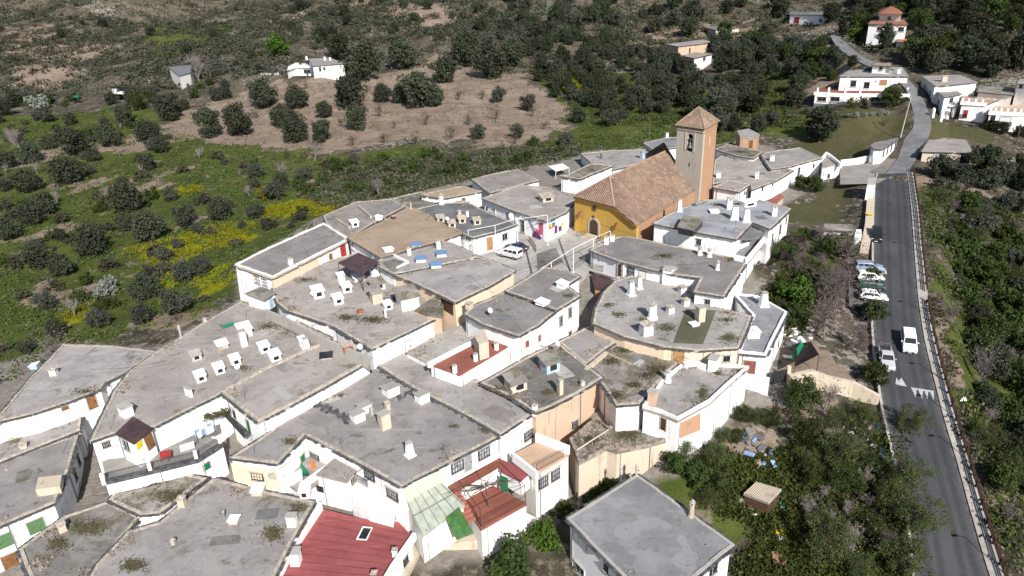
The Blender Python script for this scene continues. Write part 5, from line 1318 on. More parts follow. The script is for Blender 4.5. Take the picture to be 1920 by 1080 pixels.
bl.tube((pb.x, pb.y, tz - 2.75), (pb.x, pb.y, tz - 2.0), .09, .09); bl.box((pb.x, pb.y, tz - 2.3), (L1 * .2, .2, .22), e1, n1_); bl.tube((pb.x, pb.y, tz - 4.15), (pb.x, pb.y, tz - 3.8), .08, .06); bl.build('bell', tw)
b = mb('tower_plaster')
for s in (-1, 1): b.box(tA + e1 * (L1 * (.52 + s * .17)) + n1_ * .05 + up * -2.4, (.16, .12, 4.4), e1, n1_)
b.box(tA + e1 * (L1 / 2) + n1_ * .08 + up * -.5, (L1, .2, .2), e1, n1_); b.build('belfry_moulding', tw)
b = mb('glass_dark'); b.box(tA + e1 * (L1 * .55) + n1_ * .01 - up * 7.2, (.22, .04, .8), e1, n1_); b.build('slit_window', tw)
e2 = (tC - tB).xy.to_3d().normalized(); n2_ = Vector((e2.y, -e2.x, 0)); n2_ = n2_ if n2_.dot(tB - ctr) > 0 else -n2_
b = mb('brick_orange')
for z_ in (-.35, -.75): b.box((tB + tC) / 2 + n2_ * .06 + up * z_, ((tC - tB).xy.length, .18, .14), e2, n2_)
b.build('brick_cornice', tw); b = mb('pale_stone'); b.box((tB + tC) / 2 + n2_ * .02 - up * 3.0, (.35, .05, 1.7), e2, n2_); b.build('blocked_window', tw)
cs = [ctr + (p - ctr) * 1.12 for p in (tA, tB, tC, tD)]
cs = [Vector((p.x, p.y, tz + .12)) for p in cs]; ap = Vector((ctr.x, ctr.y, tz + 3.3))
for i in range(4): tile_face('tower_roof', [cs[i], cs[(i + 1) % 4], ap], tw)
b = mb('wood_brown'); b.prism([(ctr.x + (p.x - ctr.x) * 1.07, ctr.y + (p.y - ctr.y) * 1.07) for p in (tA, tB, tC, tD)], tz - .02, tz + .1); b.build('tower_eaves', tw)
b = mb('roof_brown')
for c_ in cs: b.tube(c_ + up * .08, ap + up * .05, .14, .14, 6)
b.build('hip_tiles', tw)
# chancel roof behind the nave
cz = 26.2
h = empty('chapel', (at(1240, 280, 24).x, at(1240, 280, 24).y, 15), 'low tiled chapel roof in the shadow of the tower', 'chapel')
kA, kB, kC, kR = at(1208, 290, 24.2), at(1236, 291, 24.2), at(1266, 302, 24.2), at(1244, 267, 27.2)
kD = kC + (kA - kB) + Vector((3, 7, 0))
tile_face('chapel_roof', [kA, kB, kR], h); tile_face('chapel_roof', [kB, kC, kR], h); tile_face('chapel_roof', [kC, kD, kR], h)
b = mb('brick_orange'); b.prism(ccw([((p.x - kR.x) * .92 + kR.x, (p.y - kR.y) * .92 + kR.y) for p in (kA, kB, kC, kD)]), 15, 24.1); b.build('wall', h)

# ================================================================== OUTLYING HOUSES
def far_house(key, pts, z, label, base, foot=None, fz=None, **kw):
    if foot: z = lift(foot[:2], foot[2:], fz); base = (hs(*ground(*foot[2:]).xy) - 2) if fz is None else fz - .5
    print(key, round(z, 1))
    return house(key, pts, z, label, base=base, debris=kw.pop('debris', 4), **kw)
# white villa with terraces beside the street, top right
h = far_house('VC', [(1527,175),(1584,178),(1706,178),(1703,164),(1640,163),(1532,166)], 29.0, 'lower white terrace storey of the villa above the vegetable plot', 22, foot=(1527,175,1527,200), roof='floor_red', wall='white', curb=False, eave=None, name='terrace_storey', cat='terrace')
for x in (1541,1566): window(h, x, 186, 2.4, 1.1, 'window')
ZCP = h.z - .02; window(h, 1690, 188, 2.0, 1.6, 'window'); parapet(h, [(1527,172),(1584,175),(1706,176)], ZCP, ZCP + .9, .3, 'white')
for x in (1532,1553,1584,1612,1700): chimney(h, x, 175, .5, 1.6, 'white', 'block')
ZC = HOUSES['VC'].z
h = far_house('VA', [(1574,143),(1704,143),(1692,126),(1640,125),(1590,133)], 33.6, 'two storey white villa with a roof hut beside the village street', 22, foot=(1600,143,1600,170), fz=ZC, roof='roof_grey', wall='white', curb=False)
window(h, 1656, 155, 2.0, 1.6, 'shutter', 'wood_tan'); window(h, 1625, 160, 1.6, 1.8, 'window'); window(h, 1677, 157, 2.2, 1.5, 'shutter', 'white_paint'); window(h, 1692, 165, 1.5, 1.6, 'shutter', 'white_paint'); chimney(h, 1685, 138, .9, 1.5, 'white', 'cap'); window(h, 1600, 157, 1.6, 1.8, 'window')
h = far_house('VB', [(1635,122),(1670,124),(1671,118),(1641,117)], 36.3, 'white stair hut with a tiled rim on the villa roof', 32, foot=(1636,122,1636,137), fz=HOUSES['VA'].z, roof='roof_brown', wall='white', curb=False, name='stair_hut', cat='stair hut'); window(h, 1652, 128, .9, .9, 'window'); window(h, 1665, 131, .8, 1.6, 'door', 'grey_panel')
h_va = HOUSES['VA']; slab(h_va, 'porch_roof', [(1612,148),(1646,150),(1642,144),(1616,143)], h_va.z - 1.3, h_va.z - 1.0, 'white', h_va.z - 1.0)
# long white terrace of houses right of the street
h = far_house('VD', [(1728,142),(1800,140),(1833,154),(1775,160),(1752,160)], 31.4, 'white terraced house at the bend with a plain cement roof', 20, foot=(1744,160,1742,190), roof='roof_grey', wall='white_old', curb=False); chimney(h, 1770, 153, 1.3, 1.6, 'pale_stone', 'block'); window(h, 1744, 178, 1, 2.0, 'window'); window(h, 1735, 164, .8, 1.5, 'window'); window(h, 1815, 169, 2, 1.5, 'shutter', 'white_paint')
h = far_house('VE', [(1750,164),(1775,158),(1802,177),(1770,182)], 28.0, 'white house with a small arched balcony in the terrace row', 19, foot=(1768,181,1765,222), roof='roof_grey', wall='white', curb=False); window(h, 1783, 188, 1.6, 1.3, 'window'); window(h, 1780, 215, 1.0, 1.8, 'door', 'wood_brown'); window(h, 1760, 195, 1, 1.8, 'window'); window(h, 1783, 197, 3.4, .3, 'balcony')
h = far_house('VF', [(1802,193),(1851,196),(1880,184),(1806,179)], 26.6, 'single storey white wing with red door in the terrace row', 19, foot=(1803,193,1803,226), roof='floor_tan', wall='white', curb=False); window(h, 1810, 214, 1.0, 2.0, 'door', 'red_paint')
for x in (1804,1816,1829,1842): chimney(h, x, 192 + (x - 1804) * .06, .5, 1.2, 'white', 'block')
parapet(h, [(1802,190),(1850,193)], h.z - .03, h.z + .8, .3)
h = far_house('VG', [(1833,172),(1836,160),(1900,165),(1900,178)], 27.8, 'grey roofed house tucked behind the terrace row', 20, foot=(1836,172,1836,200), roof='roof_dark', wall='white_old', curb=False)
h = far_house('VH', [(1854,212),(1935,216),(1940,198),(1860,193)], 25.9, 'white house with battlemented roof terrace above the dark shrubs', 18, foot=(1855,211,1856,240), roof='floor_tan', wall='white', curb=False); window(h, 1862, 222, 1.0, 2.4, 'window'); window(h, 1885, 225, 2.4, 1.4, 'shutter', 'white_paint')
for x in (1857,1866,1877,1889,1902,1914): chimney(h, x, 210 + (x - 1857) * .05, .5, 1.3, 'white', 'block')
parapet(h, [(1855,208),(1932,212)], h.z - .03, h.z + .9, .3)
h = far_house('VI', [(1906,156),(1960,162),(1960,150),(1912,148)], 31.0, 'tall white stair tower at the edge of the terrace row', 20, foot=(1912,156,1912,208), roof='roof_grey', wall='white', curb=False, name='stair_hut', cat='stair hut'); window(h, 1915, 162, .9, .9, 'window')
for x, y in ((1748,215),(1763,222),(1775,218),(1786,214),(1804,217),(1818,216),(1838,218)):
    p = ground(x, y + 5); b = mb('white'); b.zbox(p.x, p.y, p.z - .5, p.z + 2.2, .6, .6, .2); b.tube((p.x, p.y, p.z + 2.2), (p.x, p.y, p.z + 2.5), .3, .1); tag(b.build('gate_pillar'), 'rounded white gate pillar before the terrace row', 'pillar', 'white pillars along the street')
# villa with hipped tile roofs at the top right
h = far_house('VJ', [(1628,45),(1702,46),(1695,37),(1636,36)], 42.3, 'white villa with stacked red tile roofs among the far trees', 32, foot=(1628,43,1626,76), roof='roof_terra', wall='white', curb=False); window(h, 1650, 54, 1.8, 1.3, 'window'); window(h, 1690, 55, 1.8, 1.3, 'window'); window(h, 1665, 63, 6, .3, 'balcony'); ZJ = h.z
zt = lift((1652,27), (1652,40), ZJ); pz = (at(1650,26,zt), at(1690,27,zt), at(1686,20,zt), at(1653,19,zt)); b = mb('white'); b.prism(ccw([(p.x, p.y) for p in pz]), ZJ, zt + .15); b.build('upper_storey', h.root)
b = mb('roof_terra'); cc_ = sum(pz, Vector()) / 4; rim = [cc_ + (p - cc_) * 1.15 + up * .2 for p in pz]; b.solid(rim, [cc_ + (p - cc_) * .12 + up * 2.2 for p in pz]); b.build('hip_roof', h.root); 
h = far_house('VK', [(1770,69),(1806,72),(1803,62),(1776,61)], 37.8, 'tiny white cottage with a terracotta roof under the far trees', 31, foot=(1783,72,1785,87), roof='roof_terra', wall='white', curb=False, name='cottage', cat='cottage'); chimney(h, 1799, 63, .7, 1.6, 'white', 'block')
h = far_house('VL', [(1680,78),(1707,80),(1700,72),(1685,72)], 36.0, 'low tiled garden store below the far tile roofed villa', 31, foot=(1690,78,1690,87), roof='roof_terra', wall='white', curb=False, name='garden_store', cat='shed')
h = far_house('VM', [(1481,27),(1553,29),(1553,22),(1480,22)], 40.8, 'white garage building with a dark red door by the far lane', 34, foot=(1481,27,1483,46), roof='roof_slab', wall='white', curb=False, name='garage', cat='garage'); window(h, 1494, 38, 3.0, 2.6, 'door', 'red_paint'); window(h, 1538, 38, 1.4, 1.2, 'window')
h = far_house('VN', [(1250,83),(1318,74),(1340,79),(1272,87)], 34.5, 'plain peach block house alone in the upper orchard', 26, foot=(1272,87,1276,110), roof='roof_grey', wall='peach', curb=False); window(h, 1293, 95, 1.2, 2.2, 'shutter', 'wood_brown'); window(h, 1328, 87, 2.0, 1.8, 'window')
h = far_house('VN2', [(1278,104),(1305,98),(1336,101),(1302,109)], 30.8, 'glazed lean-to along the front of the peach block house', 26, foot=(1335,102,1335,116), roof='roof_warm', wall='white_old', curb=False, name='lean_to', cat='lean-to'); window(h, 1320, 110, 2.5, 1.6, 'window')
h = far_house('VO', [(1318,50),(1353,48),(1387,52),(1342,56)], 37.5, 'cream store shed with a green sheet roof by the far lane', 31, foot=(1342,56,1344,69), roof='roof_slab', wall='pale_stone', curb=False, name='shed', cat='shed')
b = mb('green_net'); q = at(1355, 51, h.z + .02); b.box((q.x, q.y, h.z + .08), (6, 2.5, .06)); b.build('roof_net', h.root)
# white farmhouse on the left hillside
h = far_house('VP', [(538,132),(552,128),(585,127),(583,120),(556,117),(541,124)], 33.2, 'white farmhouse wing with a big dark window over the soil slope', 25, foot=(538,132,540,150), roof='white_old', wall='white', curb=False); window(h, 576, 134, 2.8, 1.5, 'window')
h = far_house('VQ', [(586,124),(646,119),(618,108),(578,110),(584,119)], 33.8, 'long grey roofed farmhouse with a rounded bush on the hillside', 25, foot=(600,123,600,144), roof='roof_grey', wall='white', curb=False); window(h, 608, 129, .9, 1.1, 'window'); window(h, 600, 130, .9, 1.6, 'window'); chimney(h, 609, 113, .7, 1.3, 'white', 'block'); chimney(h, 575, 112, .7, 1.3, 'white', 'block'); chimney(h, 619, 113, .7, 1.1, 'white', 'block')
railing([(lambda p: p)(ground(592, 143)), ground(618, 140)], 'balustrade', h.root, 'white_metal', 1.2, .4)
b = mb('white'); p = ground(645, 137); b.zbox(p.x, p.y, p.z - 1, p.z + 3, 4, .5, -.1); b.build('garden_wall', h.root)
# tent like shed and lorry left of it
h = far_house('VR', [(316,126),(360,121),(357,136),(336,142)], 30.2, 'grey sheet metal barn leaning on the hillside', 22, foot=(345,140,345,160), roof='iron_grey', wall='white_old', eave=None, curb=False, debris=0, name='barn', cat='barn', zs=[lift((345,140),(345,160)) + q for q in (1.0, 2.0, -.4, -.6)])
fr = mb('iron_grey')
P = [ground(x, y) for x, y in ((388,140),(420,132),(432,142),(396,150))]
for p in P: fr.tube(p, p + up * 3.6, .08, None, 4)
for i in range(4): fr.tube(P[i] + up * 3.6, P[(i + 1) % 4] + up * 3.6, .07, None, 4); fr.tube(P[i] + up * 3.6, P[(i + 2) % 4] + up * 3.6, .05, None, 4)
tag(fr.build('greenhouse_frame'), 'bare metal greenhouse frame beside the grey barn', 'greenhouse')
b = mb('concrete'); P = [ground(x, y) for x, y in ((492,141),(522,138),(524,146),(490,149))]; b.prism(ccw([(p.x, p.y) for p in P]), min(p.z for p in P) - 1, max(p.z for p in P) + 1.2); o = b.build('pool_wall'); tag(o, 'raised concrete pool with dark water beside farmhouse', 'pool')
b = mb('paint_green'); c_ = sum(P, Vector()) / 4; b.prism(ccw([((p.x - c_.x) * .85 + c_.x, (p.y - c_.y) * .85 + c_.y) for p in P]), max(p.z for p in P), max(p.z for p in P) + 1.24); b.build('water_surface', o)
# ------------------------------------------------ small buildings by the road
h = house('arcade', [(1632,272),(1640,267),(1684,258),(1683,263),(1655,280),(1638,279)], 20.9, 'white columned wash house at the corner of the street', wall='white', roof='roof_grey', over=.15, debris=3, curb=False, base=16, name='wash_house', cat='wash house')
for k in range(4): window(h, 1657 + k * 7.3, 286 - k * 5.0, 1.0, 2.4, 'hole')
free_wall([(1577,300),(1604,297),(1632,291)], 15.5, 18.7, .35, 'white', 'white boundary wall joining the wash house to the annexe', 'boundary_wall')
free_wall([(1632,291),(1640,296),(1664,281)], 16.5, 19.0, .35, 'white', 'white angled wall below the wash house', 'boundary_wall')
h = house('barn2', [(1728,284),(1824,286),(1812,262),(1745,256)], 20.3, 'old bare concrete barn at the head of the road', wall='pale_stone', roof='roof_warm', over=.2, debris=10, curb=False, base=15, name='barn', cat='barn'); window(h, 1757, 295, 1.5, 2.0, 'shutter', 'concrete'); window(h, 1810, 296, 2.0, 2.4, 'hole')
h = house('shelter', [(1626,345),(1642,345),(1642,333),(1628,333)], 20.0, 'white block shelter with open roof at the road head', wall='white', roof='concrete', over=.05, eave=None, curb=False, debris=0, base=14, name='shelter', cat='shelter')
free_wall([(1633,372),(1630,420),(1622,462)], 14, 16.9, 1.4, 'pale_stone', 'low stone bench wall with a yellow patch along the road', 'bench_wall', zs=[17.4, 16.9, 16.1])
b = mb('yellow'); p = at(1630, 401, 17.25); b.box((p.x, p.y, 17.28), (1.2, 1.2, .03), (1, .2, 0)); b.build('painted_patch', bpy.data.objects['bench_wall'])
h = house('hut3', [(1543,431),(1602,433),(1598,421),(1546,419)], 17.4, 'long low garden hut with a mossy roof near the parked black car', wall='white', roof='roof_mossy', over=.15, debris=4, curb=False, base=13.5, name='hut', cat='hut'); slab(h, 'roof_block', [(1603,440),(1616,440),(1615,430),(1603,430)], 14, 17.2, 'white')
# gate, walls and netting at the village edge
free_wall([(1427,706),(1443,709)], 9, 12.4, .4, 'white', 'short white wall beside the iron gate', 'boundary_wall')
gt = empty('gate', at(1460, 722, 10.4), 'black iron double gate between white wall and stone wall', 'gate'); b = mb('iron'); p, q = at(1446, 712, 11), at(1475, 706, 11)
for k in range(9):
    c_ = p.lerp(q, (k + .5) / 9); b.box((c_.x, c_.y, 11.2), ((q - p).length / 9 * .93, .07, 1.9), q - p)
b.build('gate_leaf', gt); b = mb('pale_stone'); q = at(1477, 706, 11); b.zbox(q.x, q.y, 9.8, 12.6, .45, .45); b.build('gate_post', gt)
free_wall([(1480,703),(1520,694),(1560,708),(1600,716),(1650,742)], 7, 12.2, .6, 'pale_stone', 'rough pale stone wall curving from gate to road', 'stone_wall', zs=[11.8, 12.0, 10.9, 10.2, 8.9])
def netting(pts, zt, label, green=None):
    P = [at(x, y, zt[i] if isinstance(zt, (list, tuple)) else zt) for i, (x, y) in enumerate(pts)]
    root = empty('shade_net', (P[0].x, P[0].y, hs(P[0].x, P[0].y)), label, 'shade net')
    b = mb('shade_net'); c_ = sum(P, Vector()) / len(P); nn = len(P)
    for i in range(nn):
        for k in range(6):
            a0, a1 = P[i].lerp(P[(i + 1) % nn], k / 6), P[i].lerp(P[(i + 1) % nn], (k + 1) / 6)
            d0 = up * -.35
            b.face([a0, a1, a1.lerp(c_, .5) + d0 * .8, a0.lerp(c_, .5) + d0 * .8]); b.face([a0.lerp(c_, .5) + d0 * .8, a1.lerp(c_, .5) + d0 * .8, c_ + d0])
    b.build('net', root); b = mb('bark')
    for p in P: b.tube((p.x, p.y, hs(p.x, p.y) - .3), p, .06, None, 5)
    b.build('poles', root)
    if green:
        b = mb('green_net'); Q = [at(x, y, z) for x, y, z in green]; b.solid(Q, [q + Vector((0, 0, .05)) for q in Q]); b.build('green_side', root)
netting([(1470,442),(1512,440),(1508,470),(1462,488)], 17.2, 'dark shade net with green side beside the tall white house', [(1446,462,17.2),(1468,438,17.4),(1466,462,14.8),(1449,492,14.6)])
netting([(1490,645),(1520,640),(1536,665),(1490,688)], 12.8, 'torn brown net with a green flap over the yard below the wash line', [(1484,668,12.4),(1503,640,12.9),(1507,648,12.9),(1488,680,12.4)])
# garden shed with corrugated roof
h = house('gshed', [(1394,925),(1418,903),(1466,917),(1442,943)], 6.9, 'tumbledown garden shed with a corrugated sheet roof', wall='wood_dark', roof='roof_warm', over=.1, eave=None, curb=False, debris=0, base=3.5, name='shed', cat='shed', zs=[6.6, 7.1, 7.1, 6.6])
b = mb('pale_stone')
for k in range(13):
    p, q = at(1395 + k * 3.7, 926 + k * 1.4, 6.63), at(1419 + k * 3.7, 904 + k * 1.1, 7.13); b.tube(p, q, .07, None, 4)
b.build('corrugation', h.root)
def heap(name, px, py, label, cat, mats, n, size, spread, hgt=.5):
    p0 = ground(px, py); root = empty(name, p0, label, cat)
    r = random.Random(px * 7 + py)
    for mname in mats:
        b = mb(mname)
        for k in range(n):
            x, y = p0.x + r.gauss(0, spread), p0.y + r.gauss(0, spread); s = size * r.uniform(.5, 1.4)
            ax = Vector((r.uniform(-1, 1), r.uniform(-1, 1), r.uniform(-.3, .3)))
            b.box((x, y, hs(x, y) + r.uniform(.1, hgt)), (s * 1.6, s * .8, s * r.uniform(.1, .5)), ax)
        tag(b.build({'blue': 'blue_scrap', 'white_old': 'white_scrap', 'rust': 'rusty_scrap', 'wood_tan': 'planks', 'rubble_mix': 'grey_timber', 'cloth_white': 'white_sheets', 'cloth_blue': 'blue_sheets', 'green_net': 'green_netting', 'grey_panel': 'grey_panels', 'yellow': 'yellow_cloth', 'iron_grey': 'metal_scrap'}[mname], root), kind='stuff')
    return root
heap('junk_heap', 1455, 945, 'heap of white sheets and green netting beside the garden shed', 'junk heap', ['cloth_white', 'green_net', 'grey_panel'], 4, .6, .7)
heap('junk_heap', 1400, 948, 'row of white and grey panels in front of the garden shed', 'junk heap', ['white_old', 'grey_panel', 'rust'], 5, .55, .7)
heap('junk_heap', 1468, 1005, 'bundle of white sheet and yellow cloth on the green grass', 'junk heap', ['cloth_white', 'yellow', 'grey_panel'], 3, .6, .4)
heap('junk_heap', 1452, 1055, 'rusty brown scrap lying below the bundle with the yellow cloth', 'junk heap', ['rust'], 4, .6, .4)
heap('junk_heap', 1630, 830, 'scatter of blue and white scrap under the roadside trees', 'junk heap', ['blue', 'white_old', 'iron_grey'], 8, .35, 1.8)
heap('junk_heap', 1430, 855, 'grey timber and blue sheets on bare earth behind the garden shed', 'junk heap', ['rubble_mix', 'cloth_blue', 'iron_grey'], 9, .6, 1.7)
heap('junk_heap', 1480, 640, 'pale rubble and scrap heaped at the foot of the white parapet house', 'junk heap', ['white_old', 'iron_grey'], 18, .6, 1.6)
heap('junk_heap', 1005, 345, 'heap of planks and rusted metal behind the mural house', 'junk heap', ['wood_tan', 'rust', 'iron_grey'], 0 + 14, .8, 2.0) if False else None
# ================================================================== VEHICLES
def car(kind, paint, pos, head, label, group=None, cat='car', name='parked_car', tiltz=None):
    """pos: ground point under the centre; head: direction vector of the nose"""
    rz = math.atan2(head.y, head.x); pitch = math.asin(max(-.3, min(.3, head.normalized().z)))
    root = empty(name, pos, label, cat, group)
    root.rotation_euler = (0, -pitch, rz); ORG[root.name] = Vector((0, 0, 0))
    # side profile: (x, z) of bonnet, screen, roof, tail for each body type, nose at +x
    if kind == 'hatch': L, W, prof, win = 4.1, 1.75, [(-2.05,.45),(-2.05,.95),(-1.75,1.4),(-1.3,1.48),(.35,1.47),(1.0,1.0),(1.85,.82),(2.05,.6),(2.05,.35)], [(-1.72,1.02),(-1.5,1.38),(.28,1.38),(.88,1.02)]
    elif kind == 'suv': L, W, prof, win = 4.5, 1.85, [(-2.25,.5),(-2.25,1.1),(-2.05,1.62),(-1.7,1.7),(.3,1.68),(1.05,1.15),(2.0,1.02),(2.25,.8),(2.25,.42)], [(-2.0,1.2),(-1.8,1.6),(.25,1.58),(.92,1.18)]
    elif kind == 'van': L, W, prof, win = 4.35, 1.85, [(-2.15,.45),(-2.17,1.1),(-2.1,1.75),(-1.95,1.85),(.45,1.83),(1.15,1.2),(1.9,1.0),(2.15,.75),(2.15,.35)], [(-2.05,1.2),(-1.95,1.7),(.4,1.7),(1.02,1.22)]
    elif kind == 'pickup': L, W, prof, win = 4.9, 1.75, [(-2.45,.5),(-2.45,1.05),(-.75,1.05),(-.6,1.62),(-.3,1.68),(.45,1.66),(1.1,1.12),(2.2,.98),(2.45,.8),(2.45,.42)], [(-.55,1.12),(-.4,1.58),(.4,1.57),(.98,1.14)]
    else: L, W, prof, win = 4.3, 1.72, [(-2.15,.45),(-2.15,.9),(-1.4,.98),(-.8,1.38),(.3,1.38),(1.0,.95),(1.95,.8),(2.15,.6),(2.15,.35)], [(-1.2,.98),(-.78,1.31),(.26,1.31),(.88,.98)]
    hw = W / 2
    def wy(z): return hw * (1.0 if z < 1.0 else 1.0 - .16 * min(1, (z - 1.0) / .6)) * (1 if z > .5 else .97)
    bm = bmesh.new()
    A = [bm.verts.new((x, -wy(z), z)) for x, z in prof]; B = [bm.verts.new((x, wy(z), z)) for x, z in prof]
    n = len(prof)
    for i in range(n): bm.faces.new((A[i], A[(i + 1) % n], B[(i + 1) % n], B[i]))
    bm.faces.new(list(reversed(A))); bm.faces.new(B)
    bmesh.ops.recalc_face_normals(bm, faces=bm.faces)
    bmesh.ops.bevel(bm, geom=[e for e in bm.edges], offset=.07, segments=2, affect='EDGES', profile=.6)
    me = bpy.data.meshes.new('body'); bm.to_mesh(me); bm.free(); me.materials.append(MATS[paint])
    me.polygons.foreach_set('use_smooth', [True] * len(me.polygons)); link('body', me, root)
    def pt(x, y, z): return Vector((x, y, z))
    for sgn in (-1, 1):
        b = mb('glass_dark'); k = 3 if kind in ('suv', 'van', 'hatch') else 2
        (x0, z0), (x1, z1), (x2, z2), (x3, z3) = win
        for j in range(k):
            u, v = j / k + .02, (j + 1) / k - .02
            q = [(x0 + (x3 - x0) * u, z0), (x0 + (x3 - x0) * v, z0), (x1 + (x2 - x1) * v, z1), (x1 + (x2 - x1) * u, z1)]
            P = [pt(x, sgn * (wy(z) + .012), z) for x, z in q]; b.solid([p - pt(0, sgn * .03, 0) for p in P], P)
        b.build('side_window', root)
    # windscreen and rear glass lie on the sloping faces
    i = max(range(n - 1), key=lambda i: 0 if prof[i + 1][0] < prof[i][0] or prof[i][0] < 0 or prof[i][1] < 1.3 or prof[i + 1][1] > prof[i][1] - .2 else 1)
    (xa, za), (xb, zb) = prof[i], prof[i + 1]
    nx_, nz_ = (za - zb), (xb - xa); l_ = math.hypot(nx_, nz_); nx_, nz_ = nx_ / l_, nz_ / l_
    b = mb('glass_dark'); f = lambda t, s: pt(xa + (xb - xa) * t + nx_ * .02, s * wy(za + (zb - za) * t) * .86, za + (zb - za) * t + nz_ * .02)
    P = [f(.1, -1), f(.93, -1), f(.93, 1), f(.1, 1)]; b.solid([p - pt(nx_ * .03, 0, nz_ * .03) for p in P], P); b.build('windscreen', root)
    ri = 1 if kind not in ('pickup',) else 2
    if kind == 'sedan': ri = 2
    (xa, za), (xb, zb) = prof[ri], prof[ri + 1]; nx2, nz2 = -(zb - za), (xb - xa); l_ = math.hypot(nx2, nz2) or 1; nx2, nz2 = nx2 / l_, nz2 / l_
    b = mb('glass_dark'); f = lambda t, s: pt(xa + (xb - xa) * t + nx2 * .02, s * wy(za + (zb - za) * t) * .82, za + (zb - za) * t + nz2 * .02)
    P = [f(.15, -1), f(.9, -1), f(.9, 1), f(.15, 1)]; b.solid([p - pt(nx2 * .03, 0, nz2 * .03) for p in P], P); b.build('rear_window', root)
    if kind == 'pickup':
        b = mb('iron'); b.box((-1.6, 0, 1.062), (1.5, 1.4, .02)); b.build('load_bed', root)
        b = mb('iron_grey')
        for y in (-.72, .72): b.tube((-2.3, y, 1.1), (-.8, y, 1.5), .03); b.tube((-2.3, y, 1.05), (-2.3, y, 1.45), .03)
        b.tube((-2.3, -.72, 1.45), (-2.3, .72, 1.45), .03); b.build('rack', root)
    wr = .33 if kind in ('suv', 'pickup') else .3
    for sx in (-1, 1):
        for sy in (-1, 1):
            x = sx * L * .305; y0 = sy * (hw - .2); y1 = sy * (hw + .015)
            b = mb('tyre'); b.tube((x, y0, wr), (x, y1, wr), wr, wr, 18); w_ = b.build('wheel', root)
            b = mb('rim'); b.tube((x, y1 - sy * .02, wr), (x, y1 + sy * .012, wr), wr * .62, wr * .55, 12); b.build('rim', w_)
    b = mb('iron'); b.box((0, 0, .3), (L * .9, W * .86, .22)); b.build('chassis', root)
    zf = prof[-2][1]
    for sy in (-1, 1):
        b = mb('lamp_clear'); b.box((L / 2 - .1, sy * hw * .74, zf + .02), (.16, .34, .16), (1, 0, 0)); b.build('headlight', root)
        b = mb('lamp_red'); b.box((-L / 2 + .01, sy * hw * .82, .92), (.08, .2, .26)); b.build('tail_light', root)
        b = mb(paint); b.box((win[3][0] - .2, sy * (hw + .11), win[3][1] + .05), (.12, .2, .14)); b.build('mirror', root)
    b = mb('iron'); b.box((L / 2 - .005, 0, .5), (.05, W * .6, .14)); b.build('grille', root)
    b = mb('white_paint'); b.box((L / 2 + .02, 0, .42), (.02, .5, .11)); b.box((-L / 2 - .01, 0, .75), (.02, .5, .11)); b.build('number_plate', root)
    return root
def drive(kind, paint, cpx, npx, label, bvh=None, z=None, **kw):
    f = (lambda p: on(bvh, *p)) if bvh else (lambda p: at(p[0], p[1], z))
    p, q = f(cpx), f(npx); car(kind, paint, p + Vector((0, 0, .01)), q - p, label, **kw)
drive('van', 'paint_white', (1702,648), (1705,668), 'white van driving down the middle of the road', ROADB, name='delivery_van', cat='van')
drive('pickup', 'paint_silver', (1660,678), (1664,698), 'silver pickup with a load rack parked at the kerb', ROADB, name='pickup_truck', cat='pickup')
drive('suv', 'paint_black', (1642,447), (1642,460), 'black car parked beside the bench wall', ROADB)
G_ = 'cars parked nose in beside the road'
bay = lambda x, y: at(x, y, 14.6 - (y - 490) * .0276)
for kind, col, x, y, lab in (('suv', 'paint_steel', 1628, 509, 'steel blue estate car, farthest up the road in the parking bay'), ('hatch', 'paint_white', 1630, 525, 'white hatchback between the steel blue estate and dark green car'),
                             ('hatch', 'paint_green', 1630, 543, 'dark green hatchback half hidden between two white cars'), ('hatch', 'paint_white', 1636, 562, 'white car nearest the trees at the low end of the bay')):
    p = bay(x, y); q = bay(x + 20, y + (1 if y != 562 else 2)); car(kind, col, p + Vector((0, 0, .03)), q - p, lab, G_)
drive('van', 'paint_white', (957,482), (937,477), 'white people carrier parked on the plaza', z=16.0, name='delivery_van', cat='van')
drive('sedan', 'paint_navy', (969,469), (949,464), 'dark navy car tucked behind the white people carrier', z=16.0)
# lorry and small tractor on the hillside track
p = ground(231, 181); q = ground(215, 180); hd = (q - p).normalized()
root = empty('lorry', p, 'white flatbed lorry standing on the hillside track', 'lorry'); root.rotation_euler = (0, 0, math.atan2(hd.y, hd.x)); ORG[root.name] = Vector()
b = mb('white_paint'); b.box((-1.2, 0, 1.5), (8.5, 2.4, .8)); b.build('flatbed', root); b = mb('paint_white'); b.solid([(3.4,-1.1,.7),(5.4,-1.1,.7),(5.4,1.1,.7),(3.4,1.1,.7)], [(3.4,-1.1,2.9),(5.0,-1.1,2.9),(5.0,1.1,2.9),(3.4,1.1,2.9)]); b.build('cab', root)
b = mb('glass_dark'); b.box((5.22, 0, 2.2), (.1, 1.9, .8), (.2, 0, 1), (0, 1, 0)); b.build('windscreen', root); b = mb('blue'); b.box((-3, .6, 2.2), (1.2, .8, .6)); b.build('blue_drum', root)
for x in (-3.8, -2.6, 4.2):
    for y in (-1.1, 1.1): b = mb('tyre'); b.tube((x, y - .15, .5), (x, y + .15, .5), .5, .5, 14); b.build('wheel', root)
p = ground(142, 187); root = empty('tractor', p, 'small green tractor among bushes on the far left', 'tractor'); ORG[root.name] = Vector()
b = mb('green_paint'); b.box((.9, 0, 1.3), (2.0, 1.0, .9)); b.box((-.8, 0, 1.2), (1.4, 1.3, .7)); b.build('body', root); b = mb('glass_dark'); b.zbox(-.7, 0, 1.5, 2.7, 1.3, 1.3, 0, .85); o = b.build('cab', root); b = mb('green_paint'); b.zbox(-.7, 0, 2.7, 2.8, 1.4, 1.4); b.build('cab_roof', o)
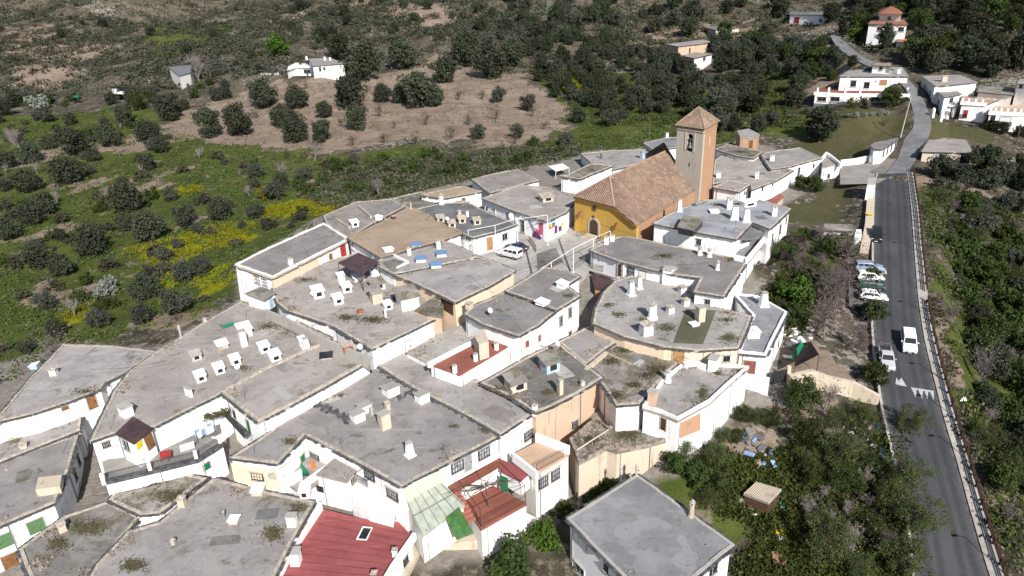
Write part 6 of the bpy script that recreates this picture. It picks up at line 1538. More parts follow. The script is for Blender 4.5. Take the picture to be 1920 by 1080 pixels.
for x, r_ in ((-1, .8), (1.4, .5)):
    for y in (-.8, .8): b = mb('tyre'); b.tube((x, y - .2, r_), (x, y + .2, r_), r_, r_, 14); b.build('wheel', root)

# ================================================================== ROADSIDE
# railing along the pavement: one panel copied along the edge
edge = [b + (b - a).normalized() * 1.3 + Vector((0, 0, .14)) for a, b in ROAD]
cum = [0.0]
for i in range(1, len(edge)): cum.append(cum[-1] + (edge[i] - edge[i - 1]).length)
def along(s):
    for i in range(1, len(edge)):
        if s <= cum[i]: t = (s - cum[i - 1]) / (cum[i] - cum[i - 1]); return edge[i - 1].lerp(edge[i], t)
    return edge[-1]
PL = 2.6
proto = empty('railing_panel', along(0), 'brown railing panel in the row along the pavement', 'railing', 'railing panels along the pavement'); ORG[proto.name] = Vector()
pp = []
for x in (0.0,):
    b = mb('rail_brown'); b.box((x + .1, 0, .58), (.2, .2, 1.16)); b.box((x + .1, 0, 1.19), (.28, .28, .07)); pp.append(b.build('post', proto))
for z_ in (.35, .65, .98):
    b = mb('rail_brown'); b.box((PL / 2, 0, z_), (PL - .1, .09, .13)); pp.append(b.build('rail', proto))
k = int(cum[-1] / PL); used = 0
for i in range(k):
    p, q = along(i * PL), along((i + 1) * PL)
    X, Y = pix(p)
    if Y > 1150: break
    if 536 < Y < 553: continue
    d = q - p
    if used == 0: r_ = proto
    else:
        r_ = proto.copy(); COL.objects.link(r_)
        for c_ in pp: cc2 = c_.copy(); COL.objects.link(cc2); cc2.parent = r_
    r_.location = p; r_.rotation_euler = (0, -math.asin(d.z / d.length), math.atan2(d.y, d.x)); used += 1
# lamp posts outside the railing, arm over the road
i_ = 0
for (x, y), lab in (((1727,400),'street lamp at the railing near the road head'),((1736,480),'street lamp above the parked cars at the railing'),((1751,600),'street lamp just uphill of the driving van'),((1782,725),'street lamp next to the white road teeth'),((1797,790),'street lamp below the white road teeth by the sign'),((1826,880),'street lamp halfway down the lower road'),((1880,1076),'street lamp at the lowest end of the road')):
    p = on(SIDEB, x - 6, y, 0); a = ROAD[min(range(len(ROAD)), key=lambda j: (ROAD[j][1] - p).length)]; dr = (a[0] - a[1]).xy.to_3d().normalized(); p = a[1] - dr * 1.62 + Vector((0, 0, .1))
    root = empty('street_lamp', p, lab, 'street lamp', 'street lamps along the pavement')
    b = mb('iron'); b.tube(p, p + up * 4.3, .07, .05, 8); b.tube(p, p + up * .5, .12, .1, 8); b.build('post', root)
    b = mb('iron'); b.tube(p + up * 4.25, p + up * 4.5 + dr * .7, .04, .035, 6); b.build('arm', root); b = mb('iron'); c_ = p + up * 4.5 + dr * .95; b.box(c_, (.6, .26, .12), dr); o = b.build('lamp_head', root); b = mb('lamp_clear'); b.box(c_ - up * .07, (.45, .2, .03), dr); b.build('lens', o)
p = on(SIDEB, 1791, 775, 0) + Vector((.6, 0, 0)); root = empty('road_sign', p, 'triangular warning sign seen from behind at the railing', 'sign'); b = mb('iron_grey'); b.tube(p, p + up * 2.2, .04, None, 6); b.build('post', root)
b = mb('white_metal'); c_ = p + up * 2.2; P = [c_ + Vector((-.45, -.05, -.35)), c_ + Vector((.45, -.05, -.35)), c_ + Vector((0, -.05, .45))]; b.solid(P, [v + Vector((0, .03, 0)) for v in P]); b.build('plate', root)
def pole(px, py, hgt, label, mat='pale_stone', r=.14, name='utility_pole', cat='pole', cross=True, lean=0):
    p = ground(px, py); root = empty(name, p, label, cat); t = p + up * hgt + Vector((lean, 0, 0))
    b = mb(mat); b.tube(p - up * .3, t, r, r * .6, 8); b.build('post', root)
    if cross: b = mb('iron_grey'); b.box(t - up * .3, (1.2, .1, .1)); b.build('cross_arm', root)
    return t
t1 = pole(1688, 258, 10, 'tall pale utility pole where the street bends', lean=.8); t2 = pole(1905, 270, 5, 'short wooden pole in the garden of the terrace row', 'bark', cross=False)
t3 = pole(1402, 263, 7, 'thin pole standing beside the orange flower bush', 'iron_grey', .06, cross=False); t4 = pole(1217, 262, 6, 'thin grey pole rising behind the chapel roof', 'iron_grey', .05, cross=False)
# lattice mast on the hill
p = ground(1028, 43); root = empty('lattice_mast', p, 'green steel lattice mast on the upper hillside', 'mast'); b = mb('green_shutter'); hg = 16
for k in range(9):
    z0, z1 = k / 9 * hg, (k + 1) / 9 * hg; w0, w1 = 1.0 - .7 * k / 9, 1.0 - .7 * (k + 1) / 9
    c0 = [p + Vector((a * w0, c * w0, z0)) for a, c in ((-1,-1),(1,-1),(1,1),(-1,1))]; c1 = [p + Vector((a * w1, c * w1, z1)) for a, c in ((-1,-1),(1,-1),(1,1),(-1,1))]
    for i in range(4): b.tube(c0[i], c1[i], .06, None, 4); b.tube(c0[i], c1[(i + 1) % 4], .04, None, 4)
b.build('frame', root)
# white festoon frames on the plaza
def frame(pts, tops, label):
    root = empty('festoon_frame', at(pts[0][0], pts[0][1], 16), label, 'frame')
    b = mb('white_metal'); T = []
    for (x, y), ht in zip(pts, tops):
        p = at(x, y, 16.0); b.tube(p, p + up * ht, .06, None, 8); T.append(p + up * ht); b.zbox(p.x, p.y, 16, 16.06, .35, .35)
    b.build('posts', root); b = mb('white_metal')
    for i in range(len(T) - 1): b.tube(T[i], T[i + 1], .05, None, 6)
    b.build('top_rail', root); return T
Ta = frame([(880,474),(930,472),(971,452)], (4.2, 4.9, 4.4), 'white pipe frame with three posts in front of the lantern roof')
Tb = frame([(970,454),(1027,459)], (4.4, 5.6), 'white pipe frame with two posts before the mural corner')
Tc = frame([(990,545),(1034,527),(1075,510),(1112,494),(1143,474)], (2.2, 3.2, 4.1, 4.4, 4.0), 'long white pipe frame slanting across the lower plaza')
def cable(a, b, sag, label, r=.022):
    n_ = 13; m_ = mb('iron'); P = [a.lerp(b, i / (n_ - 1)) - up * (sag * 4 * (i / (n_ - 1)) * (1 - i / (n_ - 1))) for i in range(n_)]
    rings = [[p + Vector((math.cos(k * 2.09) * r * .6, math.sin(k * 2.09) * r * .6, math.sin(k * 2.09 + 1) * r)) for k in range(3)] for p in P]
    for i in range(n_ - 1): m_.solid(rings[i], rings[i + 1], i == 0, i == n_ - 2)
    o = m_.build('overhead_cable'); tag(o, label, 'cable')
cable(at(965,508,18.6), at(1075,468,20), .4, 'black cable from the cream wall corner to the long pipe frame'); cable(at(965,515,18.2), at(1141,440,20), .7, 'black cable sagging under the long pipe frame to its top end'); cable(at(1078,402,21), at(1193,440,20), .3, 'black cable strung across the ochre church front')
cable(at(880,432,20), at(1028,397,21), .5, 'black cable between the two white pipe frames'); cable(at(165,930,11.5), at(300,905,12.0), .3, 'black cable crossing the alley below the balcony terrace'); cable(at(140,950,11.2), at(300,912,11.6), .3, 'lower black cable crossing the alley near the corner roof')
# bench rail, planter and bins on the plaza
root = empty('plaza_railing', at(1000,470,16), 'black railing beside the navy car at the mural house', 'railing'); railing([at(992,452,16), at(1005,470,16), at(1005,474,16)], 'rails', root, 'iron', 1.0)
root = empty('stair_railing', at(1075,510,16), 'grey stair railing at the foot of the long white frame', 'railing'); railing([at(1078,506,16), at(1103,488,16)], 'rails', root, 'iron_grey', 1.1)
# washing line and table on the balcony terrace
z_ = 13.12
p = at(313, 862, z_); root = empty('table', p, 'small red topped table casting a shadow on the terrace', 'table'); b = mb('red_paint'); b.box((p.x, p.y, z_ + .75), (1.1, 1.3, .06), (.9, .4, 0)); b.build('tabletop', root)
for a, c in ((-.4,-.4),(.4,-.4),(.4,.4),(-.4,.4)): b = mb('iron'); b.tube((p.x + a, p.y + c, z_), (p.x + a, p.y + c, z_ + .72), .03, None, 5); b.build('leg', root)
p = at(353, 846, z_); b = mb('cloth_white'); b.box((p.x, p.y, z_ + .6), (1.5, .06, 1.2), (.85, .5, 0), None, (.2, -.3, .9)); tag(b.build('drying_rack'), 'white board leaning beside the washing on the terrace', 'board')
a, c_ = at(372, 832, z_) + up * 1.8, at(406, 815, z_) + up * 1.8
root = empty('washing_line', at(372, 832, z_), 'washing line hung with white and blue clothes', 'washing line'); b = mb('iron'); b.tube(a, a - up * 1.8, .03); b.tube(c_, c_ - up * 1.8, .03); b.tube(a, c_, .012); b.tube(a + Vector((.3, -.5, 0)), c_ + Vector((.3, -.5, 0)), .012); b.build('posts', root)
for k in range(9):
    t = (k + .7) / 9.4; q = a.lerp(c_, t) + Vector((.3, -.5, 0)) * (k % 2); b = mb('cloth_white' if k % 3 else 'cloth_blue'); dd = (c_ - a).normalized(); hh = rnd.uniform(.7, 1.2)
    n_ = dd.cross(up) * .06; L_ = [q + dd * s - up * (hh * u) + n_ * math.sin(s * 9 + k + u * 2) for u in (0, .5, 1) for s in (-.26, 0, .26)]
    for i in (0, 1, 3, 4): b.face([L_[i], L_[i + 1], L_[i + 4], L_[i + 3]])
    b.build('garment', root)
# ================================================================== VEGETATION
def leafcloud(centers, radii, per, size, r, flat=.0):
    """many small leaf sprays spread through clumps"""
    C = np.repeat(np.asarray(centers), per, 0); Rr = np.repeat(np.asarray(radii), per)
    d = r.normal(size=C.shape); d /= np.linalg.norm(d, axis=1)[:, None] + 1e-9
    P = C + d * (Rr * r.random(len(C)) ** .45)[:, None]
    n = d * .8 + r.normal(size=C.shape) * .7 + np.array([0, 0, .35]); n /= np.linalg.norm(n, axis=1)[:, None]
    a = np.cross(n, r.normal(size=C.shape)); a /= np.linalg.norm(a, axis=1)[:, None] + 1e-9; b = np.cross(n, a)
    s = size * r.uniform(.6, 1.4, len(C))[:, None]; asp = r.uniform(.45, .8, len(C))[:, None]
    V = np.stack([P - a * s, P - b * s * asp, P + a * s, P + b * s * asp], 1).reshape(-1, 3)
    return V, np.arange(len(V)).reshape(-1, 4)
def branch_mesh(seed, h, spread, levels, trunk, mat, upb=.35, twigs=3, k=4, name='trunk', start=.25):
    r = random.Random(seed); b = mb(mat)
    def grow(p, d, L, rad, lv):
        q = p
        for s in range(2):
            d2 = (d + Vector((r.uniform(-.2, .2), r.uniform(-.2, .2), r.uniform(-.05, .15)))).normalized(); e = q + d2 * L / 2
            b.tube(q, e, rad * (1 - .2 * s), rad * (.8 - .2 * s), k if rad > .03 else 3); q, d = e, d2
            if lv < levels:
                for t in range(twigs if s else twigs - 1):
                    ax = Vector((r.uniform(-1, 1), r.uniform(-1, 1), r.uniform(-.2, .5) + upb)).normalized()
                    grow(q, (d * .7 + ax * spread).normalized(), L * r.uniform(.55, .78), rad * .52, lv + 1)
    grow(Vector((0, 0, -.2)), Vector((r.uniform(-.1, .1), r.uniform(-.1, .1), 1)).normalized(), h * start * 2, trunk, 0)
    me = bpy.data.meshes.new(name); me.from_pydata(b.v, [], b.f); me.materials.append(MATS[mat]); me.update(); return me
def crown_mesh(seed, rx, h0, h1, nclump, per, size, mat, cr=.42, name='crown', shape='round'):
    r = np.random.default_rng(seed); C = []; Rr = []
    zc, hz_ = (h0 + h1) / 2, (h1 - h0) / 2
    while len(C) < nclump:
        p = r.uniform(-1, 1, 3)
        q = np.linalg.norm(p)
        if q > 1 or q < .3: continue
        if shape == 'cone' and np.hypot(p[0], p[1]) > (1 - p[2]) * .55 + .08: continue
        w = 1 + .28 * np.sin(3 * np.arctan2(p[1], p[0]) + seed) * (1 if shape == 'round' else 0)
        C.append((p[0] * rx * w * .85, p[1] * rx * w * .85, zc + p[2] * hz_ * .88)); Rr.append(rx * cr * r.uniform(.55, 1.15) * (1 if shape == 'round' else .6))
    V, Fq = leafcloud(C, Rr, per, size, r)
    return np_mesh(name, V, Fq, [mat])
KIND = {}
def kind(key, name, crowns, trunks, rx, h, cat='tree'): KIND[key] = dict(name=name, crowns=crowns, trunks=trunks, rx=rx, h=h, cat=cat)
otr = [branch_mesh(s, 2.6, .8, 2, .26, 'bark', .3, 3, 5) for s in (1, 2, 3)]
kind('olive', 'olive_tree', [crown_mesh(s, 2.45, .15, 4.7, 70, 48, .19, 'leaf_olive', .36) for s in (11, 12, 13, 14)], otr, 2.5, 4.9)
kind('olive_grey', 'grey_leaved_tree', [crown_mesh(s, 2.5, .3, 4.7, 50, 46, .19, 'leaf_grey_olive', .34) for s in (21, 22, 23)], otr, 2.5, 4.8)
kind('dark', 'evergreen_tree', [crown_mesh(s, 3.0, .3, 6.4, 70, 48, .24, 'leaf_dark', .34) for s in (31, 32, 33)], otr, 3.0, 6.6)
kind('green', 'leafy_tree', [crown_mesh(s, 2.6, .6, 5.0, 34, 60, .22, 'leaf_green', .36) for s in (41, 42, 43)], otr, 2.6, 5.0)
kind('thicket', 'garden_tree', [crown_mesh(s, 2.8, .3, 5.2, 60, 70, .12, 'leaf_green', .28) for s in (47, 48)], [branch_mesh(s, 4.0, .75, 3, .16, 'bark', .5, 3, 4) for s in (6, 7)], 2.8, 5.4)
kind('garden', 'garden_tree', [crown_mesh(s, 2.9, .6, 5.4, 75, 60, .085, 'leaf_airy', .27) for s in (44, 45, 46)], [branch_mesh(s, 4.0, .75, 3, .16, 'bark', .5, 3, 4) for s in (4, 5)], 2.8, 5.6)
kind('bright', 'leafy_tree', [crown_mesh(s, 2.4, .4, 4.6, 34, 60, .22, 'leaf_bright', .36) for s in (51, 52)], otr, 2.4, 4.6)
kind('bush', 'bush', [crown_mesh(s, 1.5, -.2, 1.9, 18, 50, .18, 'leaf_green', .42) for s in (61, 62, 63)], None, 1.5, 1.9, 'bush')
kind('scrub', 'bush', [crown_mesh(s, 1.5, -.2, 1.6, 16, 40, .18, 'leaf_scrub', .42) for s in (64, 65)], None, 1.5, 1.6, 'bush')
kind('pale', 'bush', [crown_mesh(s, 1.8, -.1, 2.2, 18, 60, .16, 'leaf_pale', .42) for s in (66, 67)], None, 1.8, 2.2, 'bush')
kind('yellow', 'flowering_bush', [crown_mesh(s, 1.8, -.1, 2.8, 18, 60, .16, 'leaf_yellowish', .42) for s in (68,)], None, 1.8, 2.8, 'bush')
kind('cypress', 'cypress', [crown_mesh(71, 1.6, .2, 9, 60, 50, .24, 'leaf_dark', .4, shape='cone')], otr[:1], 1.6, 9)
kind('bare', 'bare_tree', [crown_mesh(s, 2.5, 1.0, 4.8, 26, 9, .09, 'leaf_twig', .5) for s in (81, 82)], [branch_mesh(s, 4.4, .8, 4, .13, 'bark_grey', .45, 3, 4, start=.17) for s in (83, 84, 85)], 2.6, 5.0)
kind('lilac', 'bare_tree', [crown_mesh(s, 2.5, .8, 5.0, 40, 34, .075, 'leaf_twig', .45) for s in (91, 92)], [branch_mesh(s, 4.6, .75, 4, .13, 'bark_lilac', .55, 3, 4, start=.17) for s in (93, 94)], 2.5, 5.2)
kind('almond', 'young_almond_tree', [crown_mesh(s, 1.7, .8, 3.4, 16, 14, .11, 'leaf_scrub', .5) for s in (101, 102)], [branch_mesh(s, 3.0, .75, 3, .09, 'bark', .4, 3, 4, start=.2) for s in (103, 104)], 1.7, 3.4)
tc = [0]
def tree(key, p, width, label, group=None, sq=1.0):
    K = KIND[key]; tc[0] += 1
    o = empty(K['name'], p, label, K['cat'], group, rnd.uniform(0, 6.28)); s = width / (2 * K['rx'])
    o.scale = (s * rnd.uniform(.92, 1.08), s * rnd.uniform(.92, 1.08), s * sq * rnd.uniform(.92, 1.1))
    if K['trunks']: link('trunk', rnd.choice(K['trunks']), o)
    if K['crowns']: link('crown', rnd.choice(K['crowns']), o)
    return o
def dist(p): return (p - CAM).dot(_fw)
def sighted(key, px, py, wpx, label, group=None, sq=1.0):
    """px,py: middle of the crown as sighted, wpx: its width"""
    g_ = ground(px, py + wpx * .38)
    if g_ is None: return
    p = Vector((g_.x, g_.y, hs(g_.x, g_.y) - .1)); tree(key, p, wpx * dist(p) / FL, label, group, sq); TAKEN.append((p.x, p.y, wpx * dist(p) / FL / 2))
TAKEN = []
HP = [h.poly for h in HOUSES.values()]
def free(x, y, r):
    for a, b, c in TAKEN:
        if (a - x) ** 2 + (b - y) ** 2 < (r + c) ** 2 * .55: return False
    for i in range(0, len(ROAD), 2):
        a, b = ROAD[i]
        m_ = (a + b) / 2
        if (m_.x - x) ** 2 + (m_.y - y) ** 2 < ((b - a).length / 2 + 1.9 + r * .7) ** 2: return False
    for i in range(0, len(LANE), 2):
        a, b = LANE[i]; m_ = (a + b) / 2
        if (m_.x - x) ** 2 + (m_.y - y) ** 2 < ((b - a).length / 2 + r * .8) ** 2: return False
    for poly in HP:
        if inside(poly, np.array([x]), np.array([y]))[0]: return False
        for p in poly:
            if (p.x - x) ** 2 + (p.y - y) ** 2 < (r * .8) ** 2: return False
    return True
G1 = 'olive trees on the bare soil slope'
SOIL = [(397,238,46),(450,232,50),(497,180,50),(558,185,40),(531,222,38),(554,246,48),(610,208,28),(606,249,36),(656,180,56),(685,127,58),(673,228,40),(718,178,30),(757,110,46),(752,180,30),(785,176,60),(815,184,35),(835,138,44),(876,95,56),(923,125,50),(960,98,44)]
ORD = ('first', 'second', 'third', 'fourth', 'fifth', 'sixth', 'seventh', 'eighth', 'ninth', 'tenth', 'eleventh', 'twelfth')
def in_rows(items, cuts, names, what):
    out = []
    rows = {}
    for it in items: rows.setdefault(sum(it[1] > c_ for c_ in cuts), []).append(it)
    for k_, its in rows.items():
        for i_, it in enumerate(sorted(its)): out.append((it, what % (ORD[i_], names[k_])))
    return out
for (x, y, w), l in in_rows(SOIL, (145, 200), ('top', 'middle', 'lowest'), 'dark olive tree, %s from the left in the %s row on the tan slope'): sighted('olive', x, y, w * 1.16, l, G1, 1.08)
for x, y, w in ((590,276,30),(540,290,24),(712,210,24),(640,230,22),(480,215,20),(860,180,24),(800,225,30),(880,225,28),(930,215,26),(1000,210,24),(720,260,28),(850,250,28),(965,262,24),(690,165,18),(575,160,18),(905,180,22),(1020,235,22),(740,235,18),(660,265,24),(780,262,26)):
    sighted('almond', x, y, w, 'thin half bare young tree on the bare tan slope', 'young trees on the bare soil slope')
for x, y, w in ((990,195,34),(935,180,30),(898,250,30),(970,248,28),(1060,262,30)): sighted('olive_grey', x, y, w, 'greyish olive at the near margin of the tan slope', 'grey olives at the slope margin')
G2 = 'olive trees on the green field'
for (x, y, w), l in in_rows(((323,205,52),(277,247,42),(238,218,42),(208,258,44),(144,270,54),(128,325,54),(52,342,50),(242,375,60),(282,428,60),(417,395,48),(175,455,62),(280,305,36),(60,405,46),(90,385,44),(80,480,56),(15,300,40),(60,290,44),(20,430,50),(120,500,44)), (262, 330, 400), ('farthest', 'second', 'third', 'nearest'), 'dark olive tree, %s from the left in the %s row of the green field'):
    sighted('olive', x, y, w, l, G2)
for x, y, w in ((350,408,46),(348,512,44),(380,500,40),(310,480,34),(520,360,40),(330,570,56),(270,590,50)): sighted('olive_grey', x, y, w, 'grey green olive by the yellow flower patches', 'grey olives by the flowers')
for x, y, w, l in ((203,532,54,'silvery white bush on the edge of bare earth'),(72,182,46,'pale silvery shrub left of the tractor')): sighted('pale', x, y, w, l)
for x, y, w, l in ((120,650,100,'grey leafless tree behind the large pale roof'),(590,282,50,'grey bare tree at the foot of the soil slope'),(712,350,52,'small spiky grey tree above the old stone roofs'),(530,320,50,'leafless tree beside the green orchard strip'),(40,262,60,'grey bare thicket tree at the left margin of the field'),(1840,690,110,'big grey bare tree beyond the railing'),(372,115,70,'bare dark tree behind the grey barn'),(1790,580,50,'pale twiggy tree by the path beyond the railing')): sighted('bare', x, y, w, l)
for x, y, w, l in ((1562,560,110,'tall lilac bare tree between village and parked cars'),(1590,480,60,'brownish bare tree by the long garden hut'),(1545,606,86,'lilac bare tree over the yard with brown net'),(1610,640,70,'slim bare tree beside the pickup')): sighted('lilac', x, y, w, l, sq=1.15)
for x, y, w, l in ((527,104,44,'bright green tree beside the white farmhouse'),(1018,1003,66,'bright green rounded tree under the white block with tan terrace'),(1600,60,40,'bright green tree by the far tile roofed villa'),(640,128,30,'clipped round bush against the farmhouse wall'),(1495,550,60,'bright green citrus tree below the shade net')): sighted('bright', x, y, w, l)
for x, y, w, l in ((955,1050,84,'dark bare limbed shrub at the foot of the flaking wall'),(1670,185,44,'big olive green shrub before the villa terrace'),(1500,345,30,'first orange tree before the white farmhouse'),(1528,348,36,'second orange tree beside the white annexe'),(1665,490,1,'x')):
    if w > 5: sighted('green', x, y, w, l)
for x, y, w, l in ((1535,240,70,'large dark tree behind the white farmhouse'),(637,86,46,'dark round tree right behind the farmhouse'),(1660,75,34,'dark conifer before the tile roofed villa')): sighted('dark', x, y, w, l)
for x, y, w, l in ((1578,60,22,'narrow dark cypress by the far lane'),(1655,88,26,'cypress in front of the far villa')): sighted('cypress', x, y, w, l)
for x, y, w, l in ((497,362,30,'yellow flowering shrub beside the black hovel'),(1662,180,30,'yellow green shrub under the villa wall'),(1595,192,24,'yellow shrub at the villa terrace corner')): sighted('yellow', x, y, w, l)
for x, y, w in ((1545,470,44),(1490,590,46),(1638,585,44),(1632,515,34),(1640,700,50)): sighted('green', x, y, w, 'leafy tree in the strip between village and road', 'leafy trees between village and road')
for x, y, w in ((1705,790,70),(1690,890,90),(1712,965,95),(1690,1045,100),(1668,940,80)): sighted('garden', x, y, w, 'airy tree leaning out over the road edge', 'trees leaning over the road edge')
# garden thicket, lower right
def fill(polypx, n, kinds, wr, label, group, gap=1.0, tries=14):
    """scatter individuals over a piece of ground (outline sighted, positions drawn on the ground)"""
    poly = gp(polypx); xs = [p.x for p in poly]; ys = [p.y for p in poly]; made = 0
    for t in range(n * tries):
        if made >= n: break
        x, y = rnd.uniform(min(xs), max(xs)), rnd.uniform(min(ys), max(ys))
        if not inside(poly, np.array([x]), np.array([y]))[0]: continue
        w = rnd.uniform(*wr)
        if not free(x, y, w / 2 * gap): continue
        ks = rnd.choice(kinds); tree(ks, Vector((x, y, hs(x, y) - .1)), w, label[ks] if isinstance(label, dict) else label, group[ks] if isinstance(group, dict) else group); TAKEN.append((x, y, w / 2)); made += 1
    print('fill', made, 'of', n)
fill([(1480,770),(1660,760),(1690,860),(1715,960),(1725,1090),(1560,1100),(1510,960),(1495,880)], 44, ['garden', 'garden', 'thicket', 'bare', 'bare'], (3.0, 6.2), {'thicket': 'dense green tree in the thicket above the road', 'garden': 'airy green tree in the thicket above the road', 'bare': 'bare branched tree in the thicket above the road'}, {'thicket': 'dense trees of the roadside thicket', 'garden': 'airy trees of the roadside thicket', 'bare': 'bare trees of the roadside thicket'}, .5)
fill([(1250,880),(1330,830),(1380,900),(1350,1000),(1300,960)], 8, ['garden', 'green'], (2.5, 4.2), {'garden': 'airy bush by the tall white garden wall', 'green': 'leafy bush by the tall white garden wall'}, {'garden': 'bushes by the tall white wall', 'green': 'leafy bushes by the tall white wall'}, .6)
fill([(1750,350),(1925,400),(1930,620),(1780,540)], 70, ['green', 'green', 'garden', 'bush', 'scrub', 'bush', 'bare', 'olive_grey'], (2.2, 5.5), {'garden': 'airy tree on the bank right of the road', 'scrub': 'brownish shrub on the bank right of the road', 'bush': 'low bush on the bank right of the road', 'green': 'leafy tree on the bank right of the road', 'olive_grey': 'grey olive on the bank right of the road', 'dark': 'dark tree on the bank right of the road', 'bare': 'bare tree on the bank right of the road'}, {k_: k_ + ' trees on the bank' for k_ in ('green', 'olive_grey', 'dark', 'bare', 'garden', 'scrub', 'bush')}, .62)
fill([(1810,560),(1940,620),(1940,1000),(1880,1000),(1830,760)], 70, ['green', 'green', 'garden', 'dark', 'scrub', 'green', 'bare', 'olive_grey'], (2.2, 5.8), {'garden': 'airy tree in the hollow below the railing', 'scrub': 'brownish shrub in the hollow below the railing', 'green': 'leafy tree in the hollow below the railing', 'olive_grey': 'grey olive in the hollow below the railing', 'dark': 'dark tree in the hollow below the railing', 'bare': 'bare tree in the hollow below the railing'}, {k_: k_ + ' trees in the hollow' for k_ in ('green', 'olive_grey', 'dark', 'bare', 'garden', 'scrub', 'bush')}, .62)
fill([(1740,318),(1930,320),(1930,365),(1745,345)], 9, ['dark', 'olive'], (4, 7), {'dark': 'dark tree beside the concrete barn', 'olive': 'olive beside the concrete barn'}, {'dark': 'dark trees by the barn', 'olive': 'olives by the barn'}, .8)
# orchard behind the church
fill([(985,90),(1180,80),(1330,115),(1500,125),(1520,215),(1420,260),(1290,250),(1180,250),(1080,245),(1070,200),(1010,165)], 150, ['olive', 'olive_grey', 'dark', 'dark'], (3.6, 7.6), {'olive': 'olive in the crowded orchard behind the church', 'olive_grey': 'grey leaved olive in the crowded orchard behind the church', 'dark': 'dense dark tree in the orchard behind the church'}, {k_: k_ + ' trees of the orchard' for k_ in ('olive', 'olive_grey', 'dark')}, .6)
fill([(960,0),(1310,0),(1320,60),(1180,80),(985,90),(930,60)], 40, ['olive', 'dark', 'olive_grey'], (6, 11), {'olive': 'olive on the upper slope above the orchard', 'olive_grey': 'grey olive on the upper slope above the orchard', 'dark': 'dark tree on the upper slope above the orchard'}, {k_: k_ + ' trees of the upper slope' for k_ in ('olive', 'olive_grey', 'dark')}, .78)
fill([(1340,60),(1560,70),(1590,120),(1500,140),(1340,120)], 30, ['olive', 'dark', 'olive_grey', 'green'], (5, 9), {k_: 'tree of the %s orchard beside the far lane' % {'olive': 'olive', 'dark': 'dense dark', 'olive_grey': 'grey leaved', 'green': 'bright leaved'}[k_] for k_ in ('olive', 'dark', 'olive_grey', 'green')}, {k_: k_ + ' trees by the far lane' for k_ in ('olive', 'dark', 'olive_grey', 'green')}, .8)
fill([(1500,78),(1558,78),(1612,132),(1640,150),(1500,150)], 18, ['olive', 'dark', 'green'], (3.5, 6), {k_: '%s tree on the bank under the far lane' % v_ for k_, v_ in (('olive', 'olive'), ('dark', 'dark'), ('green', 'leafy'))}, {k_: k_ + ' trees under the far lane' for k_ in ('olive', 'dark', 'green')}, .7)
fill([(1445,500),(1475,445),(1520,440),(1500,600),(1452,575)], 14, ['bush', 'green', 'garden'], (1.8, 3.6), {k_: '%s at the foot of the tall white house' % v_ for k_, v_ in (('bush', 'low green bush'), ('green', 'leafy tree'), ('garden', 'airy tree'))}, {k_: k_ + ' growth by the tall house' for k_ in ('bush', 'green', 'garden')}, .6)
fill([(1590,0),(1930,0),(1930,145),(1840,150),(1720,138),(1690,120),(1720,85),(1610,70),(1600,30)], 85, ['olive', 'dark', 'dark', 'green'], (6, 11), {'olive': 'olive on the wooded slope above the terrace row', 'dark': 'dark tree on the wooded slope above the terrace row', 'green': 'leafy tree on the wooded slope above the terrace row'}, {k_: k_ + ' trees of the wooded slope' for k_ in ('olive', 'dark', 'green')}, .76)
def fill_world(poly, n, kinds, wr, label, group, gap):
    global gp
    g0 = gp; gp = lambda q: [Vector((x, y, 0)) for x, y in q]
    fill(poly, n, kinds, wr, label, group, gap); gp = g0
fill_world([(60,330),(420,330),(560,640),(60,640)], 90, ['dark', 'olive', 'olive_grey'], (7, 13), {k_: '%s tree on the farthest wooded slope' % v_ for k_, v_ in (('dark', 'dark'), ('olive', 'olive green'), ('olive_grey', 'greyish'))}, {k_: k_ + ' trees of the farthest slope' for k_ in ('dark', 'olive', 'olive_grey')}, .75)
fill_world([(-330,300),(60,300),(60,640),(-500,640)], 90, ['scrub', 'olive_grey', 'scrub', 'dark'], (3, 7), {'scrub': 'brownish bush on the open hillside', 'olive_grey': 'greyish shrub tree on the open hillside', 'dark': 'dark shrub tree on the open hillside'}, {k_: k_ + ' growth of the hillside' for k_ in ('scrub', 'olive_grey', 'dark')}, 1)
fill([(1840,236),(1935,236),(1935,262),(1850,255)], 6, ['dark'], (2, 3), 'dark rounded shrub in front of the terrace row', 'dark shrubs before the terrace row', .8)
fill([(430,30),(980,20),(960,85),(760,105),(640,100),(560,95)], 34, ['olive_grey', 'scrub', 'dark', 'olive'], (4, 8), {'olive_grey': 'grey tree on the hill above the farmhouse', 'scrub': 'low brown bush on the hill above the farmhouse', 'dark': 'dark tree on the hill above the farmhouse', 'olive': 'olive on the hill above the farmhouse'}, {k_: k_ + ' growth above the farmhouse' for k_ in ('olive_grey', 'scrub', 'dark', 'olive')}, .9)
fill([(0,175),(300,165),(480,150),(420,190),(330,215),(200,215),(0,240)], 34, ['green', 'olive_grey', 'bush', 'olive'], (3, 6.5), {'green': 'leafy tree on the terrace below the lorry', 'olive_grey': 'grey olive on the terrace below the lorry', 'bush': 'green bush on the terrace below the lorry', 'olive': 'dark olive on the terrace below the lorry'}, {k_: k_ + ' growth below the lorry' for k_ in ('green', 'olive_grey', 'bush', 'olive')}, .85)
fill([(-30,230),(250,230),(440,300),(640,340),(600,400),(440,500),(430,560),(200,650),(0,690)], 130, ['bush', 'scrub', 'scrub', 'olive_grey', 'bare', 'olive'], (2.0, 5.0), {'bush': 'green bush among the field grass', 'scrub': 'brownish bush among the field grass', 'olive_grey': 'small grey olive among the field grass', 'bare': 'small leafless tree among the field grass', 'olive': 'small dark olive among the field grass'}, {k_: k_ + ' growth of the field' for k_ in ('bush', 'scrub', 'olive_grey', 'bare', 'olive')}, 1.15)
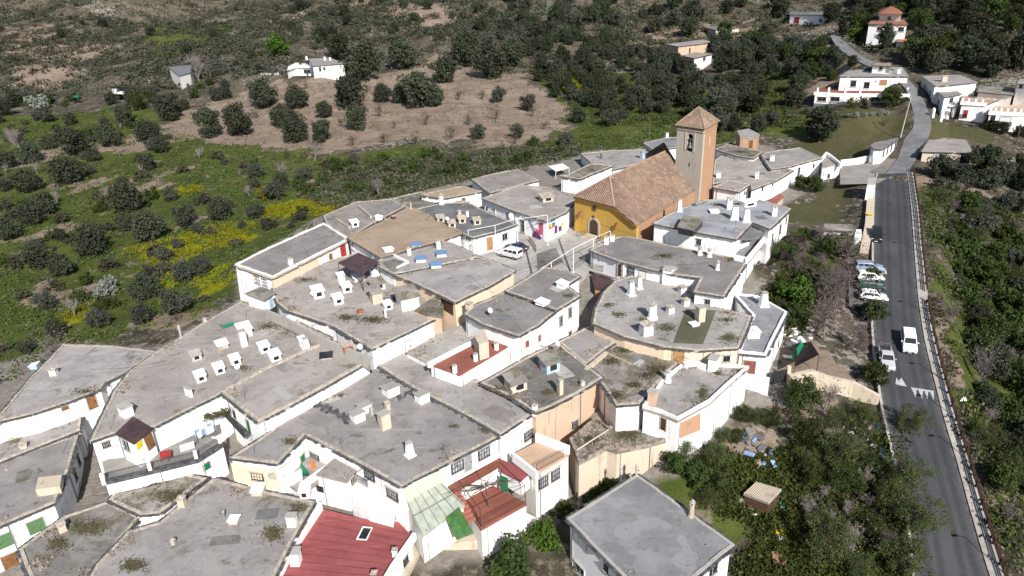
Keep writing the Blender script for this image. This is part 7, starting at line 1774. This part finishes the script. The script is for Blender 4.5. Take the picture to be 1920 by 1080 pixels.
fill([(500,345),(640,300),(900,285),(1080,262),(1090,285),(880,330),(660,375)], 60, ['bush', 'scrub', 'almond', 'bush'], (2.2, 4.2), {'bush': 'green bush in the planted strip behind the village', 'scrub': 'brown bush in the planted strip behind the village', 'almond': 'thin young tree in the planted strip behind the village'}, {k_: k_ + ' growth of the strip' for k_ in ('bush', 'scrub', 'almond')}, .85)
for x, y, w, l in ((1618,188,34,'spiky brownish shrub before the lower terrace storey'),(1640,180,30,'olive bush at the middle of the villa terrace'),(1560,215,30,'low bush under the terrace corner windows')): sighted('scrub', x, y, w, l)
for k_, (x, y) in enumerate(((1592,214),(1606,213),(1620,212),(1634,212),(1648,211),(1660,210))): sighted('pale', x, y, 14, 'blue green agave clump in the row below the villa', 'agave clumps below the villa')
fill([(1700,225),(1560,250),(1480,230),(1500,200),(1690,205)], 8, ['almond', 'bush'], (2.5, 4.5), {'almond': 'bare young fruit tree in the vegetable plot', 'bush': 'low bush in the vegetable plot'}, {'almond': 'fruit trees of the plot', 'bush': 'bushes of the plot'}, 1)
fill([(1040,975),(1100,880),(1150,870),(1180,885),(1070,960)], 9, ['bush'], (1.6, 3), 'dense green bush in the gap under the ruin', 'bushes under the ruin', .6)
fill([(1480,450),(1600,450),(1610,480),(1600,620),(1500,640),(1480,560)], 26, ['lilac', 'lilac', 'lilac', 'bush', 'scrub'], (2.6, 5.6), {'green': 'leafy tree on the slope below the shade net', 'bush': 'bush on the slope below the shade net', 'lilac': 'twiggy tree on the slope below the shade net', 'scrub': 'brown shrub on the slope below the shade net'}, {k_: k_ + ' growth below the net' for k_ in ('green', 'bush', 'lilac', 'scrub')}, .7)
fill([(1290,830),(1380,790),(1480,772),(1480,800),(1390,828),(1330,850)], 10, ['garden', 'thicket', 'bare'], (2.4, 4.2), {k_: '%s in the strip below the stone wall' % v_ for k_, v_ in (('garden', 'airy tree'), ('thicket', 'dense green tree'), ('bare', 'leafless tree'))}, {k_: k_ + ' trees below the stone wall' for k_ in ('garden', 'thicket', 'bare')}, .6)

# ------------------------------------------------ ground cover nobody could count
def cover(name, polys, n, mats, size, hgt, seed, sp=.35, k=6, clump=1.0):
    r = np.random.default_rng(seed); Vs = []; MI = []; tot = 0
    areas = [abs(sum(p[i].x * p[(i + 1) % len(p)].y - p[(i + 1) % len(p)].x * p[i].y for i in range(len(p)))) / 2 for p in polys]; A = sum(areas)
    for poly, ar in zip(polys, areas):
        m_ = int(n * ar / A); xs = [p.x for p in poly]; ys = [p.y for p in poly]
        X = r.uniform(min(xs), max(xs), m_ * 4); Y = r.uniform(min(ys), max(ys), m_ * 4); ok = inside(poly, X, Y)
        dn = vnoise(X, Y, 6 * clump, seed) * .6 + vnoise(X, Y, 2 * clump, seed + 1) * .4; ok &= dn > r.uniform(.3, .6, len(X))
        X, Y = X[ok][:m_], Y[ok][:m_]
        if len(X) == 0: continue
        i = np.clip(np.searchsorted(GX, X) - 1, 0, nx - 2); j = np.clip(np.searchsorted(GY, Y) - 1, 0, ny - 2)
        fx = (X - GX[i]) / (GX[i + 1] - GX[i]); fy = (Y - GY[j]) / (GY[j + 1] - GY[j])
        Z = (ZZ[j, i] * (1 - fx) + ZZ[j, i + 1] * fx) * (1 - fy) + (ZZ[j + 1, i] * (1 - fx) + ZZ[j + 1, i + 1] * fx) * fy
        s = r.uniform(.5, 1.5, len(X)); C = np.repeat(np.stack([X, Y, Z], 1), k, 0); S = np.repeat(s, k)
        P = C + r.normal(size=C.shape) * (S * sp)[:, None] * np.array([1, 1, .25]); P[:, 2] = C[:, 2] + r.random(len(C)) * hgt * S
        nn = r.normal(size=C.shape) + np.array([0, 0, .8]); nn /= np.linalg.norm(nn, axis=1)[:, None]
        a = np.cross(nn, r.normal(size=C.shape)); a /= np.linalg.norm(a, axis=1)[:, None] + 1e-9; b = np.cross(nn, a); q = (size * S * r.uniform(.6, 1.3, len(C)))[:, None]
        Vs.append(np.stack([P - a * q, P - b * q * .6, P + a * q, P + b * q * .6], 1).reshape(-1, 3)); MI.append(np.repeat(r.integers(0, len(mats), len(X)), k))
    V = np.concatenate(Vs); o = link(name, np_mesh(name, V, np.arange(len(V)).reshape(-1, 4), mats, np.concatenate(MI))); tag(o, kind='stuff'); return o
hill = [gp([(0,3),(980,3),(980,60),(760,100),(560,95),(480,140),(300,160),(0,175)])]
cover('hill_scrub', hill + [[Vector((x, y, 0)) for x, y in ((-420, 300), (80, 300), (80, 700), (-620, 700))]], 21000, ['leaf_scrub', 'leaf_olive', 'leaf_scrub', 'leaf_scrub', 'leaf_grey_olive', 'leaf_dark'], .55, 1.5, 201, 1.0, 13, 2.6)  # dark leaf mix, cloud shade over the hill included in its tones
cover('field_grass', ZN['grass'][:1], 16000, ['leaf_green', 'leaf_grass', 'leaf_grass', 'leaf_scrub'], .22, .45, 202, .4, 6)
cover('orchard_grass', [ZN['grass'][2]], 7000, ['leaf_green', 'leaf_grass', 'leaf_scrub', 'leaf_grass'], .3, .5, 203, .5, 6)
cover('yellow_flowers', ZN['flower'][:2] + ZN['flower'][3:], 7500, ['flower_yellow', 'flower_yellow', 'flower_yellow', 'leaf_grass'], .11, .5, 204, .5, 13)
cover('bank_grass', ZN['grass'][3:4], 11000, ['leaf_grass', 'leaf_grass', 'leaf_dry', 'leaf_green'], .2, .5, 205, .45, 7)
cover('garden_grass', ZN['grass'][4:6] + [gp([(1330,860),(1690,790),(1720,1090),(1380,1090)])], 11000, ['leaf_green', 'leaf_grass', 'leaf_grass'], .17, .5, 206, .35, 7)
cover('slope_weeds', ZN['soil'][:1] + ZN['soil'][2:4], 2600, ['leaf_dry', 'leaf_scrub', 'leaf_green'], .16, .3, 207, .3, 5)
cover('strip_crop', [gp([(560,370),(640,310),(900,285),(1080,268),(1090,290),(890,335),(640,395)])], 9000, ['leaf_scrub', 'leaf_green', 'leaf_dry', 'leaf_grey_olive'], .25, .6, 208, .45, 7)
cover('upper_scrub', [gp([(980,3),(1920,3),(1920,140),(1500,120),(1180,70),(980,90)]), [Vector((x, y, 0)) for x, y in ((60, 340), (420, 340), (520, 650), (60, 650))]], 12000, ['leaf_scrub', 'leaf_olive', 'leaf_green', 'leaf_dry'], .5, 1.0, 209, .8, 9)
cover('ruin_weeds', [[Vector((p.x, p.y, 0)) for p in gp([(1070,900),(1150,860),(1190,880),(1080,960)])]], 900, ['leaf_green', 'leaf_grass'], .2, .6, 210, .35, 7)
cover('verge_weeds', [gp([(1735,560),(1765,560),(1790,660),(1830,860),(1880,1080),(1860,1080),(1800,840),(1760,680)])], 1200, ['leaf_dry', 'leaf_green', 'leaf_scrub'], .16, .4, 211, .35, 6)
for key_ in ('A','B','C','D','DD','E','G','I3','R','T','U1','X','Y','Z','AA1','AA2','BB2','N','P','O','EE','FF1','V2','HH2','GG','S','V3'):
    h = HOUSES[key_]; q = offset(h.poly, 1.1)
    for t_ in range(2):
        i = rnd.randrange(len(q)); p = q[i].lerp(q[(i + 1) % len(q)], rnd.uniform(.2, .8))
        if inside(h.poly, np.array([p.x]), np.array([p.y]))[0]: aerial(h, *pix((p.x, p.y, h.z)), rnd.uniform(1.4, 2.6))
for a_, b_, lb in (('A','I3','thin cable from the broad stepped roof to the lower run marked roof'),('N','BB1','thin cable between the peach house and the red framed windows'),('R','T','thin cable between the curved roof and the long grey roof'),('D','E','thin cable from the lantern roof to the field edge roof'),('AA2','BB1','thin cable between the plaza edge roof and the alley house'),('DD','EE','thin cable between the pergola roof and the cream house')):
    p, q = HOUSES[a_], HOUSES[b_]; cable(p.c.lerp(q.c, .25) + up * 1.8, p.c.lerp(q.c, .8) + up * 1.8, .4, lb)
# bare vine over the red terrace
root = empty('vine', at(916, 1000, 6), 'leafless vine trained over the red terrace pergola', 'vine'); b = mb('bark'); r_ = random.Random(9)
tp = at(920, 1000, 6.2); mid = at(912, 945, 9.2) + up * 2.35
b.tube(tp, tp + up * 2.5 + Vector((0, .4, 0)), .1, .08, 5); b.tube(tp + up * 2.5 + Vector((0, .4, 0)), mid, .08, .07, 5)
for k in range(16):
    p = mid; a_ = r_.uniform(0, 6.28); d = Vector((math.cos(a_), math.sin(a_), .05))
    for s in range(5):
        q = p + (d + Vector((r_.uniform(-.7, .7), r_.uniform(-.7, .7), r_.uniform(-.25, .3)))) * .62; b.tube(p, q, .05 - s * .008, .042 - s * .008, 4)
        if s > 1: b.tube(q, q + Vector((r_.uniform(-.6, .6), r_.uniform(-.6, .6), r_.uniform(-.3, .3))), .02, .012, 3)
        p = q
b.build('stems', root)
# flower pots on the balcony gallery
V, Fq = leafcloud([tuple(at(385 + k * 6, 782 - k * 1.6, 14.6)) for k in range(8)], [.5] * 8, 60, .11, np.random.default_rng(4)); o = link('potted_plants', np_mesh('potted_plants', V, Fq, ['leaf_green', 'leaf_yellowish', 'leaf_dry'], np.arange(len(Fq)) % 3)); tag(o, 'row of potted plants along the upper gallery rail', 'potted plants')

# ================================================================== LIGHT
AZ, EL = R(18), R(36)     # sun stands behind the viewer's right shoulder
to_sun = Vector((math.sin(AZ) * math.cos(EL), -math.cos(AZ) * math.cos(EL), math.sin(EL)))
sd = bpy.data.lights.new('sun', 'SUN'); sd.energy = 4.6; sd.angle = R(.5); sd.color = (1, .955, .9)
so = bpy.data.objects.new('sun', sd); COL.objects.link(so); so.rotation_euler = to_sun.to_track_quat('Z', 'Y').to_euler(); so.location = (60, -80, 120)
w = bpy.data.worlds.new('World'); scene.world = w; w.use_nodes = True; nt = w.node_tree
sk = nt.nodes.new('ShaderNodeTexSky'); sk.sky_type = 'NISHITA'; sk.sun_disc = False; sk.sun_elevation = EL; sk.sun_rotation = math.pi - AZ
nt.links.new(sk.outputs[0], nt.nodes['Background'].inputs[0]); nt.nodes['Background'].inputs[1].default_value = .07
scene.view_settings.view_transform = 'Standard'; scene.view_settings.look = 'None'; scene.view_settings.exposure = .55; scene.view_settings.gamma = 1
scene.render.engine = 'CYCLES'; scene.cycles.use_denoising = True; scene.cycles.max_bounces = 5; scene.cycles.diffuse_bounces = 3; scene.cycles.transparent_max_bounces = 4
scene.render.resolution_x, scene.render.resolution_y = 1024, 576
